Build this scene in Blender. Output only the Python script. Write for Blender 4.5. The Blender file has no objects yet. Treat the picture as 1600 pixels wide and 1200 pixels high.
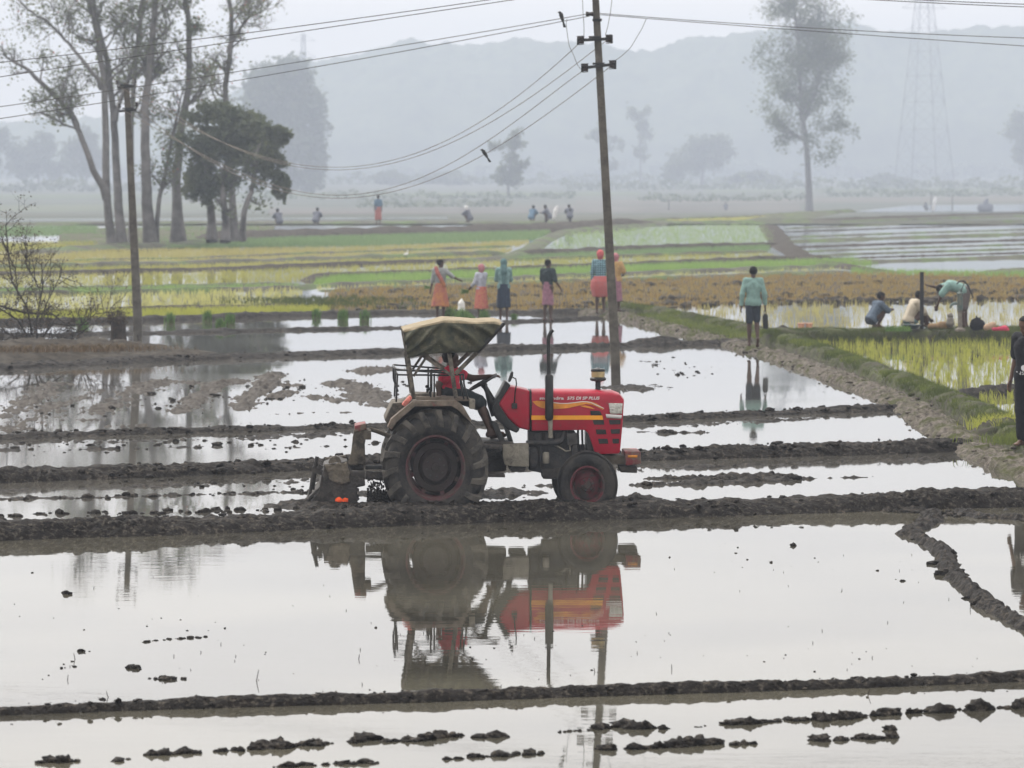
import bpy, bmesh, math, random
import numpy as np
from mathutils import Vector, Matrix, Euler

# ------------------------------------------------------------------ camera
HC, FPX, HOR = 4.06, 7000.0, 255.0        # eye height, focal length in photo pixels, horizon row
scene = bpy.context.scene
C = scene.collection
cam_d = bpy.data.cameras.new('camera')
cam = bpy.data.objects.new('camera', cam_d)
C.objects.link(cam)
cam.location = (0, 0, HC)
cam.rotation_euler = (math.radians(90), 0, 0)
cam_d.sensor_width = 36.0
cam_d.lens = 36.0 * FPX / 1600.0
cam_d.shift_y = -(600.0 - HOR) / 1600.0
cam_d.clip_start = 1.0
cam_d.clip_end = 6000.0
cam_d.dof.use_dof = True
cam_d.dof.focus_distance = 50.0
cam_d.dof.aperture_fstop = 4.5
scene.camera = cam
scene.render.engine = 'CYCLES'
scene.cycles.use_denoising = True
scene.cycles.max_bounces = 6
scene.cycles.diffuse_bounces = 2
scene.cycles.glossy_bounces = 2
scene.cycles.volume_bounces = 0
scene.cycles.transparent_max_bounces = 8
scene.cycles.sample_clamp_indirect = 6.0

# ------------------------------------------------------------------ sky, sun, exposure
SUN_EL, SUN_AZ = math.radians(52), math.radians(-38)   # azimuth from +Y (away), negative = to the left
world = bpy.data.worlds.new('World')
scene.world = world
world.use_nodes = True
wt = world.node_tree
for n in list(wt.nodes):
    wt.nodes.remove(n)
sky = wt.nodes.new('ShaderNodeTexSky')
sky.sky_type = 'NISHITA'
sky.sun_disc = False
sky.sun_elevation = SUN_EL
sky.sun_rotation = SUN_AZ
sky.altitude = 60
sky.air_density = 1.0
sky.dust_density = 6.0
sky.ozone_density = 1.0
hs = wt.nodes.new('ShaderNodeHueSaturation')
hs.inputs['Saturation'].default_value = 0.22
mixs = wt.nodes.new('ShaderNodeMix')
mixs.data_type = 'RGBA'
mixs.inputs[0].default_value = 0.62
mixs.inputs[7].default_value = (7.3, 6.95, 6.55, 1)      # even overcast veil over the blue
bg = wt.nodes.new('ShaderNodeBackground')
bg.inputs['Strength'].default_value = 0.15
wo = wt.nodes.new('ShaderNodeOutputWorld')
wt.links.new(sky.outputs[0], hs.inputs['Color'])
wt.links.new(hs.outputs[0], mixs.inputs[6])
wt.links.new(mixs.outputs[2], bg.inputs[0])
wt.links.new(bg.outputs[0], wo.inputs[0])
sun_d = bpy.data.lights.new('sun', 'SUN')
sun_d.energy = 1.5
sun_d.angle = math.radians(10)
sun_d.color = (1.0, 0.95, 0.87)
sun = bpy.data.objects.new('sun', sun_d)
C.objects.link(sun)
sd = Vector((math.sin(SUN_AZ) * math.cos(SUN_EL), math.cos(SUN_AZ) * math.cos(SUN_EL), math.sin(SUN_EL)))
sun.rotation_euler = sd.to_track_quat('Z', 'Y').to_euler()
vs = scene.view_settings
vs.view_transform = 'Standard'
vs.look = 'None'
vs.gamma = 1.0
vs.use_curve_mapping = False
vs.exposure = 0.88

# ------------------------------------------------------------------ helpers
rng = np.random.default_rng(11)
random.seed(5)

def P(px, py, d):
    """photo pixel at depth d -> place in the world"""
    return Vector(((px - 800.0) / FPX * d, d, HC - (py - HOR) / FPX * d))

PROF_D = np.array([0, 296, 750, 1300, 1900, 2900, 9000.0])     # the plain falls away gently beyond the paddies
PROF_Z = np.array([0, 0.05, -4.1, -4.3, -3.9, -3.2, -3.0])
PROF_Y = HOR + (HC - PROF_Z[1:]) * FPX / PROF_D[1:]
def FG(px, py, lift=0.0):
    """photo pixel -> place on the far plain"""
    d = float(np.interp(-py, -PROF_Y, PROF_D[1:]))
    for _ in range(4):
        z = float(np.interp(d, PROF_D, PROF_Z)); d = FPX * (HC - z) / (py - HOR) * 0.5 + d * 0.5
    z = float(np.interp(d, PROF_D, PROF_Z))
    return Vector(((px - 800.0) / FPX * d, d, z + lift))

def G(px, py, z=0.0):
    """photo pixel -> place on level z"""
    d = FPX * (HC - z) / (py - HOR)
    return Vector(((px - 800.0) / FPX * d, d, z))

def tag(o, label=None, cat=None, group=None, kind=None):
    if label: o['label'] = label
    if cat: o['category'] = cat
    if group: o['group'] = group
    if kind: o['kind'] = kind
    return o

def empty(name, loc=(0, 0, 0), rz=0.0, label=None, cat=None, group=None):
    o = bpy.data.objects.new(name, None)
    C.objects.link(o)
    o.location = loc
    o.rotation_euler = (0, 0, rz)
    o.empty_display_size = 0.2
    return tag(o, label, cat, group)

def link(name, me, mats=None, parent=None, smooth=True):
    o = bpy.data.objects.new(name, me)
    C.objects.link(o)
    if mats is not None:
        for m in (mats if isinstance(mats, (list, tuple)) else [mats]):
            me.materials.append(m)
    if parent is not None:
        o.parent = parent
    if smooth and len(me.polygons):
        me.polygons.foreach_set('use_smooth', np.ones(len(me.polygons), dtype=bool))
    return o

def np_mesh(name, v, faces):
    """v (N,3); faces (M,3) or (M,4) int arrays or a list of such"""
    fl = faces if isinstance(faces, list) else [faces]
    fl = [np.asarray(f, dtype=np.int32) for f in fl if len(f)]
    me = bpy.data.meshes.new(name)
    v = np.asarray(v, dtype=np.float32)
    me.vertices.add(len(v))
    me.vertices.foreach_set('co', v.ravel())
    if fl:
        loops = np.concatenate([f.ravel() for f in fl])
        tot = np.concatenate([np.full(len(f), f.shape[1], dtype=np.int32) for f in fl])
        st = np.concatenate([[0], np.cumsum(tot)[:-1]]).astype(np.int32)
        me.loops.add(len(loops))
        me.loops.foreach_set('vertex_index', loops)
        me.polygons.add(len(tot))
        me.polygons.foreach_set('loop_start', st)
        me.polygons.foreach_set('loop_total', tot)
    me.update(calc_edges=True)
    me.validate()
    return me

def grid_faces(nu, nv, closed_v=False):
    i, j = np.meshgrid(np.arange(nu - 1), np.arange(nv if closed_v else nv - 1), indexing='ij')
    j2 = (j + 1) % nv
    a = i * nv + j; b = (i + 1) * nv + j; c = (i + 1) * nv + j2; d = i * nv + j2
    return np.stack([a, b, c, d], -1).reshape(-1, 4)

# value noise -------------------------------------------------------
def _h(ix, iy, iz, seed):
    n = (ix.astype(np.int64) * 374761393 + iy.astype(np.int64) * 668265263 + iz.astype(np.int64) * 2147483647 + seed * 1274126177) & 0xffffffff
    n = ((n ^ (n >> 13)) * 1274126177) & 0xffffffff
    n = n ^ (n >> 16)
    return (n & 0xffff).astype(np.float64) / 32767.5 - 1.0

def vnoise(p, scale=1.0, seed=0):
    q = np.asarray(p, dtype=np.float64) * scale + 1000.0
    i = np.floor(q).astype(np.int64)
    f = q - i
    f = f * f * (3 - 2 * f)
    r = 0
    for dx in (0, 1):
        wx = f[:, 0] if dx else 1 - f[:, 0]
        for dy in (0, 1):
            wy = f[:, 1] if dy else 1 - f[:, 1]
            for dz in (0, 1):
                wz = f[:, 2] if dz else 1 - f[:, 2]
                r = r + wx * wy * wz * _h(i[:, 0] + dx, i[:, 1] + dy, i[:, 2] + dz, seed)
    return r

def fbm(p, scale, octs=4, seed=0, gain=0.5, billow=False):
    r = 0; a = 1.0; t = 0
    for k in range(octs):
        n = vnoise(p, scale * 2 ** k, seed + k * 7)
        if billow: n = np.abs(n) * 2 - 0.8
        r = r + a * n; t += a; a *= gain
    return r / t

# materials ---------------------------------------------------------
def mat(name, col, rough=0.7, var=0.25, nscale=6.0, bump=0.0, bscale=40.0, metallic=0.0, col2=None,
        dirt=None, dirt_amt=0.5, dscale=8.0, spec=0.28, subs=None, drough=0.9, coat=0.0, rvar=0.0, transl=None, random_obj=0.0):
    m = bpy.data.materials.new(name)
    m.use_nodes = True
    nt = m.node_tree
    b = nt.nodes['Principled BSDF']
    tc = nt.nodes.new('ShaderNodeTexCoord')
    ns = nt.nodes.new('ShaderNodeTexNoise')
    ns.inputs['Scale'].default_value = nscale
    ns.inputs['Detail'].default_value = 6
    ns.inputs['Roughness'].default_value = 0.65
    nt.links.new(tc.outputs['Object'], ns.inputs['Vector'])
    cr = nt.nodes.new('ShaderNodeValToRGB')
    c1 = tuple(max(0, c * (1 - var)) for c in col[:3]) + (1,)
    c2 = (tuple(min(1, c * (1 + var)) for c in col[:3]) + (1,)) if col2 is None else tuple(col2[:3]) + (1,)
    if col2 is not None: c1 = tuple(col[:3]) + (1,)
    cr.color_ramp.elements[0].position = 0.36; cr.color_ramp.elements[0].color = c1
    cr.color_ramp.elements[1].position = 0.64; cr.color_ramp.elements[1].color = c2
    nt.links.new(ns.outputs['Fac'], cr.inputs['Fac'])
    out = cr.outputs['Color']
    b.inputs['Roughness'].default_value = rough
    b.inputs['Metallic'].default_value = metallic
    b.inputs['Specular IOR Level'].default_value = spec
    b.inputs['Coat Weight'].default_value = coat
    if dirt is not None:
        n2 = nt.nodes.new('ShaderNodeTexNoise')
        n2.inputs['Scale'].default_value = dscale
        n2.inputs['Detail'].default_value = 8
        n2.inputs['Roughness'].default_value = 0.7
        nt.links.new(tc.outputs['Object'], n2.inputs['Vector'])
        r2 = nt.nodes.new('ShaderNodeValToRGB')
        mid = 0.72 - 0.45 * dirt_amt
        r2.color_ramp.elements[0].position = max(0, mid - 0.07); r2.color_ramp.elements[0].color = (0, 0, 0, 1)
        r2.color_ramp.elements[1].position = min(1, mid + 0.07); r2.color_ramp.elements[1].color = (1, 1, 1, 1)
        nt.links.new(n2.outputs['Fac'], r2.inputs['Fac'])
        mx = nt.nodes.new('ShaderNodeMix'); mx.data_type = 'RGBA'
        nt.links.new(r2.outputs['Color'], mx.inputs[0])
        nt.links.new(out, mx.inputs[6])
        mx.inputs[7].default_value = tuple(dirt[:3]) + (1,)
        out = mx.outputs[2]
        mr = nt.nodes.new('ShaderNodeMapRange')
        mr.inputs['To Min'].default_value = rough; mr.inputs['To Max'].default_value = drough
        nt.links.new(r2.outputs['Color'], mr.inputs['Value'])
        nt.links.new(mr.outputs[0], b.inputs['Roughness'])
        if metallic:
            mm = nt.nodes.new('ShaderNodeMapRange')
            mm.inputs['To Min'].default_value = metallic; mm.inputs['To Max'].default_value = 0
            nt.links.new(r2.outputs['Color'], mm.inputs['Value'])
            nt.links.new(mm.outputs[0], b.inputs['Metallic'])
    elif rvar:
        mr = nt.nodes.new('ShaderNodeMapRange')
        mr.inputs['From Min'].default_value = 0.35; mr.inputs['From Max'].default_value = 0.65
        mr.inputs['To Min'].default_value = max(0.03, rough - rvar); mr.inputs['To Max'].default_value = min(1, rough + rvar)
        nt.links.new(ns.outputs['Fac'], mr.inputs['Value'])
        nt.links.new(mr.outputs[0], b.inputs['Roughness'])
    if random_obj:
        oi = nt.nodes.new('ShaderNodeObjectInfo')
        mp = nt.nodes.new('ShaderNodeMapRange')
        mp.inputs['To Min'].default_value = 1 - random_obj; mp.inputs['To Max'].default_value = 1 + random_obj
        nt.links.new(oi.outputs['Random'], mp.inputs['Value'])
        h2 = nt.nodes.new('ShaderNodeHueSaturation')
        nt.links.new(mp.outputs[0], h2.inputs['Value']); nt.links.new(out, h2.inputs['Color'])
        out = h2.outputs[0]
    nt.links.new(out, b.inputs['Base Color'])
    if bump:
        nb = nt.nodes.new('ShaderNodeTexNoise')
        nb.inputs['Scale'].default_value = bscale; nb.inputs['Detail'].default_value = 5
        nt.links.new(tc.outputs['Object'], nb.inputs['Vector'])
        bp = nt.nodes.new('ShaderNodeBump')
        bp.inputs['Strength'].default_value = bump
        bp.inputs['Distance'].default_value = 0.02
        nt.links.new(nb.outputs['Fac'], bp.inputs['Height'])
        nt.links.new(bp.outputs[0], b.inputs['Normal'])
    if transl:
        tr = nt.nodes.new('ShaderNodeBsdfTranslucent')
        nt.links.new(out, tr.inputs['Color'])
        ms = nt.nodes.new('ShaderNodeMixShader')
        ms.inputs[0].default_value = transl
        nt.links.new(b.outputs[0], ms.inputs[1]); nt.links.new(tr.outputs[0], ms.inputs[2])
        nt.links.new(ms.outputs[0], nt.nodes['Material Output'].inputs['Surface'])
    return m

# primitive builders ------------------------------------------------
class MB:
    """collects shapes into one mesh"""
    def __init__(s): s.v = []; s.f = []; s.n = 0
    def add(s, v, faces):
        v = [tuple(p) for p in v]
        s.v += v; s.f += [tuple(int(i) + s.n for i in f) for f in faces]; s.n += len(v)
        return s
    def box(s, x0, x1, y0, y1, z0, z1):
        v = [(x, y, z) for x in (x0, x1) for y in (y0, y1) for z in (z0, z1)]
        return s.add(v, [(0, 1, 3, 2), (4, 6, 7, 5), (0, 4, 5, 1), (2, 3, 7, 6), (0, 2, 6, 4), (1, 5, 7, 3)])
    def obox(s, a, b, w, h, up=(0, 0, 1)):
        """bar from a to b, w wide, h tall"""
        a, b = Vector(a), Vector(b); t = (b - a).normalized(); u = Vector(up)
        sd = t.cross(u)
        if sd.length < 1e-4: sd = t.cross(Vector((1, 0, 0)))
        sd.normalize(); u = sd.cross(t).normalized()
        v = []
        for c in (a, b):
            for p, q in ((-1, -1), (1, -1), (1, 1), (-1, 1)):
                v.append(c + sd * (w / 2 * p) + u * (h / 2 * q))
        return s.add(v, [(3, 2, 1, 0), (4, 5, 6, 7), (0, 1, 5, 4), (1, 2, 6, 5), (2, 3, 7, 6), (3, 0, 4, 7)])
    def tube(s, pts, r, n=8, cap=True):
        pts = [Vector(p) for p in pts]
        rs = r if isinstance(r, (list, tuple)) else [r] * len(pts)
        v = []; f = []
        up = Vector((0, 0, 1)); prev = None
        for i, p in enumerate(pts):
            t = (pts[min(i + 1, len(pts) - 1)] - pts[max(i - 1, 0)])
            if t.length < 1e-9: t = Vector((0, 0, 1))
            t.normalize()
            if prev is None:
                a = t.cross(up)
                if a.length < 1e-3: a = t.cross(Vector((0, 1, 0)))
            else:
                a = prev - t * prev.dot(t)
                if a.length < 1e-4: a = t.cross(up)
            a.normalize(); prev = a; b = t.cross(a)
            for k in range(n):
                g = 2 * math.pi * k / n
                v.append(p + (a * math.cos(g) + b * math.sin(g)) * rs[i])
        for i in range(len(pts) - 1):
            for k in range(n):
                k2 = (k + 1) % n
                f.append((i * n + k, i * n + k2, (i + 1) * n + k2, (i + 1) * n + k))
        if cap:
            f.append(tuple(range(n - 1, -1, -1)))
            f.append(tuple((len(pts) - 1) * n + k for k in range(n)))
        return s.add(v, f)
    def lathe(s, prof, axis='y', c=(0, 0, 0), n=32, sx=1.0, cap=True):
        """prof: list of (r, t) along the axis through c; sx squeezes x"""
        v = []; f = []
        for r, t in prof:
            for k in range(n):
                g = 2 * math.pi * k / n
                a, b = r * math.cos(g), r * math.sin(g)
                if axis == 'y': v.append((c[0] + a * sx, c[1] + t, c[2] + b))
                elif axis == 'z': v.append((c[0] + a * sx, c[1] + b, c[2] + t))
                else: v.append((c[0] + t, c[1] + a, c[2] + b))
        for i in range(len(prof) - 1):
            for k in range(n):
                k2 = (k + 1) % n
                f.append((i * n + k, i * n + k2, (i + 1) * n + k2, (i + 1) * n + k))
        if cap:
            if prof[0][0] > 1e-6: f.append(tuple(range(n - 1, -1, -1)))
            if prof[-1][0] > 1e-6: f.append(tuple((len(prof) - 1) * n + k for k in range(n)))
        return s.add(v, f)
    def prism(s, pts, y0, y1):
        """(x, z) outline pushed from y0 to y1"""
        n = len(pts)
        v = [(p[0], y0, p[1]) for p in pts] + [(p[0], y1, p[1]) for p in pts]
        f = [tuple(range(n)), tuple(range(2 * n - 1, n - 1, -1))]
        f += [(i, i + n, (i + 1) % n + n, (i + 1) % n) for i in range(n)]
        return s.add(v, f)
    def build(s, name, m, parent=None, bevel=0.0, smooth=True, auto=40, segs=2):
        me = bpy.data.meshes.new(name)
        me.from_pydata(s.v, [], s.f)
        bm = bmesh.new(); bm.from_mesh(me)
        bmesh.ops.recalc_face_normals(bm, faces=bm.faces)
        if bevel:
            es = [e for e in bm.edges if e.is_manifold and e.calc_face_angle(0) > math.radians(25)]
            bmesh.ops.bevel(bm, geom=es, offset=bevel, segments=segs, affect='EDGES', profile=0.6, clamp_overlap=True)
        for e in bm.edges:
            if e.is_manifold and e.calc_face_angle(0) > math.radians(auto): e.smooth = False
        bm.to_mesh(me); bm.free()
        return link(name, me, m, parent, smooth)

def resample(pts, step):
    """polyline (list of arrays) resampled evenly, gently smoothed"""
    p = np.array([list(q) for q in pts], dtype=float)
    d = np.r_[0, np.cumsum(np.linalg.norm(np.diff(p[:, :2], axis=0), axis=1))]
    n = max(3, int(d[-1] / step) + 1)
    t = np.linspace(0, d[-1], n)
    q = np.stack([np.interp(t, d, p[:, k]) for k in range(p.shape[1])], 1)
    w = max(1, int(0.5 / step))
    if n > 4 * w and len(pts) > 2:
        k = np.ones(2 * w + 1) / (2 * w + 1)
        for c in range(q.shape[1]):
            e = np.r_[np.full(w, q[0, c]), q[:, c], np.full(w, q[-1, c])]
            e[:w] += (q[0, c] - q[1:w + 1, c][::-1]) * 1.0
            e[-w:] += (q[-1, c] - q[-w - 1:-1, c][::-1]) * 1.0
            q[:, c] = np.convolve(e, k, 'valid')
    return q, t, d[-1]
# ------------------------------------------------------------------ land: materials
M_mud = mat('wet_mud', (0.007, 0.006, 0.0055), 0.5, col2=(0.020, 0.0175, 0.0155), nscale=5.0, bump=1.0, bscale=42, spec=0.03, dirt=(0.085, 0.074, 0.062), dirt_amt=0.30, dscale=17, drough=0.8)
M_mud_dry = mat('drying_mud', (0.03, 0.026, 0.022), 0.85, col2=(0.075, 0.066, 0.055), nscale=3.0, bump=0.8, bscale=45, spec=0.05)
M_mud_flat = mat('slick_mud', (0.028, 0.024, 0.021), 0.6, col2=(0.085, 0.075, 0.065), nscale=6.0, bump=0.6, bscale=40, spec=0.05)
M_path = mat('path_mud', (0.04, 0.034, 0.028), 0.7, col2=(0.155, 0.137, 0.117), nscale=10.0, bump=0.8, bscale=40, spec=0.04, dirt=(0.05, 0.056, 0.02), dirt_amt=0.36, dscale=1.8)
M_farbund = mat('field_bund_soil', (0.045, 0.045, 0.034), 0.9, col2=(0.095, 0.09, 0.07), nscale=0.7, spec=0.2, dirt=(0.07, 0.11, 0.03), dirt_amt=0.42, dscale=0.35)
M_ground = mat('field_soil', (0.13, 0.115, 0.09), 0.95, col2=(0.22, 0.2, 0.15), nscale=0.05, spec=0.2)
M_straw = mat('dry_grass', (0.27, 0.22, 0.13), 0.9, col2=(0.38, 0.32, 0.2), nscale=3, spec=0.2, transl=0.25)

def water_mat(name, col, bump, sc=(3.0, 9.0, 1.0), rough=(0.015, 0.07), col2=None):
    m = bpy.data.materials.new(name); m.use_nodes = True
    nt = m.node_tree; b = nt.nodes['Principled BSDF']
    tc = nt.nodes.new('ShaderNodeTexCoord')
    n0 = nt.nodes.new('ShaderNodeTexNoise'); n0.inputs['Scale'].default_value = 0.22; n0.inputs['Detail'].default_value = 6
    nt.links.new(tc.outputs['Object'], n0.inputs['Vector'])
    cr = nt.nodes.new('ShaderNodeValToRGB')
    cr.color_ramp.elements[0].position = 0.4; cr.color_ramp.elements[0].color = tuple(col) + (1,)
    cr.color_ramp.elements[1].position = 0.6; cr.color_ramp.elements[1].color = tuple(col2 or [c * 1.25 for c in col]) + (1,)
    nt.links.new(n0.outputs['Fac'], cr.inputs['Fac'])
    nt.links.new(cr.outputs[0], b.inputs['Base Color'])
    b.inputs['IOR'].default_value = 1.333
    mr = nt.nodes.new('ShaderNodeMapRange')
    mr.inputs['From Min'].default_value = 0.4; mr.inputs['From Max'].default_value = 0.62
    mr.inputs['To Min'].default_value = rough[0]; mr.inputs['To Max'].default_value = rough[1]
    nt.links.new(n0.outputs['Fac'], mr.inputs['Value'])
    nt.links.new(mr.outputs[0], b.inputs['Roughness'])
    mp = nt.nodes.new('ShaderNodeMapping'); mp.inputs['Scale'].default_value = sc
    nt.links.new(tc.outputs['Object'], mp.inputs['Vector'])
    nb = nt.nodes.new('ShaderNodeTexNoise'); nb.inputs['Scale'].default_value = 1.0; nb.inputs['Detail'].default_value = 3
    nt.links.new(mp.outputs[0], nb.inputs['Vector'])
    bp = nt.nodes.new('ShaderNodeBump'); bp.inputs['Strength'].default_value = bump; bp.inputs['Distance'].default_value = 0.02
    nt.links.new(nb.outputs['Fac'], bp.inputs['Height'])
    nt.links.new(bp.outputs[0], b.inputs['Normal'])
    return m
M_water = water_mat('turbid_water', (0.062, 0.058, 0.050), 0.010, sc=(1.2, 3.0, 1), rough=(0.01, 0.05))
M_water_front = water_mat('muddy_paddy_water', (0.042, 0.039, 0.031), 0.026, sc=(1.3, 5.0, 1), rough=(0.004, 0.022), col2=(0.085, 0.079, 0.060))

# ------------------------------------------------------------------ land: ground and water sheets
Z_FRONT = -0.10
def sheet(name, pts, z, m, kind='structure'):
    me = bpy.data.meshes.new(name)
    me.from_pydata([(p[0], p[1], z) for p in pts], [], [tuple(range(len(pts)))])
    bm = bmesh.new(); bm.from_mesh(me)
    bmesh.ops.triangulate(bm, faces=bm.faces)
    for f in bm.faces:
        f.normal_update()
        if f.normal.z < 0: f.normal_flip()
    bm.to_mesh(me); bm.free()
    return tag(link(name, me, m, None, False), kind=kind)

g = sheet('ground', [(-3000, -400), (3000, -400), (3000, 298), (-3000, 298)], -0.30, M_ground)
B1 = [(-250, 855), (0, 840), (260, 832), (500, 822), (800, 812), (1000, 806), (1200, 800), (1450, 792), (1600, 788), (1850, 780)]
b1w = [G(x, y, Z_FRONT) for x, y in B1]
sheet('paddy_water', [b1w[0]] + b1w[1:] + [(b1w[-1].x + 6, b1w[-1].y), (110, 300), (-110, 300), (b1w[0].x - 6, b1w[0].y)], 0.0, M_water)
sheet('paddy_water', [(-30, 8), (30, 8)] + [(b1w[-1].x + 6, b1w[-1].y)] + b1w[::-1] + [(b1w[0].x - 6, b1w[0].y)], Z_FRONT, M_water_front)
def plain(name, pxq, m, lift, ny=24):
    """strip of the far plain between two pixel lines (left, right ends), following its fall"""
    (xa, ya), (xb, yb), (xc, yc), (xd, yd) = pxq          # top left, top right, bottom right, bottom left
    v = []
    for t in np.linspace(0, 1, ny):
        for u_ in np.linspace(0, 1, 5):
            tx, ty = xa + (xb - xa) * u_, ya + (yb - ya) * u_
            bx, by = xd + (xc - xd) * u_, yd + (yc - yd) * u_
            v.append(FG(tx + (bx - tx) * t, ty + (by - ty) * t, lift))
    return tag(link(name, np_mesh(name, np.array([list(p) for p in v]), grid_faces(ny, 5)[:, ::-1]), m), kind='structure')
fm = mat('far_dry_field', (0.055, 0.068, 0.052), 0.95, col2=(0.105, 0.105, 0.085), nscale=0.02, spec=0.1)
yy = [(d_, float(np.interp(d_, PROF_D, PROF_Z))) for d_ in (296, 400, 520, 640, 750, 900, 1100, 1300, 1600, 1900, 2400, 2900, 6000)]
link('far_field', np_mesh('far_field', np.array([(sx * (d * 0.5 + 300), d, z) for d, z in yy for sx in (-1, 1)]), grid_faces(len(yy), 2)[:, ::-1]), fm)['kind'] = 'structure'
FARP = [  # (pixel quad, colour) flat plots beyond the paddies
    ([(-200, 345), (700, 342), (700, 345), (-200, 349)], 'w'),
    ([(420, 326), (1250, 320), (1250, 329), (420, 338)], (0.10, 0.092, 0.08)),
    ([(900, 314), (1800, 306), (1800, 314), (900, 320)], (0.11, 0.10, 0.082)),
    ([(-300, 324), (420, 318), (420, 328), (-300, 334)], (0.10, 0.11, 0.07)),
    ([(-300, 306), (1000, 300), (1000, 306), (-300, 313)], (0.08, 0.10, 0.05)),
    ([(1420, 322), (1900, 316), (1900, 330), (1310, 334)], 'w'),
    ([(1100, 296), (1900, 292), (1900, 297), (1100, 302)], (0.085, 0.10, 0.055)),
]
for k, (q, c) in enumerate(FARP):
    mm = M_water if c == 'w' else mat('plot_soil', c, 0.95, 0.3, nscale=0.08, spec=0.1)
    plain('field_plot' if c != 'w' else 'far_water', q, mm, 0.02 + 0.01 * k)

# ------------------------------------------------------------------ land: bunds
def bund(pts, width, height, z0=0.0, step=0.03, na=34, m=M_mud, lump=0.05, seed=1, name='mud_bund', taper=(0.4, 0.4), skew=0.0, flat=0.0, steep=2.0):
    """earth bank along a pixel polyline; cross section rises from below the water"""
    w = [list(G(p[0], p[1], z0)) + [p[2] if len(p) > 2 else 1.0] for p in pts]
    q, t, L = resample(w, step)
    n = len(q)
    tan = np.gradient(q[:, :2], axis=0)
    tan /= np.linalg.norm(tan, axis=1)[:, None] + 1e-9
    nor = np.stack([tan[:, 1], -tan[:, 0]], 1)       # towards the camera for left-to-right lines
    u = np.linspace(-1, 1, na)
    s3 = np.stack([q[:, 0], q[:, 1], np.zeros(n)], 1)
    wob = 1 + 0.22 * fbm(s3, 0.8, 3, seed) 
    hob = (1 + 0.45 * fbm(s3, 0.7, 4, seed + 31)) * q[:, 3]
    end = np.clip(np.minimum(t / max(taper[0], 1e-3), 1), 0, 1) * np.clip((L - t) / max(taper[1], 1e-3), 0, 1)
    end = np.sqrt(np.clip(end, 0, 1))
    prof = np.clip((1 - np.abs(u) ** steep), 0, 1)
    prof = prof * (1 - flat) + np.clip(prof * 2.2, 0, 1) * flat
    off = (width * wob * (0.35 + 0.65 * end))[:, None] * u[None, :]
    X = q[:, 0:1] + nor[:, 0:1] * off
    Y = q[:, 1:2] + nor[:, 1:2] * off
    Z = (height * hob * end)[:, None] * prof[None, :] - 0.07 * (1 - prof[None, :])
    Pn = np.stack([X, Y, Z], -1).reshape(-1, 3)
    amp = lump * (0.25 + 0.75 * np.repeat(prof[None, :], n, 0).ravel()) * np.repeat(0.3 + 0.7 * end, na)
    d1 = fbm(Pn, 5.0, 2, seed + 3, billow=True)
    d2 = fbm(Pn, 13.0, 3, seed + 5, 0.65, billow=True)
    d3 = vnoise(Pn, 45.0, seed + 9)
    crum = np.clip(0.55 + 1.3 * fbm(Pn * np.array([1, .5, 0]), 0.9, 2, seed + 77), .45, 1.3)
    disp = amp * (0.7 * d1 + crum * (0.6 * d2 + 0.30 * d3))
    uu = np.tile(u, n)
    nr = np.repeat(nor, na, 0)
    Pn[:, 0] += nr[:, 0] * uu * disp * 0.8 + amp * 0.3 * vnoise(Pn, 9, seed + 15)
    Pn[:, 1] += nr[:, 1] * uu * disp * 0.8
    Pn[:, 2] += disp
    Pn[:, 2] += z0
    o = link(name, np_mesh(name, Pn, grid_faces(n, na)), m)
    o['kind'] = 'structure'
    return o, (q, nor, width, height)

bund([(-250, 1128), (0, 1116), (200, 1108), (400, 1102), (640, 1096), (800, 1090), (1000, 1084), (1200, 1078), (1400, 1071), (1600, 1062), (1850, 1052)],
     0.15, 0.075, Z_FRONT, 0.02, 30, M_mud, 0.024, 3)
bund(B1, 0.44, 0.185, Z_FRONT, 0.022, 46, M_mud, 0.045, 7, steep=2.6)
bund([(-250, 762), (0, 752), (160, 746), (330, 740), (480, 732), (620, 726), (800, 722), (1000, 718), (1200, 712), (1400, 707), (1480, 703), (1530, 699)],
     0.44, 0.155, 0.0, 0.03, 36, M_mud, 0.05, 13, steep=2.4)
bund([(-250, 693), (0, 686), (200, 678), (400, 673), (540, 669), (750, 664), (980, 658), (1200, 648), (1400, 640), (1430, 638)],
     0.36, 0.085, 0.0, 0.035, 30, M_mud, 0.04, 19)
bund([(-250, 590), (0, 577), (120, 571), (220, 565), (400, 559), (640, 551), (800, 547), (1000, 541), (1120, 538), (1180, 540)],
     0.60, 0.105, 0.0, 0.045, 30, M_mud, 0.05, 23, steep=2.2)
bund([(985, 541, 0.9), (1020, 539, 1.2), (1068, 537, 1.0)], 0.5, 0.14, 0.0, 0.045, 22, M_mud, 0.06, 26)
bund([(-200, 528), (100, 524), (240, 521), (420, 517), (620, 513), (760, 506), (830, 502), (940, 497)], 0.40, 0.075, 0.0, 0.06, 18, M_mud, 0.05, 29)
bund([(-200, 509), (200, 502), (380, 496), (470, 493.5), (600, 490), (760, 490), (900, 490), (985, 489)], 0.5, 0.12, 0.0, 0.07, 18, M_mud, 0.05, 31)
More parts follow.
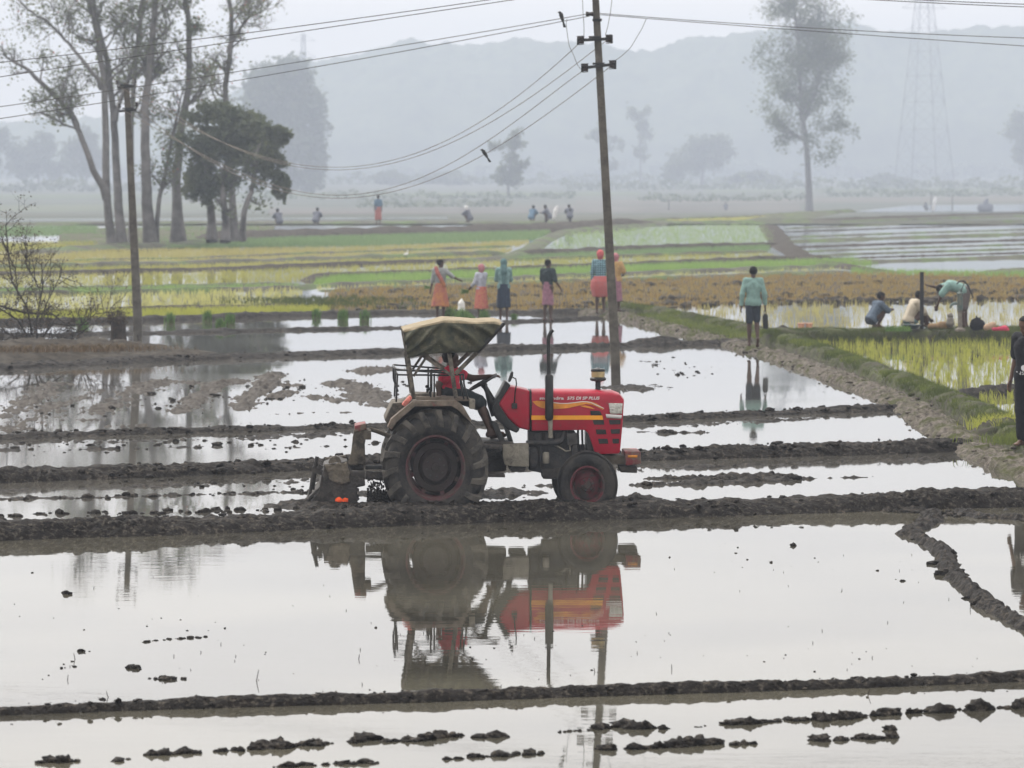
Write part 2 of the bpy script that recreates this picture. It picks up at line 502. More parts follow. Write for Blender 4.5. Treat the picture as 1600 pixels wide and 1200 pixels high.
# path bank on the right: bare mud bank, then a furrow of water, then the grassy bank
bund([(900, 488), (975, 497), (1040, 514), (1100, 528), (1160, 543), (1230, 563), (1310, 592), (1390, 621), (1440, 650), (1480, 678), (1540, 712), (1610, 742), (1720, 790), (1850, 840)],
     0.36, 0.13, 0.0, 0.045, 38, M_path, 0.085, 37, name='path_bank', flat=0.5)
GB = [(955, 483), (1020, 492), (1090, 506), (1150, 518), (1215, 533), (1275, 553), (1340, 577), (1410, 603), (1470, 628), (1530, 654), (1570, 675), (1610, 702), (1680, 735), (1800, 790)]
M_gb = mat('turf_soil', (0.032, 0.034, 0.018), 0.9, col2=(0.07, 0.078, 0.028), nscale=2.5, bump=0.7, bscale=40, spec=0.2, dirt=(0.05, 0.043, 0.036), dirt_amt=0.4, dscale=2.2)
_, gb_info = bund(GB, 0.33, 0.21, 0.0, 0.05, 30, M_gb, 0.06, 41, name='grass_bank', flat=0.5)
_, hb_info = bund([(1195, 536), (1300, 534.5), (1450, 533.5), (1600, 531), (1850, 527)], 0.75, 0.30, 0.0, 0.05, 26, M_gb, 0.05, 43, name='grass_bank', flat=0.75)
bund([(1480, 622), (1540, 618), (1620, 613), (1850, 605)], 0.35, 0.15, 0.0, 0.045, 24, M_mud, 0.05, 47)
bund([(1530, 680), (1560, 684), (1600, 678), (1700, 668)], 0.6, 0.26, 0.0, 0.045, 26, M_gb, 0.08, 49, name='grass_bank')
bund([(1205, 533), (1235, 531), (1262, 532)], 0.45, 0.34, 0.0, 0.05, 20, M_mud, 0.08, 51)
# far field bunds (thin dark lines)
FB = [([(-100, 492), (224, 487), (455, 481), (480, 482)], 0.6, 0.2), ([(-100, 462), (200, 457), (470, 450), (500, 447)], 0.4, 0.16), ([(-100, 455), (200, 450), (470, 444)], 0.4, 0.14),
      ([(-100, 431), (300, 422.5), (560, 413), (770, 405.5)], 0.45, 0.18), ([(-100, 420), (300, 413), (560, 404), (790, 396)], 0.6, 0.22),
      ([(-100, 412), (300, 404), (560, 394), (800, 385)], 0.35, 0.12),
      ([(480, 440), (495, 435), (520, 431), (700, 425), (900, 418), (1050, 411.5), (1215, 404), (1300, 402)], 0.55, 0.2),
      ([(490, 447), (560, 444.5), (760, 437), (1050, 425.5), (1330, 415)], 0.5, 0.16),
      ([(498, 455), (560, 453), (760, 446), (1050, 436), (1330, 425)], 0.5, 0.16),
      ([(795, 398), (1050, 386.5), (1205, 383), (1230, 383)], 0.6, 0.24), ([(790, 406), (1050, 398), (1200, 393)], 0.4, 0.14),
      ([(700, 409), (793, 404), (830, 389), (850, 376), (880, 363), (930, 357), (1050, 350), (1180, 346)], 0.7, 0.2),
      ([(330, 375), (420, 371), (600, 366), (800, 360), (900, 356), (1000, 350)], 2.0, 0.55), ([(40, 399), (110, 393), (170, 388), (260, 386), (330, 381)], 1.6, 0.3),
      ([(1000, 346), (1150, 341), (1260, 334), (1330, 330)], 0.8, 0.25)]
for k, y in enumerate((339, 343, 351, 356.5, 365, 372, 381, 388, 395, 401, 408)):
    x0 = 1215 + (k - 5) * 12 if k > 5 else 1225
    FB.append(([(x0, y + 6), (1300, y + 3.5), (1400, y), (1600, y - 6), (1750, y - 10)], (0.8, 0.55, 0.5, 0.5, 0.5, 1.0, 0.55, 0.45, 0.45, 0.4, 0.8)[k], (0.3, 0.2, 0.2, 0.18, 0.2, 0.36, 0.24, 0.18, 0.18, 0.15, 0.32)[k]))
FB += [([(-300, 352), (0, 351), (400, 350), (800, 349), (1100, 347.5), (1300, 346)], 1.5, .5), ([(1200, 352), (1212, 368), (1225, 385), (1260, 405), (1330, 418), (1390, 427)], 1.0, 0.25), ([(1540, 428), (1600, 424), (1750, 418)], 1.2, 0.45), ([(1200, 344), (1230, 338), (1265, 333), (1310, 333)], 2.5, 0.5)]
for k, (p, w_, h_) in enumerate(FB):
    bund(p, w_ * .9, h_ * (.70 if k < 15 else .30), 0.0, 0.22, 11, M_farbund if k % 3 else M_mud_dry, 0.035, 60 + k, name='field_bund', taper=(1.5, 1.5))

# bank of dry earth under the bush on the left
bund([(-200, 560, 1.0), (0, 556, 1.0), (90, 553, 1.05), (170, 549, 1.1), (215, 552, 0.5), (245, 556, 0.2)], 1.9, 0.30, 0.0, 0.07, 40, M_mud_dry, 0.09, 91, name='earth_bank', taper=(1, 1.0))

# ------------------------------------------------------------------ land: mud standing out of the water
def seg_dist(x, y, pts):
    best = np.full(x.shape, 1e9)
    for (ax, ay), (bx, by) in zip(pts[:-1], pts[1:]):
        dx, dy = bx - ax, by - ay
        t = np.clip(((x - ax) * dx + (y - ay) * dy) / (dx * dx + dy * dy + 1e-9), 0, 1)
        best = np.minimum(best, np.hypot(x - ax - t * dx, (y - ay - t * dy)))
    return best

def mudflat(px_lines, z0=0.0, base=-0.06, noise=0.05, dx=0.035, dy=0.09, seed=1, m=M_mud, name='mud_shoal', sc=(1.6, 6.0), pad=0.8):
    """relief of puddled mud; only what stands above the water is kept"""
    lines = []
    for pts, wd, am in px_lines:
        lines.append(([tuple(G(a, b, z0)[:2]) for a, b in pts], wd, am))
    allp = np.array([p for l in lines for p in l[0]])
    x0, y0 = allp.min(0) - pad; x1, y1 = allp.max(0) + pad
    xs = np.arange(x0, x1, dx); ys = np.arange(y0, y1, dy)
    X, Y = np.meshgrid(xs, ys, indexing='ij')
    x, y = X.ravel(), Y.ravel()
    p3 = np.stack([x, y, np.zeros_like(x)], 1)
    h = np.full(x.shape, base)
    for pts, wd, am in lines:
        d = seg_dist(x, y, pts)
        h = np.maximum(h, base + am * .80 * np.exp(-(d / (wd * .8)) ** 2))
    pp = p3 * np.array([1, 0.55, 1])
    h = h + noise * (0.6 * fbm(pp, sc[0], 3, seed) + 0.9 * fbm(pp, sc[1], 3, seed + 11, .65, billow=True)) + 0.018 * vnoise(p3, 20, seed + 5)
    v = np.stack([x + 0.02 * vnoise(p3, 11, seed + 3), y + 0.03 * vnoise(p3, 9, seed + 4), h + z0], 1)
    f = grid_faces(len(xs), len(ys))
    keep = (h[f] > -0.012).any(1)
    f = f[keep]
    used, inv = np.unique(f, return_inverse=True)
    if not len(used): return None
    o = link(name, np_mesh(name, v[used], inv.reshape(-1, 4)), m)
    o['kind'] = 'structure'
    return o

z1 = lambda x, y: (x / 2.963, 540 + y / 2.963)
L = lambda *a: [z1(*p) for p in a]
mudflat([(L((30, 330), (120, 260), (200, 220), (250, 175)), 0.55, 0.085), (L((0, 400), (200, 330), (330, 290)), 0.6, 0.07),
         (L((420, 320), (560, 250), (640, 200), (740, 165), (900, 172)), 0.5, 0.10), (L((200, 300), (300, 270), (480, 210)), 0.4, 0.085),
         (L((840, 305), (920, 240), (980, 185), (1090, 160)), 0.38, 0.12), (L((1110, 295), (1150, 240), (1215, 200), (1270, 130)), 0.36, 0.12),
         (L((1260, 240), (1340, 215)), 0.35, 0.11), (L((1330, 185), (1480, 180)), 0.4, 0.085), (L((1440, 235), (1590, 258)), 0.4, 0.10), (L((1530, 180), (1600, 160)), 0.35, 0.12),
         (L((1280, 318), (1420, 310), (1600, 310)), 0.25, 0.075), (L((600, 280), (820, 275)), 0.4, 0.06), (L((300, 345), (420, 345)), 0.35, 0.10), (L((530, 375), (760, 365)), 0.3, 0.075),
         ([(552, 600), (575, 612), (590, 622)], 0.5, 0.13), ([(575, 580), (602, 576)], 0.5, 0.14), ([(560, 618), (592, 634)], 0.45, 0.12),
         (L((0, 130), (300, 110), (640, 100)), 0.9, 0.05)], base=-0.064, noise=0.068, m=M_mud_flat, seed=5, sc=(2.2, 9.0))
mudflat([([(0, 693), (200, 690), (400, 684), (540, 677)], 0.8, 0.078), ([(0, 704), (160, 702), (320, 698)], 0.5, 0.06), ([(420, 702), (540, 694)], 0.35, 0.06),
         ([(980, 668), (1150, 660), (1400, 648)], 0.6, 0.075), ([(1000, 674), (1045, 676)], 0.4, 0.09), ([(1070, 676), (1090, 676)], 0.3, 0.11)], noise=0.05, seed=8, dy=0.07)
mudflat([([(-60, 768), (200, 762), (480, 752), (600, 744)], 0.7, 0.07), ([(0, 780), (150, 778), (300, 773), (430, 770), (540, 768)], 0.28, 0.085), ([(1000, 733), (1200, 727), (1450, 718)], 0.7, 0.07),
         ([(1000, 758), (1100, 756), (1200, 752), (1250, 748)], 0.26, 0.13), ([(1020, 748), (1120, 748), (1215, 742)], 0.22, 0.12), ([(1270, 748), (1330, 746)], 0.2, 0.08),
         ([(460, 790), (700, 792), (860, 788), (1000, 780)], 0.65, 0.13), ([(740, 762), (900, 758), (1000, 760)], 0.5, 0.07), ([(585, 770), (700, 775), (790, 770)], 0.9, 0.11)], noise=0.05, seed=12, dx=0.03, dy=0.06)
mudflat([([(1000, 610), (1010, 603), (960, 606)], 0.7, 0.10), ([(1010, 565), (1080, 590)], 0.3, 0.06)], noise=0.05, seed=15, dy=0.08)
mudflat([([(1455, 800), (1460, 812), (1440, 822), (1420, 834)], 0.20, 0.14), ([(1412, 836), (1440, 840)], 0.12, 0.13), ([(1430, 838), (1470, 860), (1482, 885), (1500, 910), (1525, 930), (1545, 948), (1575, 965), (1610, 982)], 0.14, 0.17),
         ([(1500, 800), (1540, 810), (1610, 812)], 0.22, 0.13), ([(1390, 798), (1450, 797)], 0.3, 0.10)], z0=Z_FRONT, noise=0.05, seed=18, dx=0.02, dy=0.035, sc=(2.5, 9))

def clods(px_pts, n, size, spread, z0, seed, m=M_mud, name='mud_clods', sd=2, zl=0.0):
    """crumbled lumps of mud lying in the water along a line"""
    r = np.random.default_rng(seed)
    bm = bmesh.new(); bmesh.ops.create_icosphere(bm, subdivisions=sd, radius=1)
    bv = np.array([v.co[:] for v in bm.verts]); bf = np.array([[v.index for v in f.verts] for f in bm.faces]); bm.free()
    w = [list(G(a, b, z0)) for a, b in px_pts]
    q, t, Ln = resample(w, 0.05)
    V = []; F = []; k = 0
    for i in range(n):
        c = q[r.integers(len(q))].copy()
        c[0] += r.normal(0, spread); c[1] += r.normal(0, spread * 1.6)
        s = size * .85 * min(1.7, r.lognormal(-0.4, 0.55))
        v = bv * (s * np.array([r.uniform(0.9, 1.7), r.uniform(0.8, 1.5), r.uniform(0.5, 0.95)]))
        v = v * (1 + 0.6 * fbm(bv + r.uniform(-50, 50, 3), 1.9, 3, seed, 0.6, True))[:, None]
        V.append(v + c + np.array([0, 0, s * 0.08 + zl * (1 - 1.2 * min(1, abs(r.normal(0, .45))))])); F.append(bf + k); k += len(v)
    o = link(name, np_mesh(name, np.concatenate(V), np.concatenate(F)), m)
    o['kind'] = 'stuff'
    return o
ZF = Z_FRONT
FC = [([(65, 1192), (118, 1189)], 9, .045, .02), ([(180, 1188), (195, 1186)], 4, .03, .02), ([(236, 1180), (300, 1176), (378, 1172)], 34, .04, .022), ([(400, 1170), (428, 1166)], 12, .05, .02),
      ([(440, 1167), (515, 1162)], 24, .05, .025), ([(556, 1162), (570, 1154)], 7, .05, .012), ([(590, 1160), (618, 1158)], 8, .03, .015), ([(632, 1158), (660, 1154), (720, 1151)], 24, .042, .02), ([(752, 1153), (775, 1151)], 8, .035, .014),
      ([(430, 1198), (520, 1195), (580, 1192)], 26, .035, .02), ([(700, 1186), (800, 1180), (850, 1178)], 26, .035, .02), ([(864, 1144), (940, 1140)], 14, .022, .015), ([(940, 1140), (970, 1134), (992, 1138)], 16, .055, .02), ([(1000, 1138), (1036, 1138)], 9, .04, .012),
      ([(1048, 1166), (1115, 1162)], 28, .05, .022), ([(945, 1172), (1030, 1169)], 18, .04, .018), ([(1128, 1132), (1155, 1130)], 7, .045, .015), ([(1160, 1132), (1215, 1126), (1300, 1124)], 40, .045, .02), ([(1300, 1124), (1400, 1116), (1500, 1110), (1610, 1104)], 46, .06, .014),
      ([(1150, 1164), (1178, 1162)], 8, .036, .014), ([(1270, 1158), (1320, 1156), (1345, 1154)], 16, .04, .02), ([(1360, 1155), (1396, 1152)], 10, .045, .016), ([(1392, 1140), (1402, 1139)], 3, .045, .008), ([(1090, 1136), (1104, 1135)], 4, .02, .01),
      ([(224, 1004), (240, 1001), (280, 998), (330, 995)], 20, .022, .02), ([(100, 1028), (135, 1018)], 6, .028, .02), ([(205, 1044), (215, 1045)], 3, .03, .015), ([(236, 1062), (290, 1060)], 8, .04, .03), ([(60, 1062), (130, 1030)], 8, .012, .05), ([(90, 925), (105, 928)], 2, .035, .02),
      ([(1235, 852), (1245, 853)], 2, .03, .02), ([(1410, 908), (1414, 909)], 1, .03, .0), ([(20, 900), (560, 1060)], 30, .010, .5), ([(700, 1000), (1550, 1040)], 34, .010, .6), ([(1100, 860), (1400, 900)], 22, .012, .5), ([(1465, 895), (1475, 900)], 2, .04, .01)]
for k, (p, n, s, sp) in enumerate(FC):
    clods(p, n, s, sp, ZF, 200 + k, sd=3 if s >= .04 else 2)
for k, (p, n, s, sp) in enumerate([([(1000, 757), (1240, 748)], 46, .065, .06), ([(1040, 748), (1220, 742)], 22, .055, .05), ([(560, 697), (600, 690)], 6, .05, .03), ([(150, 745), (540, 765)], 30, .03, .2), ([(0, 700), (540, 690)], 60, .04, .5),
                                  ([(0, 781), (540, 768)], 60, .04, .06), ([(1040, 676), (1110, 676)], 8, .06, .05), ([(0, 806), (330, 800), (520, 792)], 70, .04, .1), ([(100, 640), (560, 600)], 70, .045, 1.5), ([(1010, 560), (1110, 590)], 30, .03, .4),
                                  ([(620, 792), (780, 793), (1000, 782)], 60, .035, .15), ([(1555, 692), (1600, 705)], 12, .05, .15)]):
    clods(p, n, s, sp, 0.0, 300 + k)
clods([(1455, 800), (1425, 834), (1470, 860), (1482, 885), (1500, 910), (1545, 948), (1610, 982)], 120, .045, .05, ZF, 330)
clods([(1390, 800), (1610, 812)], 60, .045, .06, ZF, 331)

# loose crumbs and spade cuts lying on the bunds
clods(B1, 520, .034, .13, Z_FRONT, 340, sd=2, zl=.17)
clods([(-60, 754), (160, 746), (330, 740), (480, 732), (620, 726)], 260, .038, .14, 0.0, 341, sd=2, zl=.14)
clods([(980, 719), (1200, 712), (1400, 707), (1500, 701)], 260, .042, .14, 0.0, 342, sd=2, zl=.15)
clods([(-60, 688), (200, 678), (400, 673), (560, 669)], 160, .035, .12, 0.0, 343, sd=2, zl=.08)
clods([(980, 658), (1200, 648), (1420, 639)], 190, .040, .12, 0.0, 344, sd=2, zl=.08)
clods([(0, 577), (220, 565), (400, 559), (640, 551), (1120, 538)], 200, .040, .2, 0.0, 345, sd=2, zl=.09)
clods([(0, 1116), (400, 1102), (800, 1090), (1200, 1078), (1600, 1062)], 420, .016, .05, Z_FRONT, 346, sd=2, zl=.07)
clods([(975, 497), (1100, 528), (1230, 563), (1390, 621), (1480, 678), (1610, 742)], 520, .034, .2, 0.0, 347, M_path, sd=2, zl=.11)
# ------------------------------------------------------------------ tractor
TY, TYAW = 53.9, math.radians(2.5)
TX0 = (681 - 800) / FPX * TY
_ct, _st = math.cos(TYAW), math.sin(TYAW)
def T(px, py, yl=0.0):
    """photo pixel -> tractor coordinates on the plane y = yl"""
    x = 0.0
    for _ in range(5):
        d = TY + yl * _ct + x * _st
        x = ((px - 800) / FPX * d - TX0 + yl * _st) / _ct
    return x, HC - (py - HOR) / FPX * d
def T3(px, py, yl=0.0):
    x, z = T(px, py, yl); return Vector((x, yl, z))
def TP(pts, yl): return [T(a, b, yl) for a, b in pts]

MUDC = (0.13, 0.112, 0.088)
M_rimd = mat('dusty_maroon_rim', (0.075, 0.028, 0.032), 0.65, 0.35, 6, dirt=(0.075, 0.062, 0.056), dirt_amt=0.45, dscale=7, bump=0.2)
M_hub = mat('muddy_wheel_disc', (0.038, 0.026, 0.027), 0.6, 0.35, 6, dirt=(0.032, 0.028, 0.026), dirt_amt=0.5, dscale=6, bump=0.2)
M_red = mat('crimson_paint', (0.31, 0.004, 0.023), 0.36, 0.16, 3.0, dirt=(0.13, 0.05, 0.045), dirt_amt=0.2, dscale=24, spec=0.3, coat=0.0, bump=0.06, bscale=60)
M_red_old = mat('mud_stained_red', (0.16, 0.022, 0.028), 0.5, 0.3, 5.0, dirt=MUDC, dirt_amt=0.45, dscale=7, bump=0.2)
M_rim = mat('maroon_rim', (0.12, 0.016, 0.026), 0.55, 0.35, 6, dirt=(0.045, 0.039, 0.035), dirt_amt=0.48, dscale=6, bump=0.2)
M_rubber = mat('tyre_rubber', (0.007, 0.007, 0.008), 0.55, 0.35, 8, dirt=(0.038, 0.034, 0.030), dirt_amt=0.48, dscale=4, bump=0.3, bscale=50, drough=0.75)
M_lug = mat('mud_worn_lit_lug', (0.022, 0.021, 0.021), 0.6, 0.35, 8, dirt=(0.085, 0.077, 0.067), dirt_amt=0.55, dscale=5, bump=0.3, bscale=50)  # mud-worn lugs, paler than the casing to paint in their highlight
M_iron = mat('engine_iron', (0.025, 0.026, 0.03), 0.5, 0.4, 8, dirt=(0.06, 0.056, 0.052), dirt_amt=0.42, dscale=9, bump=0.3)
M_black = mat('black_steel', (0.014, 0.015, 0.016), 0.4, 0.3, 9, dirt=(0.05, 0.047, 0.042), dirt_amt=0.28, dscale=12, bump=0.1)
M_mudsteel = mat('mud_caked_steel', (0.115, 0.098, 0.076), 0.75, 0.3, 6, dirt=(0.045, 0.04, 0.035), dirt_amt=0.38, dscale=5, bump=0.6, bscale=35)
M_darkmud = mat('dark_caked_mud', (0.03, 0.027, 0.025), 0.6, 0.4, 7, dirt=(0.075, 0.065, 0.056), dirt_amt=0.35, dscale=6, bump=0.7, bscale=35)
M_greymud = mat('grey_dried_mud', (0.20, 0.185, 0.155), 0.85, 0.2, 8, dirt=(0.07, 0.065, 0.058), dirt_amt=0.28, dscale=6, bump=0.5)
M_fender = mat('dusty_fender', (0.125, 0.102, 0.082), 0.8, 0.35, 9, dirt=(0.20, 0.055, 0.05), dirt_amt=0.2, dscale=6, bump=0.25)
M_frame = mat('khaki_frame', (0.125, 0.11, 0.09), 0.7, 0.35, 8, dirt=(0.045, 0.04, 0.035), dirt_amt=0.4, dscale=9)
M_canvas = mat('shaded_camouflage_canvas', (0.022, 0.028, 0.022), 0.8, col2=(0.075, 0.072, 0.045), nscale=7.5, dirt=(0.13, 0.115, 0.08), dirt_amt=0.26, dscale=6, bump=0.25, bscale=60)  # camouflage flap coloured dark for its shadow; khaki patches also tone the folds
M_canvas_top = mat('dusty_canvas', (0.20, 0.165, 0.11), 0.9, col2=(0.33, 0.27, 0.18), nscale=5, dirt=(0.10, 0.095, 0.065), dirt_amt=0.3, dscale=5)
M_yellow = mat('amber_stripe', (0.78, 0.33, 0.02), 0.4, 0.08)
M_gold = mat('gold_flash', (0.62, 0.24, 0.035), 0.4, 0.25, nscale=5)
M_white = mat('pale_decal', (0.62, 0.60, 0.60), 0.5, 0.1)
M_lens = mat('lamp_lens', (0.42, 0.42, 0.38), 0.12, 0.35, nscale=26, spec=0.8)
M_vent = mat('vent_shade_black', (0.012, 0.014, 0.014), 0.5, 0.4, nscale=20)  # near-black plates paint the shade inside the grille openings
M_dust = mat('dusty_bowl', (0.42, 0.33, 0.17), 0.3, 0.25, nscale=14)
M_orange = mat('orange_cloth', (0.75, 0.09, 0.02), 0.8, 0.3, nscale=14)

tr = empty('tractor', (TX0, TY, 0.0), TYAW, 'red farm tractor with canvas canopy and yellow stripe ploughing the paddy', 'tractor')
SXQ = 0.905      # the photograph is narrowed sideways; wheels follow it

def wheel(kind, px, py, yc, side, r, rim, wid, nlug):
    x, z = T(px, py, -yc if side < 0 else -yc)       # both wheels of an axle share the near wheel's hub line
    c = (x, 0, z)
    root = MB()
    if kind == 'rear_wheel':
        pr = [(0.0, -0.030), (0.05, -0.032), (0.055, -0.018), (0.165, -0.014), (0.18, 0.02), (0.21, 0.045), (0.225, 0.022), (0.29, 0.028), (0.305, 0.045), (0.305, 0.065), (0.0, 0.075)]
    else:
        pr = [(0.0, -0.055), (0.045, -0.055), (0.05, -0.03), (0.085, -0.025), (0.095, 0.0), (0.155, 0.015), (0.175, 0.035), (0.20, 0.03), (0.20, 0.05), (0.0, 0.06)]
    root.lathe([(a, b * 1.0) for a, b in pr], 'y', (0, 0, 0), 40, SXQ)
    o = root.build(kind, M_hub if kind == 'rear_wheel' else M_rim, tr)
    o.location = (x, side * (yc - 0.0), z)
    h = wid / 2
    ri = MB()
    if kind == 'rear_wheel':
        ri.lathe([(rim + .008, -h * .80), (rim + .012, -h * .86), (rim - .012, -h * .86), (rim - .035, -h * .6), (rim - .045, 0), (rim - .035, h * .6), (rim - .012, h * .86), (rim + .012, h * .86), (rim + .005, h * .7), (rim - .02, 0), (rim + .008, -h * .80)], 'y', (0, 0, 0), 48, SXQ, False)
        for a in range(8):
            g = a * math.pi / 4 + .3
            ri.obox((math.cos(g) * .28 * SXQ, 0.045, math.sin(g) * .28), (math.cos(g) * (rim - .03) * SXQ, 0.045, math.sin(g) * (rim - .03)), 0.05, 0.02, (0, 1, 0))
    else:
        ri.lathe([(rim, -h * .8), (rim + .01, -h * .88), (rim - .012, -h * .88), (rim - .025, -h * .3), (rim - .03, h * .5), (rim, h * .85)], 'y', (0, 0, 0), 40, SXQ, False)
    ri.build('rim', M_rimd if kind == 'rear_wheel' else M_rim, o)
    ty = MB()
    rt = r - (0.045 if nlug else 0.012)
    ty.lathe([(rim - .005, -h * .78), (rim + .02, -h * .92), (rim + (rt - rim) * .40, -h * 1.03), (rim + (rt - rim) * .72, -h * 1.0), (rt - .025, -h * .86), (rt - .004, -h * .6), (rt, 0), (rt - .004, h * .6), (rt - .025, h * .86), (rim + (rt - rim) * .72, h), (rim + (rt - rim) * .40, h * 1.03), (rim + .02, h * .92), (rim - .005, h * .78)], 'y', (0, 0, 0), 72, SXQ, False)
    if nlug:
        for sgn in (-1, 1):
            for k in range(nlug):
                g0 = 2 * math.pi * (k + (0.5 if sgn > 0 else 0)) / nlug
                path = [(rt - .012, -0.015, 0.0, .052), (rt - .012, .45 * h, .14, .054), (rt - .02, .82 * h, .235, .056), (rt - .085, 1.0 * h, .285, .045), (rt - .165, 1.03 * h, .32, .022)]
                v = []
                for rr, tt, dg, hh in path:
                    g1 = g0 - dg
                    dth = 0.027 / rt * (1.25 if tt > .5 * h else 1)
                    for (a, rad) in ((-1.5, 0), (-1, 1), (1, 1), (1.5, 0)):
                        gg = g1 + a * dth; R = rr + rad * hh * (0.55 if tt > .9 * h else 1)
                        Yt = sgn * (tt + (hh * .5 * rad if tt > .75 * h else 0))
                        v.append((R * math.cos(gg) * SXQ, Yt, R * math.sin(gg)))
                n = len(path)
                f = [(i * 4 + j, i * 4 + j + 1, (i + 1) * 4 + j + 1, (i + 1) * 4 + j) for i in range(n - 1) for j in range(3)] + [(0, 1, 2, 3), ((n - 1) * 4 + 3, (n - 1) * 4 + 2, (n - 1) * 4 + 1, (n - 1) * 4)]
                MB().add(v, f).build('tread_lug', M_lug, o, smooth=False)
    else:
        for t0 in (-.62, -.2, .2, .62):
            ty.lathe([(rt - .004, (t0 - .15) * h), (r, (t0 - .11) * h), (r, (t0 + .11) * h), (rt - .004, (t0 + .15) * h)], 'y', (0, 0, 0), 60, SXQ, False)
    ty.build('tyre', M_rubber, o)
    nb = 8 if kind == 'rear_wheel' else 6
    for a in range(nb):
        g = 2 * math.pi * a / nb + .2; rb = .115 if kind == 'rear_wheel' else .068
        MB().lathe([(.013, 0.01), (.013, -.026), (0.0, -.028)], 'y', (math.cos(g) * rb * SXQ, -.014 if kind == 'rear_wheel' else -.028, math.sin(g) * rb), 6).build('wheel_nut', M_iron, o)
    if side > 0: o.rotation_euler = (0, 0, math.pi)
    return o
wheel('rear_wheel', 680, 730, 0.70, -1, 0.70, 0.384, 0.38, 18)
wheel('rear_wheel', 680, 730, 0.70, 1, 0.70, 0.384, 0.38, 18)
fw = wheel('front_wheel', 918, 757, 0.62, -1, 0.40, 0.220, 0.19, 0)
fw2 = wheel('front_wheel', 918, 757, 0.62, 1, 0.40, 0.220, 0.19, 0)
fw.rotation_euler.z = math.radians(-4); fw2.rotation_euler.z = math.pi + math.radians(-4)

# hood ---------------------------------------------------------------
YH = 0.285
HL = [(829, 626), (972.6, 624), (972.2, 630), (970.5, 660), (966.5, 703), (964.5, 706.5), (931, 707.6), (926, 702), (917, 675), (911.4, 669.7), (829, 671)]
hood = MB().prism(TP(HL, 0), -YH, YH).build('hood', M_red, tr, 0.014)
st = [(829, 609), (870, 609), (930, 609.5), (955, 611), (966, 615), (972.6, 621.5)]
v = []; f = []
for k, (px, pt) in enumerate(st):
    x, zt = T(px, pt); _, zb = T(px, 625.8); _, zm = T(px, 609 + (625 - 609) * 0.42 if pt < 616 else pt + 2)
    sh = 1.0 if k < 4 else (0.97 if k == 4 else 0.93)
    ys = [(-YH, zb), (-YH * .975 * sh, zm), (-YH * .88 * sh, zm + (zt - zm) * .7), (-YH * .62 * sh, zt + .006), (0, zt + .014), (YH * .62 * sh, zt + .006), (YH * .88 * sh, zm + (zt - zm) * .7), (YH * .975 * sh, zm), (YH, zb)]
    v += [(x, a, b) for a, b in ys]
n = 9
f = [(i * n + j, i * n + j + 1, (i + 1) * n + j + 1, (i + 1) * n + j) for i in range(len(st) - 1) for j in range(n - 1)]
f += [tuple(range(n)), tuple((len(st) - 1) * n + j for j in range(n - 1, -1, -1))]
MB().add(v, f).build('hood_top', M_red, tr, auto=50)
RH = [(795.5, 601.6), (826.5, 608.6), (826.5, 671), (809, 667), (791.6, 650.5), (777.5, 629.5)]
MB().prism(TP(RH, 0), -YH * .97, YH * .97).build('cowl', M_red, tr, 0.035, segs=3)
MB().prism(TP([(826.6, 608.8), (828.9, 608.9), (828.9, 671.5), (826.6, 671.5)], 0), -YH * .99, YH * .99).build('hood_seal', M_black, tr)
MB().prism(TP([(789, 593.5), (797, 600), (779, 629.5), (793, 652), (811, 669), (806, 675), (790, 668), (773, 652), (767, 634)], 0), -YH * .9, YH * .9).build('dashboard', M_black, tr, 0.02)
YS = -YH - 0.003
def plate(name, pts, m, y=YS, th=0.004, parent=None, org=(830, 600), sc=10.0):
    q = [(org[0] + a / sc, org[1] + b / sc) for a, b in pts]
    return MB().prism(TP(q, y), y - th, y + th).build(name, m, parent or hood, smooth=False)
plate('stripe', [(2, 492), (1110, 492), (1125, 558), (2, 560)], M_yellow)
SW = [(20, 272), (90, 262), (150, 264), (240, 276), (350, 292), (460, 303), (560, 303), (680, 288), (800, 272), (880, 270), (960, 282), (1030, 308), (1085, 345), (1135, 398), (1120, 402), (1040, 362), (950, 324), (860, 312), (780, 328), (690, 350), (600, 372), (500, 384), (400, 388), (300, 388), (220, 384), (150, 368), (100, 346), (60, 315)]
plate('flash', SW, M_gold)
plate('flash', [(760, 338), (850, 336), (920, 352), (1000, 392), (960, 388), (880, 372), (800, 356)], M_gold, y=YS - .001)
plate('flash_line', [(350, 285), (460, 298), (560, 298), (680, 284), (800, 268), (880, 272), (950, 290), (1040, 330), (1136, 376), (1140, 386), (1030, 340), (950, 302), (880, 284), (800, 280), (680, 296), (560, 309), (460, 308), (350, 296)], M_white, y=YS - .002)
for q in ([(920, 418), (1050, 416), (1082, 430), (1104, 487), (932, 487)], [(960, 563), (1133, 563), (1142, 635), (982, 635)], [(1008, 710), (1164, 710), (1176, 785), (1022, 785)], [(1043, 855), (1192, 855), (1205, 932), (1064, 934)],
          [(1213, 560), (1398, 560), (1394, 630), (1226, 632)], [(1240, 708), (1388, 702), (1382, 776), (1252, 778)], [(1266, 855), (1374, 855), (1368, 930), (1277, 930)]):
    vo = plate('grille_vent', q, M_vent)
    cx0 = min(a for a, b in q) + 22; cx1 = max(a for a, b in q) - 22; cy0 = min(b for a, b in q); cy1 = max(b for a, b in q)
    for k in range(3):
        yb = cy0 + (cy1 - cy0) * (k + 1) / 4
        plate('grille_bar', [(cx0, yb - 5), (cx1, yb - 5), (cx1, yb + 4), (cx0, yb + 4)], M_iron, y=YS - .006, parent=vo)
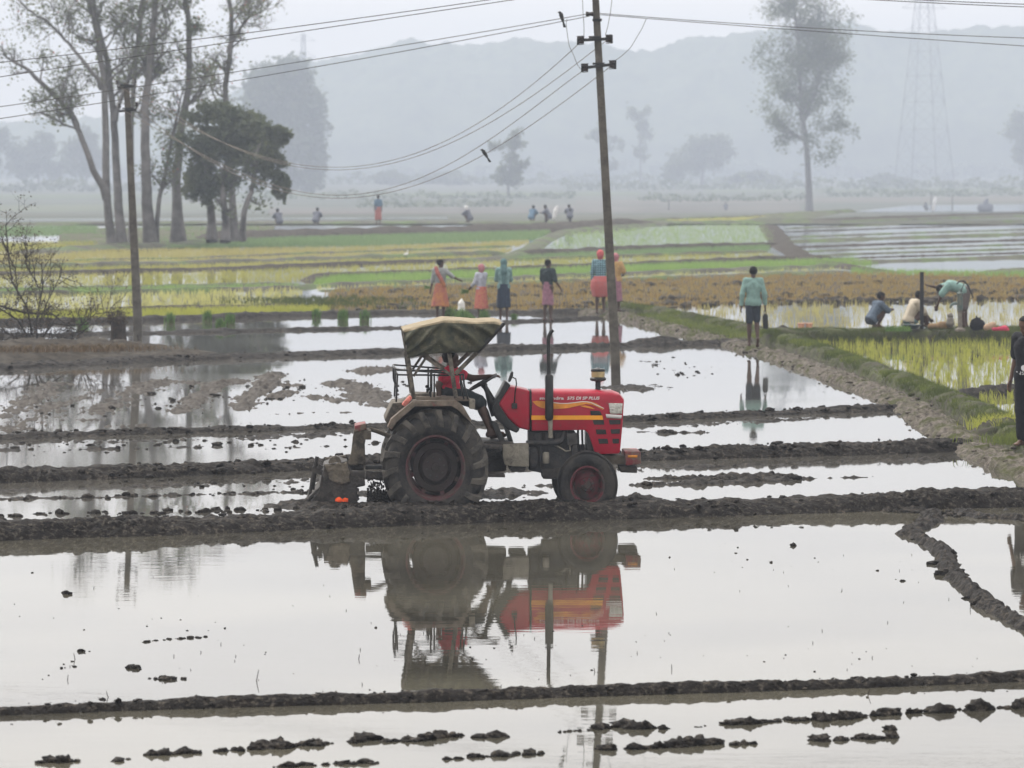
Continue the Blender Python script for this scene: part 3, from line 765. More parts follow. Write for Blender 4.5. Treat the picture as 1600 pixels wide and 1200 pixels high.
for s_ in (-1, 1):
    yy_ = s_ * (YH + .004)
    hp = MB().prism(TP([(950.8, 629.8), (972.9, 630), (971.8, 646.5), (953.2, 646.2)], yy_), yy_ - .02, yy_ + .02).build('headlight', M_lens, tr, .008)
    for k in range(3):
        q = TP([(952.5, 634 + 4 * k), (960, 634 + 4 * k), (960, 635 + 4 * k), (952.8, 635 + 4 * k)], yy_)
        MB().prism(q, yy_ - .026, yy_ + .026).build('lens_rib', M_white, hp)
    MB().prism(TP([(946.3, 646.8), (971.6, 648.5), (970.8, 654), (947.8, 653)], yy_), yy_ - .012, yy_ + .012).build('lamp_trim', M_white, tr)
# nose panel with its own vents
xf, zf = T(972.4, 640)
for k, (pa, pb) in enumerate(((656, 663), (670, 678), (686, 693))):
    xa, za = T(970.8 - k * 1.6, pa); xb, zb = T(970.2 - k * 1.6, pb)
    MB().add([(xa + .004, -.2, za), (xa + .004, .2, za), (xb + .004, .2, zb), (xb + .004, -.2, zb), (xa - .01, -.2, za), (xa - .01, .2, za), (xb - .01, .2, zb), (xb - .01, -.2, zb)],
             [(0, 1, 2, 3), (7, 6, 5, 4), (0, 4, 5, 1), (1, 5, 6, 2), (2, 6, 7, 3), (3, 7, 4, 0)]).build('grille_vent', M_vent, hood)

def lettering(name, body, px0, px1, pbase, m, y, parent, cap=0.036, shear=0.0):
    cu = bpy.data.curves.new(name, 'FONT'); cu.body = body; cu.size = 0.05; cu.extrude = 0.0012; cu.shear = shear; cu.offset = 0.0012
    to = bpy.data.objects.new('tmp', cu); C.objects.link(to)
    bpy.context.view_layer.update()
    me = bpy.data.meshes.new_from_object(to.evaluated_get(bpy.context.evaluated_depsgraph_get()))
    bpy.data.objects.remove(to)
    n = len(me.vertices); co = np.empty(n * 3); me.vertices.foreach_get('co', co); co = co.reshape(-1, 3)
    co[:, 0] = (co[:, 0] - co[:, 0].min()) / (np.ptp(co[:, 0]) + 1e-9)
    x0, z0 = T(px0, pbase, y); x1, _ = T(px1, pbase, y)
    new = np.stack([x0 + co[:, 0] * (x1 - x0), y - co[:, 2] - 0.0015, z0 + co[:, 1] / 0.05 * cap / 0.70], 1)
    me.vertices.foreach_set('co', new.ravel()); me.update()
    return link(name, me, m, parent, False)
lettering('lettering', 'mahindra', 843.5, 881, 624.3, M_white, -YH - .002, hood, 0.034)
lettering('lettering', '575 DI SP PLUS', 886, 937, 624.3, M_white, -YH - .002, hood, 0.034, 0.2)

# exhaust, air cleaner ------------------------------------------------
ye = -0.37
ex = MB().tube([T3(858.2, 657, ye), T3(858.2, 653, ye), T3(858.2, 588, ye), T3(858.2, 585.5, ye)], [.034, .050, .050, .036], 16).build('exhaust_muffler', M_black, tr)
MB().tube([T3(857.5, 587, ye), T3(857, 560, ye), T3(856.8, 532, ye), T3(857.8, 525, ye), T3(860.5, 519, ye), T3(864.2, 515.5, ye)], .023, 12).build('exhaust_pipe', M_black, ex)
MB().tube([T3(859.8, 655, ye), T3(860, 668, ye), T3(860.2, 684, ye)], [.030, .026, .030], 12).build('exhaust_elbow', M_greymud, ex)
xa, _ = T(934.2, 600)
zz = lambda p: T(934.2, p)[1]
ac = MB().lathe([(.055, zz(612)), (.052, zz(609)), (.034, zz(607.5)), (.034, zz(595))], 'z', (xa, -.02, 0), 20, .95).build('air_intake', M_black, tr)
MB().lathe([(.034, zz(596)), (.085, zz(595)), (.103, zz(593.5)), (.103, zz(590.5)), (.088, zz(589))], 'z', (xa, -.02, 0), 24, .95).build('intake_rim', M_black, ac)
MB().lathe([(.082, zz(589.4)), (.087, zz(585)), (.085, zz(580))], 'z', (xa, -.02, 0), 24, .95).build('dust_bowl', M_dust, ac)
MB().lathe([(.090, zz(580.2)), (.093, zz(578.5)), (.085, zz(576.3)), (.03, zz(575.3)), (.02, zz(574.2)), (0, zz(573.8))], 'z', (xa, -.02, 0), 24, .95).build('intake_cap', M_black, ac)

# mirror --------------------------------------------------------------
ym = -YH - .03
mi = MB().tube([T3(803.5, 632, ym), T3(805, 612, ym - .05), T3(807, 600, ym - .07), T3(806, 592, ym - .08), T3(801, 589.5, ym - .08)], .008, 8).build('mirror_stalk', M_black, tr)
MB().prism(TP([(794.5, 597), (793.6, 594), (797.5, 582.5), (800.2, 579.6), (801.8, 581), (801.4, 587), (797.5, 595.5)], ym - .08), ym - .17, ym - .06).build('mirror', M_black, mi, .01)
MB().prism(TP([(799.5, 630), (808, 630), (808, 638.5), (799.5, 638.5)], ym), ym - .02, ym + .04).build('mirror_mount', M_black, mi, .008)

# engine and running gear ------------------------------------------------
eng = MB().prism(TP([(825, 673), (898, 673), (898, 690), (906, 694), (906, 728), (880, 734), (880, 747), (850, 747), (846, 738), (825, 733)], 0), -.17, .17).build('engine', M_iron, tr, .012)
e = MB()
for k in range(4):
    a, b = T(834 + k * 17, 676, -.19), T(846 + k * 17, 690, -.19)
    e.prism([(a[0], a[1]), (b[0], a[1]), (b[0], b[1]), (a[0], b[1])], -.215, -.17)
e.build('cylinder_head', M_iron, eng, .01)
MB().tube([T3(822, 692, -.24), T3(850, 692, -.26), T3(868, 691.5, -.25), T3(877, 688, -.24), T3(880, 680, -.22), T3(882, 672, -.2)], [.028, .03, .038, .04, .034, .03], 12).build('manifold', M_iron, eng)
MB().lathe([(.036, 0), (.042, .01), (.042, .12), (.03, .135)], 'z', (*T(853, 724, -.25)[:1], -.25, T(853, 724, -.25)[1]), 18, .95).build('oil_filter', M_greymud, eng)
MB().tube([T3(844.5, 693, -.25), T3(845, 720, -.25), T3(845.5, 733, -.24)], .011, 8).build('drain_pipe', M_iron, eng)
MB().tube([T3(866, 695, -.24), T3(876, 700, -.25), T3(884, 705, -.25), T3(891, 704, -.25), T3(890, 696, -.24), T3(886, 690, -.23)], .010, 8).build('fuel_line', M_greymud, eng)
MB().prism(TP([(884, 676), (902, 676), (902, 694), (886, 696)], -.2), -.27, -.15).build('fuel_pump', M_iron, eng, .02)
MB().prism(TP([(894, 694), (902, 694), (904, 716), (894, 718)], -.2), -.25, -.15).build('timing_cover', M_iron, eng, .012)
MB().prism(TP([(846, 732), (884, 730), (896, 738), (896, 746), (848, 748)], -.16), -.22, .22).build('oil_pan', M_darkmud, eng, .015)
MB().prism(TP([(826, 698), (838, 698), (842, 712), (840, 728), (828, 732)], -.18), -.24, -.1).build('starter', M_iron, eng, .03)
rad = MB().prism(TP([(915, 671), (929, 671), (931, 707), (915, 707)], 0), -.24, .24).build('radiator', M_black, tr, .008)
r_ = MB()
for px in (903, 909.5):
    r_.obox(T3(px, 671, -.2), T3(px + 1, 707, -.2), .025, .02, (0, 1, 0))
r_.obox(T3(898, 704.5, -.2), T3(930, 705.5, -.2), .03, .03)
r_.build('radiator_brace', M_black, rad)
MB().prism(TP([(784.5, 693), (825, 692), (825.5, 728), (800, 727.5), (788, 725), (784.5, 712)], -.3), -.46, -.26).build('battery_box', M_greymud, tr, .012)
MB().prism(TP([(728, 688), (790, 688), (790, 735), (728, 738)], 0), -.19, .19).build('gearbox', M_darkmud, tr, .02)
MB().prism(TP([(655, 690), (730, 690), (730, 752), (655, 755)], 0), -.25, .25).build('rear_axle_housing', M_darkmud, tr, .03)
MB().tube([(T(680, 730)[0], -.66, T(680, 730)[1]), (T(680, 730)[0], .66, T(680, 730)[1])], .09, 16).build('rear_axle', M_darkmud, tr)
sb = MB().prism(TP([(745, 692), (784, 694), (784, 700), (745, 698)], -.45), -.72, -.2)
sb.obox(T3(760, 712, -.5), T3(783, 700, -.5), .05, .05); sb.obox(T3(742, 716, -.5), T3(762, 711, -.5), .06, .06)
sb.build('step_bracket', M_darkmud, tr, .006)
MB().prism(TP([(759, 738.5), (788, 739), (788, 744), (759, 743.5)], -.5), -.72, -.4).build('step', M_darkmud, tr, .006)
MB().prism(TP([(795, 728), (822, 729), (820, 737), (797, 736)], -.3), -.42, .1).build('belly_guard', M_darkmud, tr, .02)
pd = MB()
pd.prism(TP([(766, 656), (776, 660), (790, 690), (781, 692)], -.25), -.3, -.2)
pd.prism(TP([(783, 655), (790, 652), (802, 690), (795, 692)], -.2), -.22, -.1)
pd.build('pedal', M_black, tr, .006)
fl = MB().prism(TP([(735, 686), (800, 688), (800, 693), (735, 691)], 0), -.45, .45).build('foot_plate', M_darkmud, tr, .004)
ax = MB().prism(TP([(903, 706), (940, 706), (938, 734), (910, 738)], 0), -.17, .17)
ax.obox((T(918, 750)[0], -.56, T(918, 756)[1] + .06), (T(918, 750)[0], .56, T(918, 756)[1] + .06), .09, .10)
for s_ in (-1, 1): ax.tube([(T(918, 757)[0], s_ * .50, T(918, 757)[1] - .04), (T(918, 757)[0], s_ * .50, T(918, 730)[1])], .035, 10)
ax.build('front_axle', M_darkmud, tr, .01)
MB().prism(TP([(938, 709), (976, 711), (976, 724), (952, 724), (938, 722)], 0), -.20, .20).build('front_bracket', M_mudsteel, tr, .01)
wt_ = MB().prism(TP([(974.5, 703.5), (999, 703.5), (1000, 723), (976, 726)], -.1), -.30, .30).build('front_weight', M_red_old, tr, .015)
MB().prism(TP([(981, 711.5), (996, 711), (996, 715), (981, 715)], -.3), -.304, -.298).build('badge', M_gold, wt_)
MB().prism(TP([(966, 726), (994, 727), (993, 737), (968, 736)], 0), -.25, .25).build('tow_hook_block', M_darkmud, tr, .01)

# fenders -------------------------------------------------------------
for s_ in (-1, 1):
    yo = -.885
    top = [(606, 667), (611, 655), (645, 626.5), (712, 626), (722, 633), (737, 656)]
    inn = [(737 - 2, 659), (716, 641), (706, 634.5), (648, 635), (620, 659), (612, 671)]
    a = TP(top, yo); b = TP(inn, yo)
    fe = MB().prism(a + b, s_ * (-yo) - .01 if s_ > 0 else yo - .01, s_ * (-yo) + .01 if s_ > 0 else yo + .01).build('fender', M_fender, tr, .004)
    th = [(x_, z_ - .014) for x_, z_ in a[::-1]]
    MB().prism([(x_, z_ - .004) for x_, z_ in a] + th, *((s_ * .40, s_ * .875) if s_ > 0 else (-.875, -.40))).build('fender_top', M_fender, fe)
    iw = a + TP([(735, 700), (640, 705)], yo)
    MB().prism([(x_, z_ - .02) for x_, z_ in iw], *((.40, .42) if s_ > 0 else (-.42, -.40))).build('fender_wall', M_darkmud, fe)
# seat platform, toolbox
MB().prism(TP([(650, 619), (733, 621), (733, 626), (650, 625.5)], -.5), -.60, .60).build('platform', M_fender, tr, .006)
MB().prism(TP([(733, 622), (742, 624), (742, 639), (733, 638)], -.55), -.64, -.45).build('battery_cover', M_greymud, tr, .008)
MB().prism(TP([(681, 596), (686, 595), (691, 614), (720, 614), (722, 618), (716, 621.5), (686, 621.5)], 0), -.14, .18).build('seat', M_black, tr, .02)
tb = MB().prism(TP([(613, 628), (642, 626), (634, 638), (608, 662), (600, 655)], -.3), -.55, .40).build('tool_tray', M_mudsteel, tr, .02)
MB().prism(TP([(627, 632), (640, 618), (645, 621), (634, 636)], -.6), -.66, -.46).build('cloth_bundle', mat('pink_cloth', (0.5, 0.16, 0.13), .9, .4, 20), tb, .02)
MB().prism(TP([(648, 614.5), (670, 614), (670, 620), (648, 620)], -.4), -.5, -.3).build('side_box', M_frame, tr, .006)
lv = MB()
for px, h in ((667.5, 604), (671.5, 608)):
    lv.tube([T3(px, 622, -.35), T3(px, h + 3, -.35)], .012, 8).lathe([(.0, -.02), (.022, -.014), (.026, .004), (.016, .02), (0, .022)], 'z', (*T(px, h, -.35)[:1], -.35, T(px, h, -.35)[1]), 10)
lv.build('lever', M_black, tr)

# steering -------------------------------------------------------------
ctr = T3(754, 597.5, -.02); nrm = Vector((-27 * SXQ, 0, 42)).normalized()
e1 = Vector((nrm.z, 0, -nrm.x)); e2 = Vector((0, 1, 0))
rw = 25.2 / 133
sw = MB(); pts = [ctr + e1 * (math.cos(g) * rw) + e2 * (math.sin(g) * rw * 1.08) for g in np.linspace(0, 2 * math.pi, 33)]
sw.tube(pts, .014, 8, False)
for g in (0.5, 2.6, 4.7): sw.obox(ctr + nrm * -.03, ctr + e1 * (math.cos(g) * rw) + e2 * (math.sin(g) * rw * 1.08), .03, .014, nrm)
sw.tube([ctr + nrm * .01, ctr - nrm * .06], .04, 12)
swo = sw.build('steering_wheel', M_black, tr)
MB().tube([ctr - nrm * .03, T3(762, 612, -.02), T3(769, 630, -.02), T3(776, 648, -.02)], [.028, .034, .06, .07], 12).build('steering_column', M_black, swo)

# canopy -----------------------------------------------------------------
YC = .66
fr = MB()
for s_ in (-1, 1):
    y = s_ * .62
    fr.obox(T3(637, 556, -.62) * 1 + Vector((0, y + .62, 0)), T3(646.5, 622, -.62) + Vector((0, y + .62, 0)), .05, .05, (1, 0, 0))
    fr.obox(T3(701.5, 549, -.62) + Vector((0, y + .62, 0)), T3(712.5, 622, -.62) + Vector((0, y + .62, 0)), .05, .05, (1, 0, 0))
    for (a, b, w) in (((760, 536), (712, 584), .05), ((659, 555), (708, 588), .035), ((669, 554), (646, 588), .03), ((642, 540), (702, 520), .03)):
        fr.obox(T3(*a, -.62) + Vector((0, y + .62, 0)), T3(*b, -.62) + Vector((0, y + .62, 0)), w, w * .8, (0, 1, 0))
for a in ((635, 520), (695, 504), (782, 508), (748, 549)):
    p = T3(*a, -.62); fr.obox(p, p + Vector((0, 1.24, 0)), .035, .035)
fro = fr.build('canopy_frame', M_frame, tr, .004)
def canopy():
    nu, nf, nr = 61, 17, 13
    V = []
    for i in range(nu):
        u = i / (nu - 1)
        xt = 629 + (786 - 629) * u; xl = 637 + (745.5 - 637) * u
        pt = np.interp(xt, [629, 660, 694, 740, 775, 786], [517.5, 508.5, 500.8, 503.2, 503.0, 506])
        pl = np.interp(xl, [637, 675, 700, 746], [559, 552.5, 551.5, 550])
        row = []
        for j in range(nf):
            vv = j / (nf - 1)                       # 0 lower hem, 1 roof edge
            ur = 0.41
            ph = (vv * 1.15 + abs(u - ur) * 1.55)
            fold = (0.5 + 0.5 * math.sin(2 * math.pi * (2.3 if u < ur else 2.0) * ph + 1.7 * math.sin(3.1 * u + 4 * vv) + (0 if u < ur else 1.3))) ** 2.4
            amp = .072 * min(1, (1 - vv) * 5, vv * 4 + .15) * (0.25 + min(1, abs(u - ur) * 5))
            px = xl + (xt - xl) * vv; py = pl + (pt - pl) * vv
            q = T3(px, py, -YC)
            row.append((q.x, -YC - .015 - .05 * (1 - vv) * 0 - amp * fold + .03 * vv, q.z))
        for j in range(1, nr - 1):
            w = j / (nr - 1)
            q = T3(xt, pt, -YC)
            crown = math.sin(w * math.pi)
            row.append((q.x, -YC + .03 + (2 * YC - .06) * w, q.z + .016 * crown + .008 * math.sin(9 * w + 14 * u)))
        near = row[:nf]
        for (x_, y_, z_) in near[::-1]: row.append((x_, -y_, z_))
        V += row
    m = len(V) // nu
    F = grid_faces(nu, m)
    me = np_mesh('canopy', np.array(V), F)
    o = link('canopy', me, [M_canvas, M_canvas_top], tr)
    mi_ = np.zeros((nu - 1, m - 1), dtype=np.int32); mi_[:, nf - 2:m - nf + 1] = 1
    me.polygons.foreach_set('material_index', mi_.ravel())
    s = o.modifiers.new('thick', 'SOLIDIFY'); s.thickness = .006
    return o
cano = canopy()
MB().tube([T3(786.5, 506.5, -YC), T3(766, 529, -YC), T3(746, 550.5, -YC)], .024, 8).tube([T3(786.5, 506.5, -YC) + Vector((0, 2 * YC, 0)), T3(746, 550.5, -YC) + Vector((0, 2 * YC, 0))], .024, 8).tube([T3(786.5, 506.5, -YC), T3(786.5, 506.5, -YC) + Vector((0, 2 * YC, 0))], .02, 8).build('canopy_edge', M_black, cano)
MB().tube([T3(629, 517.5, -YC), T3(633, 540, -YC), T3(637, 560, -YC)], .018, 8).build('canopy_edge', M_frame, cano)
rl = MB()
for y in (-.60, .60):
    o_ = Vector((0, y + .6, 0))
    for a, b in (((617, 577), (698, 583)), ((621, 585.5), (702, 586.5)), ((621, 585.5), (619, 628)), ((617, 577), (617.5, 600)), ((617.5, 600), (622, 612)), ((673, 582), (673, 620)), ((678.5, 584), (678.5, 620)), ((719, 585), (720, 602)), ((720, 602), (725, 624)), ((724, 585), (725, 600)), ((725, 600), (731, 624)), ((707, 586), (725, 585))):
        rl.tube([T3(*a, -.6) + o_, T3(*b, -.6) + o_], .011, 8)
p = T3(617, 577, -.6); rl.tube([p, p + Vector((0, 1.2, 0))], .011, 8); p = T3(621, 586, -.6); rl.tube([p, p + Vector((0, 1.2, 0))], .011, 8)
rl.build('seat_rail', M_black, tr)

# ------------------------------------------------------------------ rotary tiller behind the tractor
rt_ = empty('rotary_tiller', (TX0, TY, 0.0), TYAW, 'mud caked rotary tiller hitched behind the rear wheels of the red tractor', 'tiller')
def Z(pts): return [(470 + a / 7.5, 650 + b / 7.5) for a, b in pts]
def mudify(o, a=.010, seed=3, sub=2):
    me = o.data
    bm = bmesh.new(); bm.from_mesh(me)
    bmesh.ops.triangulate(bm, faces=bm.faces)
    for _ in range(sub):
        es = [e for e in bm.edges if e.calc_length() > .035]
        bmesh.ops.subdivide_edges(bm, edges=es, cuts=1, use_grid_fill=True)
        bmesh.ops.triangulate(bm, faces=bm.faces)
    co = np.array([v.co[:] for v in bm.verts])
    d = fbm(co, 12, 3, seed, billow=True) * a
    bm.normal_update()
    for k, v in enumerate(bm.verts): v.co += v.normal * float(d[k])
    for e in bm.edges: e.smooth = True
    bm.to_mesh(me); bm.free()
    return o
for y in (-.22, .22):
    mudify(MB().prism(TP(Z([(628, 130), (770, 130), (748, 330), (758, 570), (540, 575), (590, 420)]), y), y - .03, y + .03).build('headstock', M_mudsteel, rt_), .008, 3, 4)
MB().prism(TP(Z([(742, 170), (825, 165), (825, 275), (745, 275)]), -.22), -.28, .28).build('top_bracket', M_mudsteel, rt_, .01)
MB().prism(TP(Z([(632, 110), (760, 85), (772, 150), (632, 190)]), -.22), -.27, .27).build('headstock_cap', M_red_old, rt_, .012)
MB().tube([T3(577, 670, 0), T3(590, 674, 0), T3(610, 682, 0)], .028, 10).build('top_link', M_mudsteel, rt_)
for y in (-.42, .42):
    a = MB().obox(T3(571, 730, y), T3(600, 730, y), .05, .05)
    a.build('lower_link', M_black, rt_, .006)
    mudify(MB().obox(T3(572, 742, y), T3(602, 744, y), .07, .10).build('lower_link', M_darkmud, rt_), .015, 6, 4)
for y, s_ in ((-.62, -1), (.62, 1)):
    sp = MB().prism(TP(Z([(272, 565), (545, 535), (590, 640), (752, 640), (755, 815), (660, 838), (655, 1000), (600, 1075), (250, 1098), (60, 1100), (120, 985), (205, 880), (240, 800), (262, 760)]), -.62), y - .025, y + .025).build('side_plate', M_darkmud, rt_)  # plate carried back to the flap, its dark colour painting the shaded interior
    mudify(sp, .014, 9, 5)
    cc = MB().prism(TP(Z([(280, 570), (540, 545), (570, 650), (575, 770), (480, 800), (330, 745), (310, 640)]), -.62), y - .05, y + .05).build('mud_cake', M_mudsteel, sp)
    mudify(cc, .018, 12, 4)
hd = MB().prism(TP(Z([(272, 560), (420, 500), (545, 530), (560, 600), (400, 590), (290, 640), (230, 830), (120, 930), (35, 1105), (20, 1095), (95, 905), (215, 790)]), 0), -.60, .60).build('tiller_hood', M_darkmud, rt_)
mudify(hd, .014, 15, 4)
mudify(MB().tube([T3(*Z([(400, 540)])[0], -.5), T3(*Z([(400, 540)])[0], .5)], .075, 14).build('gear_tube', M_mudsteel, rt_), .012, 18, 2)
ro = MB(); cxr = T3(*Z([(450, 960)])[0], 0)
ro.tube([cxr + Vector((0, -.58, 0)), cxr + Vector((0, .58, 0))], .045, 12)
for k in range(18):
    g = k * 1.9; y = -.54 + k * .0635
    a = cxr + Vector((math.cos(g) * .04, y, math.sin(g) * .04)); b = cxr + Vector((math.cos(g) * .19, y, math.sin(g) * .19)); c = cxr + Vector((math.cos(g + .35) * .23, y + .05, math.sin(g + .35) * .23))
    ro.obox(a, b, .012, .05, (0, 1, 0)); ro.obox(b, c, .05, .012, (0, 1, 0))
ro.build('rotor', M_iron, rt_)
for y in (-.35, .35):
    spg = MB()
    spg.tube([T3(*Z([(192, 475)])[0], y), T3(*Z([(150, 660)])[0], y), T3(*Z([(98, 965)])[0], y)], [.022, .026, .018], 8)
    spg.tube([T3(*Z([(172, 670)])[0], y + .03), T3(*Z([(148, 865)])[0], y + .03)], .014, 8)
    spg.obox(T3(*Z([(130, 620)])[0], y), T3(*Z([(290, 680)])[0], y), .05, .06)
    spg.obox(T3(*Z([(200, 590)])[0], y), T3(*Z([(250, 620)])[0], y), .05, .07)
    spg.build('spring_rod', M_darkmud, rt_)
oc = MB().lathe([(0, -.05), (.05, -.045), (.075, 0), (.05, .045), (0, .05)], 'y', (T(*Z([(475, 1030)])[0], -.68)[0], -.70, T(*Z([(475, 1030)])[0], -.68)[1]), 18)
oco = oc.build('orange_rag', M_orange, rt_)
mudify(oco, .05, 21, 2)
# churned mud thrown up between tiller and wheel
clods([(572, 790), (600, 792), (640, 792)], 160, .035, .12, 0.03, 350)
def splash(seed=5):
    r = np.random.default_rng(seed)
    bm = bmesh.new(); bmesh.ops.create_icosphere(bm, subdivisions=1, radius=1)
    bv = np.array([v.co[:] for v in bm.verts]); bf = np.array([[v.index for v in f.verts] for f in bm.faces]); bm.free()
    V = []; F = []; k = 0
    for i in range(1400):
        px = r.uniform(574, 612); h = r.exponential(0.085) * (1.2 - abs(px - 586) / 40)
        if h > .30: continue
        c = P(px, 795, TY - .55 + r.uniform(-.25, .35)); c.z = max(0, h)
        s = r.uniform(.004, .016)
        V.append(bv * s * np.array([1, 1, r.uniform(.8, 1.4)]) + np.array(c)); F.append(bf + k); k += len(bv)
    return link('mud_spray', np_mesh('mud_spray', np.concatenate(V), np.concatenate(F)), M_mud)
tag(splash(), kind='stuff')
# ------------------------------------------------------------------ people
def _rc(p, a, b, r1, r2):
    a = np.asarray(a, float); b = np.asarray(b, float)
    ab = b - a; L2 = ab @ ab + 1e-12
    t = np.clip(((p - a) @ ab) / L2, 0, 1)
    return np.linalg.norm(p - a - t[..., None] * ab, axis=-1) - (r1 + (r2 - r1) * t)
def _el(p, c, r):
    q = (p - np.asarray(c, float)) / np.asarray(r, float)
    k = np.linalg.norm(q, axis=-1)
    return (k - 1) * min(r)

def isosurface(prims, h, k=0.02, clip=None, infl=0.0, noise=None):
    """prims -> smooth-blended closed mesh (surface nets); clip(p) > 0 removes"""
    lo = np.full(3, 1e9); hi = np.full(3, -1e9)
    for pr in prims:
        if pr[0] == 'rc':
            for c, r in ((pr[1], pr[3]), (pr[2], pr[4])):
                lo = np.minimum(lo, np.asarray(c, float) - r); hi = np.maximum(hi, np.asarray(c, float) + r)
        else:
            lo = np.minimum(lo, np.asarray(pr[1], float) - np.asarray(pr[2], float)); hi = np.maximum(hi, np.asarray(pr[1], float) + np.asarray(pr[2], float))
    lo -= infl + 2.5 * h; hi += infl + 2.5 * h
    n = np.ceil((hi - lo) / h).astype(int) + 1
    F = np.full(n, 0.3, dtype=np.float64)
    ax = [lo[i] + h * np.arange(n[i]) for i in range(3)]
    for pr in prims:
        if pr[0] == 'rc':
            a = np.minimum(np.asarray(pr[1], float) - pr[3], np.asarray(pr[2], float) - pr[4]); b = np.maximum(np.asarray(pr[1], float) + pr[3], np.asarray(pr[2], float) + pr[4])
        else:
            a = np.asarray(pr[1], float) - pr[2]; b = np.asarray(pr[1], float) + pr[2]
        m = 0.06 + infl + k
        i0 = np.maximum(((a - m - lo) / h).astype(int), 0); i1 = np.minimum(((b + m - lo) / h).astype(int) + 2, n)
        sl = tuple(slice(i0[i], i1[i]) for i in range(3))
        g = np.stack(np.meshgrid(*[ax[i][sl[i]] for i in range(3)], indexing='ij'), -1)
        d = (_rc(g, *pr[1:]) if pr[0] == 'rc' else _el(g, *pr[1:])) - infl
        o = F[sl]
        hh = np.clip(0.5 + 0.5 * (o - d) / k, 0, 1)
        F[sl] = o + (d - o) * hh - k * hh * (1 - hh)
    if clip is not None or noise is not None:
        g = np.stack(np.meshgrid(*ax, indexing='ij'), -1)
        if noise is not None: F += noise(g.reshape(-1, 3)).reshape(F.shape)
        if clip is not None: F = np.maximum(F, clip(g))
    S = F < 0
    acc = np.zeros(tuple(n - 1) + (3,)); cnt = np.zeros(tuple(n - 1))
    N = n - 1
    for axis in range(3):
        for u in (0, 1):
            for w in (0, 1):
                s0 = [None] * 3; oth = [i for i in range(3) if i != axis]
                off = np.zeros(3)
                off[oth[0]] = u; off[oth[1]] = w
                s0 = [slice(int(off[i]), int(off[i]) + N[i]) for i in range(3)]
                s1 = list(s0); s1[axis] = slice(1, 1 + N[axis]); s0[axis] = slice(0, N[axis])
                A = F[tuple(s0)]; B = F[tuple(s1)]
                mk = (A < 0) != (B < 0)
                t = np.where(mk, A / np.where(np.abs(A - B) < 1e-12, 1e-12, A - B), 0)
                for i in range(3):
                    acc[..., i] += np.where(mk, t if i == axis else off[i], 0)
                cnt += mk
    act = cnt > 0
    idx = -np.ones(tuple(N), dtype=np.int64); idx[act] = np.arange(act.sum())
    ijk = np.argwhere(act)
    V = lo + h * (ijk + acc[act] / cnt[act][:, None])
    Q = []
    for axis in range(3):
        o = [i for i in range(3) if i != axis]
        s0 = [slice(1, N[i]) for i in range(3)]; s0[axis] = slice(0, N[axis])
        s1 = list(s0); s1[axis] = slice(1, N[axis] + 1)
        A = S[tuple(s0)]; B = S[tuple(s1)]
        e = np.argwhere(A != B)
        if not len(e): continue
        base = e.copy(); base[:, o[0]] += 1; base[:, o[1]] += 1
        def c(du, dw):
            q = base.copy(); q[:, o[0]] -= du; q[:, o[1]] -= dw
            return idx[q[:, 0], q[:, 1], q[:, 2]]
        quad = np.stack([c(1, 1), c(0, 1), c(0, 0), c(1, 0)], 1)
        fl = A[e[:, 0], e[:, 1], e[:, 2]]
        if axis == 1: fl = ~fl
        quad[~fl] = quad[~fl][:, ::-1]
        Q.append(quad)
    Q = np.concatenate(Q); Q = Q[(Q >= 0).all(1)]
    return V, Q

def loft(rings, n=40, pleat=0.0, seed=0, freq=9):
    """rings: (cx, cy, z, rx, ry) from waist to hem"""
    V = []
    r = np.random.default_rng(seed); ph = r.uniform(0, 6, 3)
    m = len(rings); sub = 5
    R = np.array(rings, float); t = np.linspace(0, m - 1, (m - 1) * sub + 1)
    R = np.stack([np.interp(t, np.arange(m), R[:, i]) for i in range(5)], 1)
    for i, (cx, cy, z, rx, ry) in enumerate(R):
        w = i / (len(R) - 1)
        for k in range(n):
            g = 2 * math.pi * k / n
            pl = 1 + pleat * w * (math.sin(freq * g + ph[0]) + .6 * math.sin((freq * 2 - 3) * g + ph[1] + 2 * w))
            V.append((cx + rx * pl * math.cos(g), cy + ry * pl * math.sin(g), z + .01 * w * math.sin(3 * g + ph[2])))
    f = grid_faces(len(R), n, True)
    V = np.array(V)
    return V, f[:, ::-1]

M_skin = mat('brown_skin', (0.105, 0.055, 0.036), 0.55, 0.15, nscale=12)
M_skin_dark = mat('dark_brown_skin', (0.062, 0.034, 0.024), 0.55, 0.15, nscale=12)
M_hair = mat('black_hair', (0.007, 0.006, 0.006), 0.6, 0.3, nscale=40, bump=0.4, bscale=120, spec=0.08)
M_eye = mat('eye_white', (0.5, 0.48, 0.45), 0.3, 0.1)

STAND = dict(pelvis=(0, 0, .92), chest=(0, -.01, 1.26), neck=(0, -.005, 1.40), head=(0, .015, 1.53),
             sr=(.175, 0, 1.355), er=(.215, -.02, 1.08), wr=(.225, .03, .845), sl=(-.175, 0, 1.355), el=(-.215, -.02, 1.08), wl=(-.225, .03, .845),
             hr=(.085, 0, .88), kr=(.095, .01, .47), ar=(.10, -.015, .075), hl=(-.085, 0, .88), kl=(-.095, .01, .47), al=(-.10, -.015, .075))

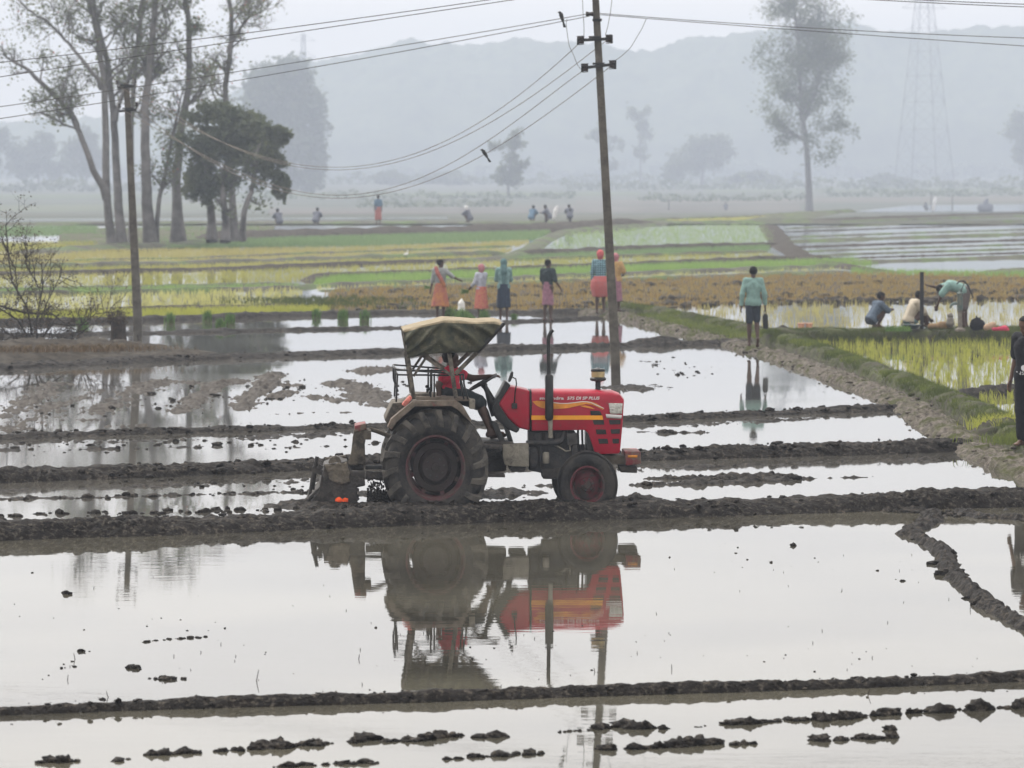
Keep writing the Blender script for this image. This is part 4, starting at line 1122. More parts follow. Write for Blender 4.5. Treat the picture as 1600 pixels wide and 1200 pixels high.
def person(loc, ang, pose, height, label, clothes, skin=None, hair='short', vox=0.011, group=None, lz=None, parent_rot=0.0, sq=SXQ, grip=0.35, toe=(0, 1, 0), cat='person', z_ground=True):
    """one figure: body (one skin), hair and clothes as children"""
    skin = skin or M_skin
    J = {k: np.array(v, float) for k, v in {**STAND, **pose}.items()}
    S = height / 1.65
    root = empty('person', loc, parent_rot, label, cat, group)
    pr = []
    up = J['chest'] - J['pelvis']; up /= np.linalg.norm(up)
    wst = J['pelvis'] + (J['chest'] - J['pelvis']) * .42
    sh = J['sr'] - J['sl']; shu = sh / (np.linalg.norm(sh) + 1e-9)
    hipv = J['hr'] - J['hl']; hpu = hipv / (np.linalg.norm(hipv) + 1e-9)
    torso = [('rc', J['hr'] + up * .03, J['hl'] + up * .03, .098, .098)]
    for s in (-1, 1):
        torso.append(('rc', J['pelvis'] + hpu * .055 * s + up * .02, wst + shu * .05 * s, .095, .085))
        torso.append(('rc', wst + shu * .05 * s, J['chest'] + shu * .07 * s - up * .02, .088, .098))
    torso.append(('rc', J['sr'] - shu * .03, J['sl'] + shu * .03, .058, .058))
    torso.append(('rc', J['chest'] + up * .06, J['neck'] + up * .0, .085, .05))
    arms = {}
    for q in 'rl':
        s_, e_, w_ = J['s' + q], J['e' + q], J['w' + q]
        arms[q] = [('rc', s_, e_, .052, .040), ('rc', e_, w_, .041, .026)]
    legs = {}
    for q in 'rl':
        h_, k_, a_ = J['h' + q], J['k' + q], J['a' + q]
        legs[q] = [('rc', h_, k_, .086, .056), ('rc', k_, k_ + (a_ - k_) * .35, .054, .054), ('rc', k_ + (a_ - k_) * .3, a_, .055, .034)]
    hands = []
    fwd = np.array([0, 1.0, 0])
    for q in 'rl':
        w_ = J['w' + q]; d = w_ - J['e' + q]; d /= np.linalg.norm(d) + 1e-9
        sd = np.cross(d, np.array([0, 0, 1.0])) if abs(d[2]) < .8 else np.array([0, 1.0, 0]) - d * d[1]
        sd /= np.linalg.norm(sd) + 1e-9                    # across the palm
        nr = np.cross(sd, d)
        if q == 'l': nr = -nr
        kn = w_ + d * .085
        for t in (-.025, 0, .025): hands.append(('rc', w_ + d * .01 + sd * t * .5, kn + sd * t, .018, .016))
        for i, (t, ln) in enumerate(((-.034, .062), (-.012, .078), (.011, .084), (.033, .076))):
            a = kn + sd * t; b = a + d * ln * .5 + nr * ln * .5 * grip * .6; c = b + d * ln * .5 * (1 - grip) + nr * ln * .5 * grip * 1.5
            hands += [('rc', a, b, .0105, .0095), ('rc', b, c, .0095, .0075)]
        a = w_ + d * .025 + sd * .030; b = a + sd * .028 + d * .035 + nr * .012; c = b + d * .03 + nr * .014
        hands += [('rc', a, b, .013, .011), ('rc', b, c, .0105, .008)]
    feet = []
    tv = np.array(toe, float); tv /= np.linalg.norm(tv)
    for q in 'rl':
        a_ = J['a' + q]; k_ = J['k' + q]
        fd = pose.get('f' + q, None)
        fd = tv if fd is None else np.array(fd, float) / np.linalg.norm(fd)
        dn = np.array([0, 0, -1.0]) - fd * (-fd[2]); dn /= np.linalg.norm(dn)
        hl = a_ + dn * .04 - fd * .035; bl = a_ + dn * .05 + fd * .12
        sdv = np.cross(fd, dn)
        feet += [('rc', a_, hl, .034, .032), ('rc', hl, bl, .030, .026), ('rc', a_ + fd * .02, bl, .034, .025)]
        for i, t in enumerate((-.03, -.014, 0, .014, .028)):
            feet.append(('rc', bl + sdv * t, bl + sdv * t * 1.1 + fd * (.05 - abs(t) * .3), .0135, .011))
    hd = J['head']; hv = hd - J['neck']; hv /= np.linalg.norm(hv)
    look = np.array(pose.get('look', (0, 1, 0)), float); look = look - hv * (look @ hv); look /= np.linalg.norm(look)
    sx = np.cross(look, hv)
    neck = [('rc', J['neck'] - hv * .03, hd - hv * .03, .052, .05)]
    head = [('rc', hd + hv * .035 - look * .02, hd + hv * .035 + look * .022, .083, .078), ('rc', hd + hv * .0 + look * .02, hd - hv * .055 + look * .045, .072, .046),
            ('rc', hd - hv * .085 + look * .062, hd - hv * .088 + look * .066, .028, .026), ('rc', hd + hv * .012 + look * .088, hd - hv * .022 + look * .104, .010, .015),
            ('rc', hd + hv * .03 + look * .083 + sx * .03, hd + hv * .03 + look * .083 - sx * .03, .016, .016), ('rc', hd - hv * .052 + look * .088 + sx * .018, hd - hv * .052 + look * .088 - sx * .018, .010, .010),
            ('rc', hd - hv * .006 + sx * .082 - look * .01, hd + hv * .022 + sx * .086 - look * .016, .012, .016), ('rc', hd - hv * .006 - sx * .082 - look * .01, hd + hv * .022 - sx * .086 - look * .016, .012, .016)]
    body = torso + arms['r'] + arms['l'] + legs['r'] + legs['l'] + hands + feet + neck + head
    ca, sa = math.cos(ang), math.sin(ang)
    R = np.array([[ca, -sa, 0], [sa, ca, 0], [0, 0, 1]])
    def fin(V):
        W = (V * S) @ R.T
        W[:, 0] *= sq
        return W
    def put(name, V, Q, m, par=root):
        return link(name, np_mesh(name, fin(V), Q), m, par)
    V, Q = isosurface(body, vox, 0.018)
    put('body', V, Q, skin)
    if vox <= .0115:
        for s in (-1, 1):
            e = hd + hv * .012 + look * .082 + sx * .031 * s
            mb = MB().lathe([(0, -.011), (.008, -.008), (.011, 0), (.008, .008), (0, .011)], 'y', (0, 0, 0), 10)
            put('eye', np.array(mb.v) + e, np.array([f for f in mb.f]), M_hair)
    if hair:
        def hclip(g):
            fr = (g - hd) @ look; hh = (g - hd) @ hv
            lim = {'short': 0.052, 'bun': 0.05}.get(hair, .05)
            return np.maximum(np.minimum(fr - lim + 0.0, lim * 2.2 - hh * 1.0 - .03), np.minimum(-.045 - hh, 0.5) + np.clip(fr + .03, 0, 1) * 1.2)
        hp = [('rc', hd + hv * .040 - look * .022, hd + hv * .042 + look * .022, .092, .086), ('rc', hd + hv * .02 - look * .035, hd - hv * .035 - look * .035, .078, .055)]
        if hair == 'bun': hp.append(('rc', hd + hv * .03 - look * .11 + sx * .045, hd + hv * .05 - look * .12 + sx * .05, .05, .045))
        if hair == 'long': hp.append(('rc', hd - look * .05, hd - hv * .16 - look * .07, .07, .04))
        V, Q = isosurface(hp, vox, 0.02, hclip, noise=lambda p: .006 * vnoise(p, 60, 3))
        if len(Q): put('hair', V, Q, M_hair)
    for c in clothes:
        kind, m = c[0], c[1]; o = c[2] if len(c) > 2 else {}
        if kind == 'shirt':
            fr = o.get('sleeve', 1.0); hem = o.get('hem', .10); inf = o.get('infl', .018)
            P_ = list(torso[:-1]) + [('rc', J['chest'] + up * .06, J['neck'] - up * .035, .088, .058)]
            for q in 'rl':
                s_, e_, w_ = J['s' + q], J['e' + q], J['w' + q]
                if fr <= .5: P_.append(('rc', s_, s_ + (e_ - s_) * fr * 2, .058, .056))
                else:
                    P_.append(('rc', s_, e_, .056, .046)); P_.append(('rc', e_, e_ + (w_ - e_) * (fr - .5) * 2 * .93, .047, .034))
            hp0 = J['pelvis'] - up * hem
            V, Q = isosurface(P_, vox, .022, lambda g: -((g - hp0) @ up) - 0.0, inf, lambda p: .006 * fbm(p * np.array([1, 1, .6]), 14, 2, 5) + .004 * vnoise(p, 45, 8))
            put(o.get('name', 'shirt'), V, Q, m)
        elif kind in ('shorts', 'trousers'):
            fr = o.get('len', .78); P_ = [torso[0], torso[1], torso[3]]
            for q in 'rl':
                h_, k_, a_ = J['h' + q], J['k' + q], J['a' + q]
                if fr <= 1: P_.append(('rc', h_, h_ + (k_ - h_) * fr, .094, .082 if fr < .95 else .07))
                else: P_ += [('rc', h_, k_, .09, .07), ('rc', k_, k_ + (a_ - k_) * (fr - 1), .066, .056)]
            top = J['pelvis'] + up * .10
            V, Q = isosurface(P_, vox, .022, lambda g: ((g - top) @ up), o.get('infl', .014), lambda p: .006 * fbm(p * np.array([1, 1, .6]), 14, 2, 15) + .003 * vnoise(p, 50, 8))
            put(kind, V, Q, m)
        elif kind == 'skirt':
            V, Q = loft(o['rings'], 56, o.get('pleat', .05), o.get('seed', 0), o.get('freq', 9)); ob = put('skirt', V, Q, m)
            sm = ob.modifiers.new('thick', 'SOLIDIFY'); sm.thickness = .008
        elif kind == 'scarf':
            P_ = [('rc', hd + hv * .045 - look * .025, hd + hv * .04 + look * .02, .098, .092), ('rc', hd + hv * .0 - look * .02, hd - hv * .06 - look * .005, .092, .075)]
            if o.get('knot'): P_.append(('rc', hd + hv * .05 - look * .10, hd - hv * .05 - look * .11, .035, .02))
            if o.get('tail'): P_ += [('rc', hd - hv * .06 - look * .03, J['chest'] - look * .085 + up * .05, .09, .10), ('rc', J['chest'] - look * .07 + up * .05, J['chest'] - look * .09 - up * .25, .09, .06)]
            V, Q = isosurface(P_, vox, .03, lambda g: np.minimum(((g - hd) @ look) - .05, .075 - (g - hd) @ hv) if True else None, .006, lambda p: .006 * fbm(p, 22, 2, 25))
            put('head_scarf', V, Q, m)
        elif kind == 'sash':
            a = [np.array(q, float) for q in o['pts']]
            P_ = [('rc', a[i], a[i + 1], o.get('r', .06), o.get('r', .06)) for i in range(len(a) - 1)]
            V, Q = isosurface(P_, vox, .02, None, 0.0, lambda p: .007 * fbm(p, 20, 2, 35))
            put('sash', V, Q, m)
    return root

def cloth(name, col, var=0.25, nscale=9, **k):
    return mat(name, col, 0.85, var, nscale, spec=0.2, bump=.25, bscale=90, **k)
K_orange = cloth('orange_sari', (0.44, 0.20, 0.065), col2=(0.28, 0.085, 0.095), nscale=4.5)
K_grey = cloth('grey_blouse', (0.24, 0.25, 0.25)); K_pale = cloth('pale_blouse', (0.36, 0.37, 0.43))
K_redfl = cloth('red_flowered_skirt', (0.40, 0.085, 0.095), col2=(0.48, 0.22, 0.12), nscale=16); K_pink = cloth('pink_scarf', (0.38, 0.16, 0.18))
K_teal = cloth('teal_wrap', (0.11, 0.20, 0.20), col2=(0.22, 0.33, 0.32), nscale=14); K_tealdk = cloth('teal_hood', (0.09, 0.16, 0.165)); K_navy = cloth('navy_skirt', (0.022, 0.034, 0.056))
K_dark = cloth('dark_top', (0.022, 0.034, 0.038)); K_mauve = cloth('mauve_skirt', (0.25, 0.125, 0.165)); K_red = cloth('red_skirt', (0.42, 0.095, 0.085), col2=(0.36, 0.13, 0.13), nscale=7); K_redsc = cloth('red_scarf', (0.44, 0.10, 0.105))
K_yel = cloth('ochre_top', (0.38, 0.24, 0.10)); K_mint = cloth('mint_shirt', (0.19, 0.30, 0.275), var=.14); K_short = cloth('dark_blue_shorts', (0.022, 0.030, 0.042))
K_blue = cloth('blue_grey_shirt', (0.045, 0.065, 0.095), col2=(0.10, 0.13, 0.17), nscale=30); K_cream = cloth('cream_shirt', (0.42, 0.37, 0.29), var=.1); K_black = cloth('black_shirt', (0.008, 0.008, 0.011)); K_brown = cloth('grey_brown_shorts', (0.095, 0.08, 0.075), col2=(.15, .13, .12), nscale=40)
K_crim = cloth('crimson_shirt', (0.40, 0.018, 0.045)); K_lungi = cloth('dark_lungi', (0.02, 0.026, 0.03))
def plaid_mat():
    m = mat('blue_plaid', (0.08, 0.20, 0.27), .85, .1)
    nt = m.node_tree; b = nt.nodes['Principled BSDF']; tc = nt.nodes['Texture Coordinate'] if 'Texture Coordinate' in nt.nodes else nt.nodes.new('ShaderNodeTexCoord')
    out = None
    for ax_ in ('X', 'Z'):
        w = nt.nodes.new('ShaderNodeTexWave'); w.bands_direction = ax_; w.inputs['Scale'].default_value = 5.2; w.inputs['Distortion'].default_value = .6
        nt.links.new(tc.outputs['Object'], w.inputs['Vector'])
        if out is None: out = w.outputs['Fac']
        else:
            a = nt.nodes.new('ShaderNodeMath'); a.operation = 'ADD'; nt.links.new(out, a.inputs[0]); nt.links.new(w.outputs['Fac'], a.inputs[1]); out = a.outputs[0]
    r = nt.nodes.new('ShaderNodeValToRGB'); r.color_ramp.elements[0].position = .15; r.color_ramp.elements[0].color = (.02, .055, .085, 1); r.color_ramp.elements[1].position = 1.0; r.color_ramp.elements[1].color = (.26, .42, .46, 1)
    h = nt.nodes.new('ShaderNodeMath'); h.operation = 'MULTIPLY'; h.inputs[1].default_value = .5
    nt.links.new(out, h.inputs[0]); nt.links.new(h.outputs[0], r.inputs['Fac']); nt.links.new(r.outputs[0], b.inputs['Base Color'])
    return m
K_plaid = plaid_mat()

gw = 'people planting rice by the water'
def sk(top, hem, r0, r1, bulge=None, cy=0):
    zs = np.linspace(top, hem, 5); rs = np.linspace(r0, r1, 5) if bulge is None else np.array([r0, bulge, bulge * 1.05, (bulge + r1) / 2 * 1.04, r1])
    return [(0, cy, z, r * 1.12, r * .92) for z, r in zip(zs, rs)]
WV = .0145
person(G(688, 499), math.radians(-12), dict(sr=(.175, 0, 1.33), er=(.36, .0, 1.19), wr=(.55, .05, 1.10), el=(-.24, 0, 1.07), wl=(-.30, .03, .83), look=(.7, .7, 0)), 1.56,
       'woman in orange sari and grey blouse pointing right beside the seedling bundles', [('shirt', K_grey, dict(sleeve=.62, hem=-.05)), ('skirt', K_orange, dict(rings=sk(1.0, .36, .135, .235, None), pleat=.04)), ('sash', K_orange, dict(pts=[(-.12, -.06, 1.41), (-.06, -.12, 1.28), (.06, -.13, 1.10), (.13, -.09, .95)], r=.058))], M_skin_dark, 'bun', WV, gw)
person(G(752, 500), math.radians(38), dict(er=(.20, .10, 1.12), wr=(.16, .30, 1.02), el=(-.22, .08, 1.10), wl=(-.2, .30, .98), look=(-.3, 1, -.2)), 1.43,
       'woman in pink head scarf, pale blouse and red flowered skirt holding seedlings', [('shirt', K_pale, dict(sleeve=.85, hem=.0)), ('skirt', K_redfl, dict(rings=sk(1.0, .34, .15, .21), pleat=.05, seed=2)), ('scarf', K_pink, dict(knot=1))], M_skin_dark, None, WV, gw)
person(G(787, 500), math.radians(4), dict(er=(.215, .10, 1.10), wr=(.10, .28, 1.10), el=(-.215, .10, 1.10), wl=(-.10, .28, 1.08)), 1.57,
       'person in teal hood and wrap over a navy skirt with back turned', [('shirt', K_teal, dict(sleeve=.9, hem=.20, infl=.022)), ('skirt', K_navy, dict(rings=sk(.98, .34, .15, .185), pleat=.02, seed=3)), ('scarf', K_tealdk, dict(tail=1))], M_skin_dark, None, WV, gw)
person(G(856, 502), math.radians(-25), dict(er=(.25, 0, 1.09), wr=(.36, .06, .92), el=(-.2, .02, 1.1), wl=(-.16, .12, .9), look=(.5, 1, 0)), 1.58,
       'slim woman in dark top and mauve wrap skirt standing alone in the water', [('shirt', K_dark, dict(sleeve=.45, hem=-.06)), ('skirt', K_mauve, dict(rings=sk(1.06, .44, .125, .15), pleat=.02, seed=4))], M_skin_dark, 'bun', WV, gw)
person(G(938, 489.5, .08), math.radians(-3), dict(er=(.24, .02, 1.09), el=(-.235, .0, 1.08)), 1.66,
       'woman in blue plaid shirt, red scarf and gathered red skirt beside the tall pole', [('shirt', K_plaid, dict(sleeve=.96, hem=.10, infl=.014)), ('skirt', K_red, dict(rings=sk(.98, .44, .16, .19, .235), pleat=.04, seed=5, freq=13)), ('scarf', K_redsc, dict(knot=1))], M_skin_dark, None, WV, gw)
person(G(962, 487, .05), math.radians(-20), dict(er=(.26, .05, 1.12), wr=(.17, .22, 1.05)), 1.56,
       'person in ochre top and pink skirt mostly hidden behind the tall pole', [('shirt', K_yel, dict(sleeve=.4, hem=.05, infl=.03)), ('skirt', K_mauve, dict(rings=sk(.98, .3, .14, .19), pleat=.03, seed=6)), ('scarf', K_pink, {})], M_skin_dark, None, WV, gw)
person(G(1177, 541, .15), math.radians(2), dict(er=(.255, -.03, 1.09), wr=(.275, .02, .86), el=(-.255, -.03, 1.08), wl=(-.275, .01, .84), kr=(.085, .06, .50), ar=(.09, -.12, .15), fr=(0, .6, -.8), kl=(-.09, .02, .47), al=(-.09, .03, .075)), 1.70,
       'man in mint long sleeved shirt and dark shorts walking away along the path', [('shirt', K_mint, dict(sleeve=.97, hem=.085, infl=.014)), ('shorts', K_short, dict(len=.86, infl=.002))], M_skin_dark, 'short', .012)
# black can in his hand
bgp = G(1177, 541, .15)
cn = empty('jerry_can', (bgp.x + .262, bgp.y + .02, bgp.z + .36), 0, 'black flat container hanging from the right hand of the walking man', 'container')
MB().prism([(-.055, .02), (.035, .0), (.06, .03), (.05, .30), (.02, .34), (-.035, .34), (-.065, .28)], -.05, .05).build('can', mat('black_plastic', (.012, .013, .014), .4, .3), cn, .02)
MB().tube([(-.03, 0, .335), (-.028, 0, .40), (-.005, 0, .415), (.012, 0, .40), (.012, 0, .335)], .009, 8).build('handle', M_black, cn)

# group at the hand pump (stand on the grassy bank, level .30)
ZB = .29
SQ = dict(pelvis=(0, -.12, .20), chest=(0, .10, .47), neck=(0, .15, .60), head=(0, .19, .72), sr=(.17, .11, .56), sl=(-.17, .11, .56), er=(.19, .30, .42), el=(-.19, .30, .42), wr=(.06, .44, .42), wl=(-.06, .44, .44),
          hr=(.085, -.10, .19), hl=(-.085, -.10, .19), kr=(.12, .24, .42), kl=(-.12, .24, .42), ar=(.10, .06, .075), al=(-.10, .06, .075))
person(G(1366, 513, ZB), math.radians(-68), {**SQ, 'look': (0.1, 1, 0)}, 1.62, 'boy in blue grey shirt squatting with folded arms on the grassy bank', [('shirt', K_blue, dict(sleeve=.7, hem=.02, infl=.026)), ('shorts', K_short, dict(len=.6))], M_skin_dark, 'short', .012)
SIT = {**SQ, 'pelvis': (0, -.14, .15), 'chest': (0, .03, .47), 'neck': (0, .10, .60), 'head': (0, .16, .70), 'sr': (.17, .06, .56), 'sl': (-.17, .06, .56), 'hr': (.09, -.10, .13), 'hl': (-.09, -.10, .13), 'kr': (.15, .28, .32), 'kl': (-.15, .28, .36), 'ar': (.12, .36, .075), 'al': (-.12, .40, .075), 'er': (.2, .22, .36), 'wr': (.08, .42, .20), 'el': (-.2, .22, .36), 'wl': (-.08, .42, .20)}
person(G(1426, 512, ZB), math.radians(-75), {**SIT, 'look': (0, 1, -.3)}, 1.68, 'man in cream shirt sitting on the bank behind the black post', [('shirt', K_cream, dict(sleeve=.6, hem=.04, infl=.03)), ('shorts', K_tealdk, dict(len=.9))], M_skin_dark, 'short', .012)
BEND = dict(pelvis=(0, -.20, .86), chest=(0, .16, .96), neck=(0, .30, .95), head=(0, .41, .89), sr=(.17, .22, .97), sl=(-.17, .22, .97), er=(.20, .46, .90), wr=(.16, .68, .94), el=(-.18, .42, .74), wl=(-.14, .50, .52),
            hr=(.085, -.20, .84), hl=(-.085, -.20, .84), kr=(.10, -.16, .45), kl=(-.10, -.10, .45), ar=(.10, -.20, .075), al=(-.10, -.15, .075), look=(0, .45, -1))
person(G(1497, 513, ZB), math.radians(82), BEND, 1.68, 'man in pale teal shirt bending over the hand pump with arm stretched left', [('shirt', K_mint, dict(sleeve=.42, hem=.04, infl=.028)), ('shorts', K_brown, dict(len=.95, infl=.022))], M_skin_dark, 'short', .012)
# man cut by the right edge
ng = G(1606, 697, .15)
mn = person(ng, math.radians(138), dict(er=(.25, -.06, 1.10), wr=(.29, .0, .83), look=(.25, 1, -.35), chest=(0, .02, 1.26), head=(0, .04, 1.53), pelvis=(0, .01, .92)), 1.80,
       'man in black printed T-shirt and dark trousers cut by the right edge', [('shirt', K_black, dict(sleeve=.36, hem=.10, infl=.030)), ('trousers', K_black, dict(len=1.85, infl=.03))], M_skin, 'short', .0105)

# print on his shirt: a round badge and a line of letters laid on the cloth
def lay_on(root, child, name, V, F, m, proud=.004):
    from mathutils.bvhtree import BVHTree
    o = [c for c in root.children if c.name.startswith(child)][0]
    me = o.data
    bv = BVHTree.FromPolygons([v.co + root.location for v in me.vertices], [tuple(p.vertices) for p in me.polygons])
    out = []
    for p in V:
        h = bv.ray_cast(Vector((p[0], p[1] - 1.0, p[2])), Vector((0, 1, 0)), 3.0)[0]
        out.append(Vector((p[0], (h.y if h else p[1]) - proud, p[2])) - root.location)
    me2 = bpy.data.meshes.new(name); me2.from_pydata([tuple(q) for q in out], [], F)
    return link(name, me2, m, root, False)
M_print = mat('white_print', (.55, .55, .57), .7, .1)
c0 = P(1598.5, 574.5, ng.y)
N_ = 20; rr = .042
Vd = [Vector((c0.x, c0.y, c0.z))] + [Vector((c0.x + rr * .9 * math.cos(2 * math.pi * k / N_), c0.y, c0.z + rr * math.sin(2 * math.pi * k / N_))) for k in range(N_)]
lay_on(mn, 'shirt', 'shirt_badge', Vd, [(0, 1 + k, 1 + (k + 1) % N_) for k in range(N_)], M_print)
def glyphs(body, p0, p1, h):
    cu = bpy.data.curves.new('t', 'FONT'); cu.body = body; cu.size = 1; cu.resolution_u = 2
    to = bpy.data.objects.new('tmp', cu); C.objects.link(to); bpy.context.view_layer.update()
    me = bpy.data.meshes.new_from_object(to.evaluated_get(bpy.context.evaluated_depsgraph_get())); bpy.data.objects.remove(to)
    v = np.array([q.co[:] for q in me.vertices]); v[:, 0] = (v[:, 0] - v[:, 0].min()) / np.ptp(v[:, 0])
    return [Vector((p0.x + (p1.x - p0.x) * a, p0.y, p0.z + b / .7 * h)) for a, b, _ in v], [tuple(p.vertices) for p in me.polygons]
g_ = glyphs('NSL', P(1587.5, 585, ng.y), P(1604, 585, ng.y), .045)
lay_on(mn, 'shirt', 'shirt_lettering', g_[0], g_[1], M_print)
# ------------------------------------------------------------------ poles, wires, birds
M_conc = mat('weathered_concrete', (0.065, 0.058, 0.05), 0.85, col2=(0.13, 0.118, 0.10), nscale=4, bump=.4, bscale=40, dirt=(0.05, 0.045, 0.04), dirt_amt=.3, dscale=3)
M_wire = mat('wire_aluminium', (0.09, 0.088, 0.085), 0.5, .2, metallic=.3)
M_wire_pale = mat('wire_rusty', (0.13, 0.105, 0.085), 0.6, .2)
M_porc = mat('brown_insulator', (0.022, 0.016, 0.014), 0.3, .3)
D1, D2 = 82.4, 106.0
def pole(name, label, d, base, top, w0, w1, arms, sq=.9):
    b = P(*base, d); t = P(*top, d)
    root = empty(name, b, 0, label, 'pole')
    tv = t - b
    m = MB(); v = []
    for k in range(13):
        f_ = k / 12; c = tv * f_ - Vector((0, 0, .6)) * (1 if k == 0 else 0); w = (w0 + (w1 - w0) * f_) / 2
        v += [(c.x - w, c.y - w, c.z), (c.x + w, c.y - w, c.z), (c.x + w, c.y + w, c.z), (c.x - w, c.y + w, c.z)]
    f = [(i * 4 + j, i * 4 + (j + 1) % 4, (i + 1) * 4 + (j + 1) % 4, (i + 1) * 4 + j) for i in range(12) for j in range(4)] + [(3, 2, 1, 0), (48, 49, 50, 51)]
    m.add(v, f).build('post', M_conc, root, .012)
    for (a, e, kind) in arms:
        A = P(*a, d) - b; E = P(*e, d) - b
        A.y = E.y = -w0 * .62
        ar = MB().obox(A, E, .06, .055).build('crossarm', M_black, root, .006)
        mid = (A + E) / 2
        MB().box(mid.x - w0 * .62, mid.x + w0 * .62, mid.y, mid.y + w0 * 1.25, mid.z + .03, mid.z + .065).build('clamp', M_black, ar)
        for q, sg in ((A, -1), (E, 1)):
            if kind == 'shackle':
                MB().lathe([(.0, -.07), (.05, -.065), (.055, -.03), (.032, -.012), (.032, .012), (.055, .03), (.05, .065), (0, .07)], 'z', (q.x, q.y - .02, q.z), 12).build('insulator', M_porc, ar)
                MB().obox((q.x - .06, q.y - .02, q.z + .07), (q.x + .06, q.y - .02, q.z + .075), .05, .012).obox((q.x - .05, q.y - .02, q.z - .085), (q.x + .05, q.y - .02, q.z - .075), .05, .012).obox((q.x + .055 * sg, q.y - .02, q.z - .085), (q.x + .055 * sg, q.y - .02, q.z + .075), .012, .05).build('shackle', M_black, ar)
            else:
                MB().lathe([(.012, 0), (.012, .06), (.045, .065), (.05, .09), (.03, .105), (.038, .13), (.025, .16), (0, .17)], 'z', (q.x, q.y, q.z + .02), 12).build('insulator', M_porc, ar)
    return root
tp = pole('utility_pole', 'tall leaning concrete utility pole standing in the water behind the tractor', D1, (964, 603), (926.5, -75), .175, .12, [((908, 63), (950.5, 61), 'shackle'), ((914.5, 106), (956, 101), 'shackle')])
bT = P(964, 603, D1)
q = P(921.5, 22, D1) - bT
MB().lathe([(.0, -.08), (.05, -.07), (.03, 0), (.05, .07), (0, .08)], 'x', (q.x, q.y - .08, q.z), 12).build('insulator', M_porc, tp)
q = P(933, 31.5, D1) - bT
MB().box(q.x - .085, q.x + .085, q.y - .09, q.y + .09, q.z - .02, q.z + .025).build('clamp', M_black, tp)
pole('utility_pole', 'shorter concrete utility pole standing in the paddy in front of the grove', D2, (216.5, 524), (197.5, 130), .21, .125, [((184, 137.5), (211.5, 135), 'pin'), ((187, 174), (214, 171.5), 'pin')])

def wire(label, pts, d0, d1, r=.0075, m=M_wire, deg=None, n=40, name='power_line'):
    a = np.array(pts, float)
    if deg:
        t = np.linspace(a[0, 0], a[-1, 0], n); y = np.polyval(np.polyfit(a[:, 0], a[:, 1], deg, w=np.r_[6, np.ones(len(a) - 2), 6]), t)
    else:
        k = np.r_[0, np.cumsum(np.linalg.norm(np.diff(a, axis=0), axis=1))]; s_ = np.linspace(0, k[-1], n); t = np.interp(s_, k, a[:, 0]); y = np.interp(s_, k, a[:, 1])
    dd = np.linspace(d0, d1, n)
    P3 = [P(x_, y_, d_) for x_, y_, d_ in zip(t, y, dd)]
    o = MB().tube(P3, r, 6).build(name, m)
    return tag(o, label, 'wire', 'overhead wires')
wire('higher wire of the pair from the tall pole top to the left edge', [(-250, 201), (0, 165), (270, 126), (540, 88), (922, 21)], 76, D1 - .1, deg=2)
wire('lower wire of the pair from the tall pole top to the left edge', [(-250, 222), (0, 185), (270, 143), (540, 96), (922, 25)], 76.3, D1 - .1, deg=2)
wire('topmost wire crossing the upper left sky above the grove', [(-250, 124), (0, 96), (540, 32), (765, 0), (1000, -36)], 70, 74, deg=2)
wire('second wire from the top crossing the upper left sky', [(-250, 158), (0, 121), (540, 39), (790, 0), (1000, -30)], 70.5, 74.5, deg=2)
wire('upper wire from the tall pole top to the right edge', [(938, 21), (1116, 34.5), (1331, 47.5), (1600, 59), (1850, 66)], D1 - .1, 76, deg=2)
wire('lower wire from the tall pole top to the right edge', [(938, 23), (1116, 37), (1331, 53), (1600, 72), (1850, 88)], D1 - .1, 76.5, deg=2)
wire('upper wire in the top right corner', [(1250, -10), (1380, -2), (1600, 6), (1850, 13)], 72, 72, deg=2)
wire('lower wire in the top right corner', [(1250, -7), (1380, 1), (1600, 10.5), (1850, 19)], 72.5, 72.5, deg=2)
wire('topmost of the four wires sagging between the two poles', [(185, 134), (280, 186), (371, 234), (449, 257), (540, 258), (700, 217), (770, 180), (909, 64)], D2, D1, .0062, M_wire_pale, 4)
wire('second of the four wires sagging between the two poles', [(211, 132), (280, 180), (371, 234), (449, 261), (540, 263), (700, 224), (788, 180), (949, 62)], D2, D1, .0062, M_wire_pale, 4)
wire('third of the four wires sagging between the two poles', [(188, 170), (267, 206), (337, 254), (405, 286), (449, 299), (540, 301), (700, 254), (825, 180), (915, 107)], D2, D1, .0062, M_wire_pale, 4)
wire('lowest of the four wires sagging between the two poles', [(214, 168), (267, 204), (337, 256), (405, 290), (449, 305), (560, 306), (700, 267), (857, 180), (955, 103)], D2, D1, .0062, M_wire_pale, 4)
for lb, p_ in (('jumper wire looping down left of the tall pole to its lower crossarm', [(886, 29), (884.5, 36), (886, 50), (889, 71), (897, 88), (902, 101), (908, 109), (914, 107)]),
               ('jumper wire looping down right of the tall pole to its lower crossarm', [(1010, 29), (1003, 45), (994, 60), (985, 75), (972, 87), (957, 98)]),
               ('thin wire dropping to the left end of the upper crossarm', [(910, -8), (911, 20), (912.5, 40), (912.5, 60)]),
               ('thin wire dropping to the right end of the upper crossarm', [(957, -8), (954, 18), (950, 40), (946, 55)])):
    wire(lb, p_, D1 - .05, D1 - .05, .006, n=24)
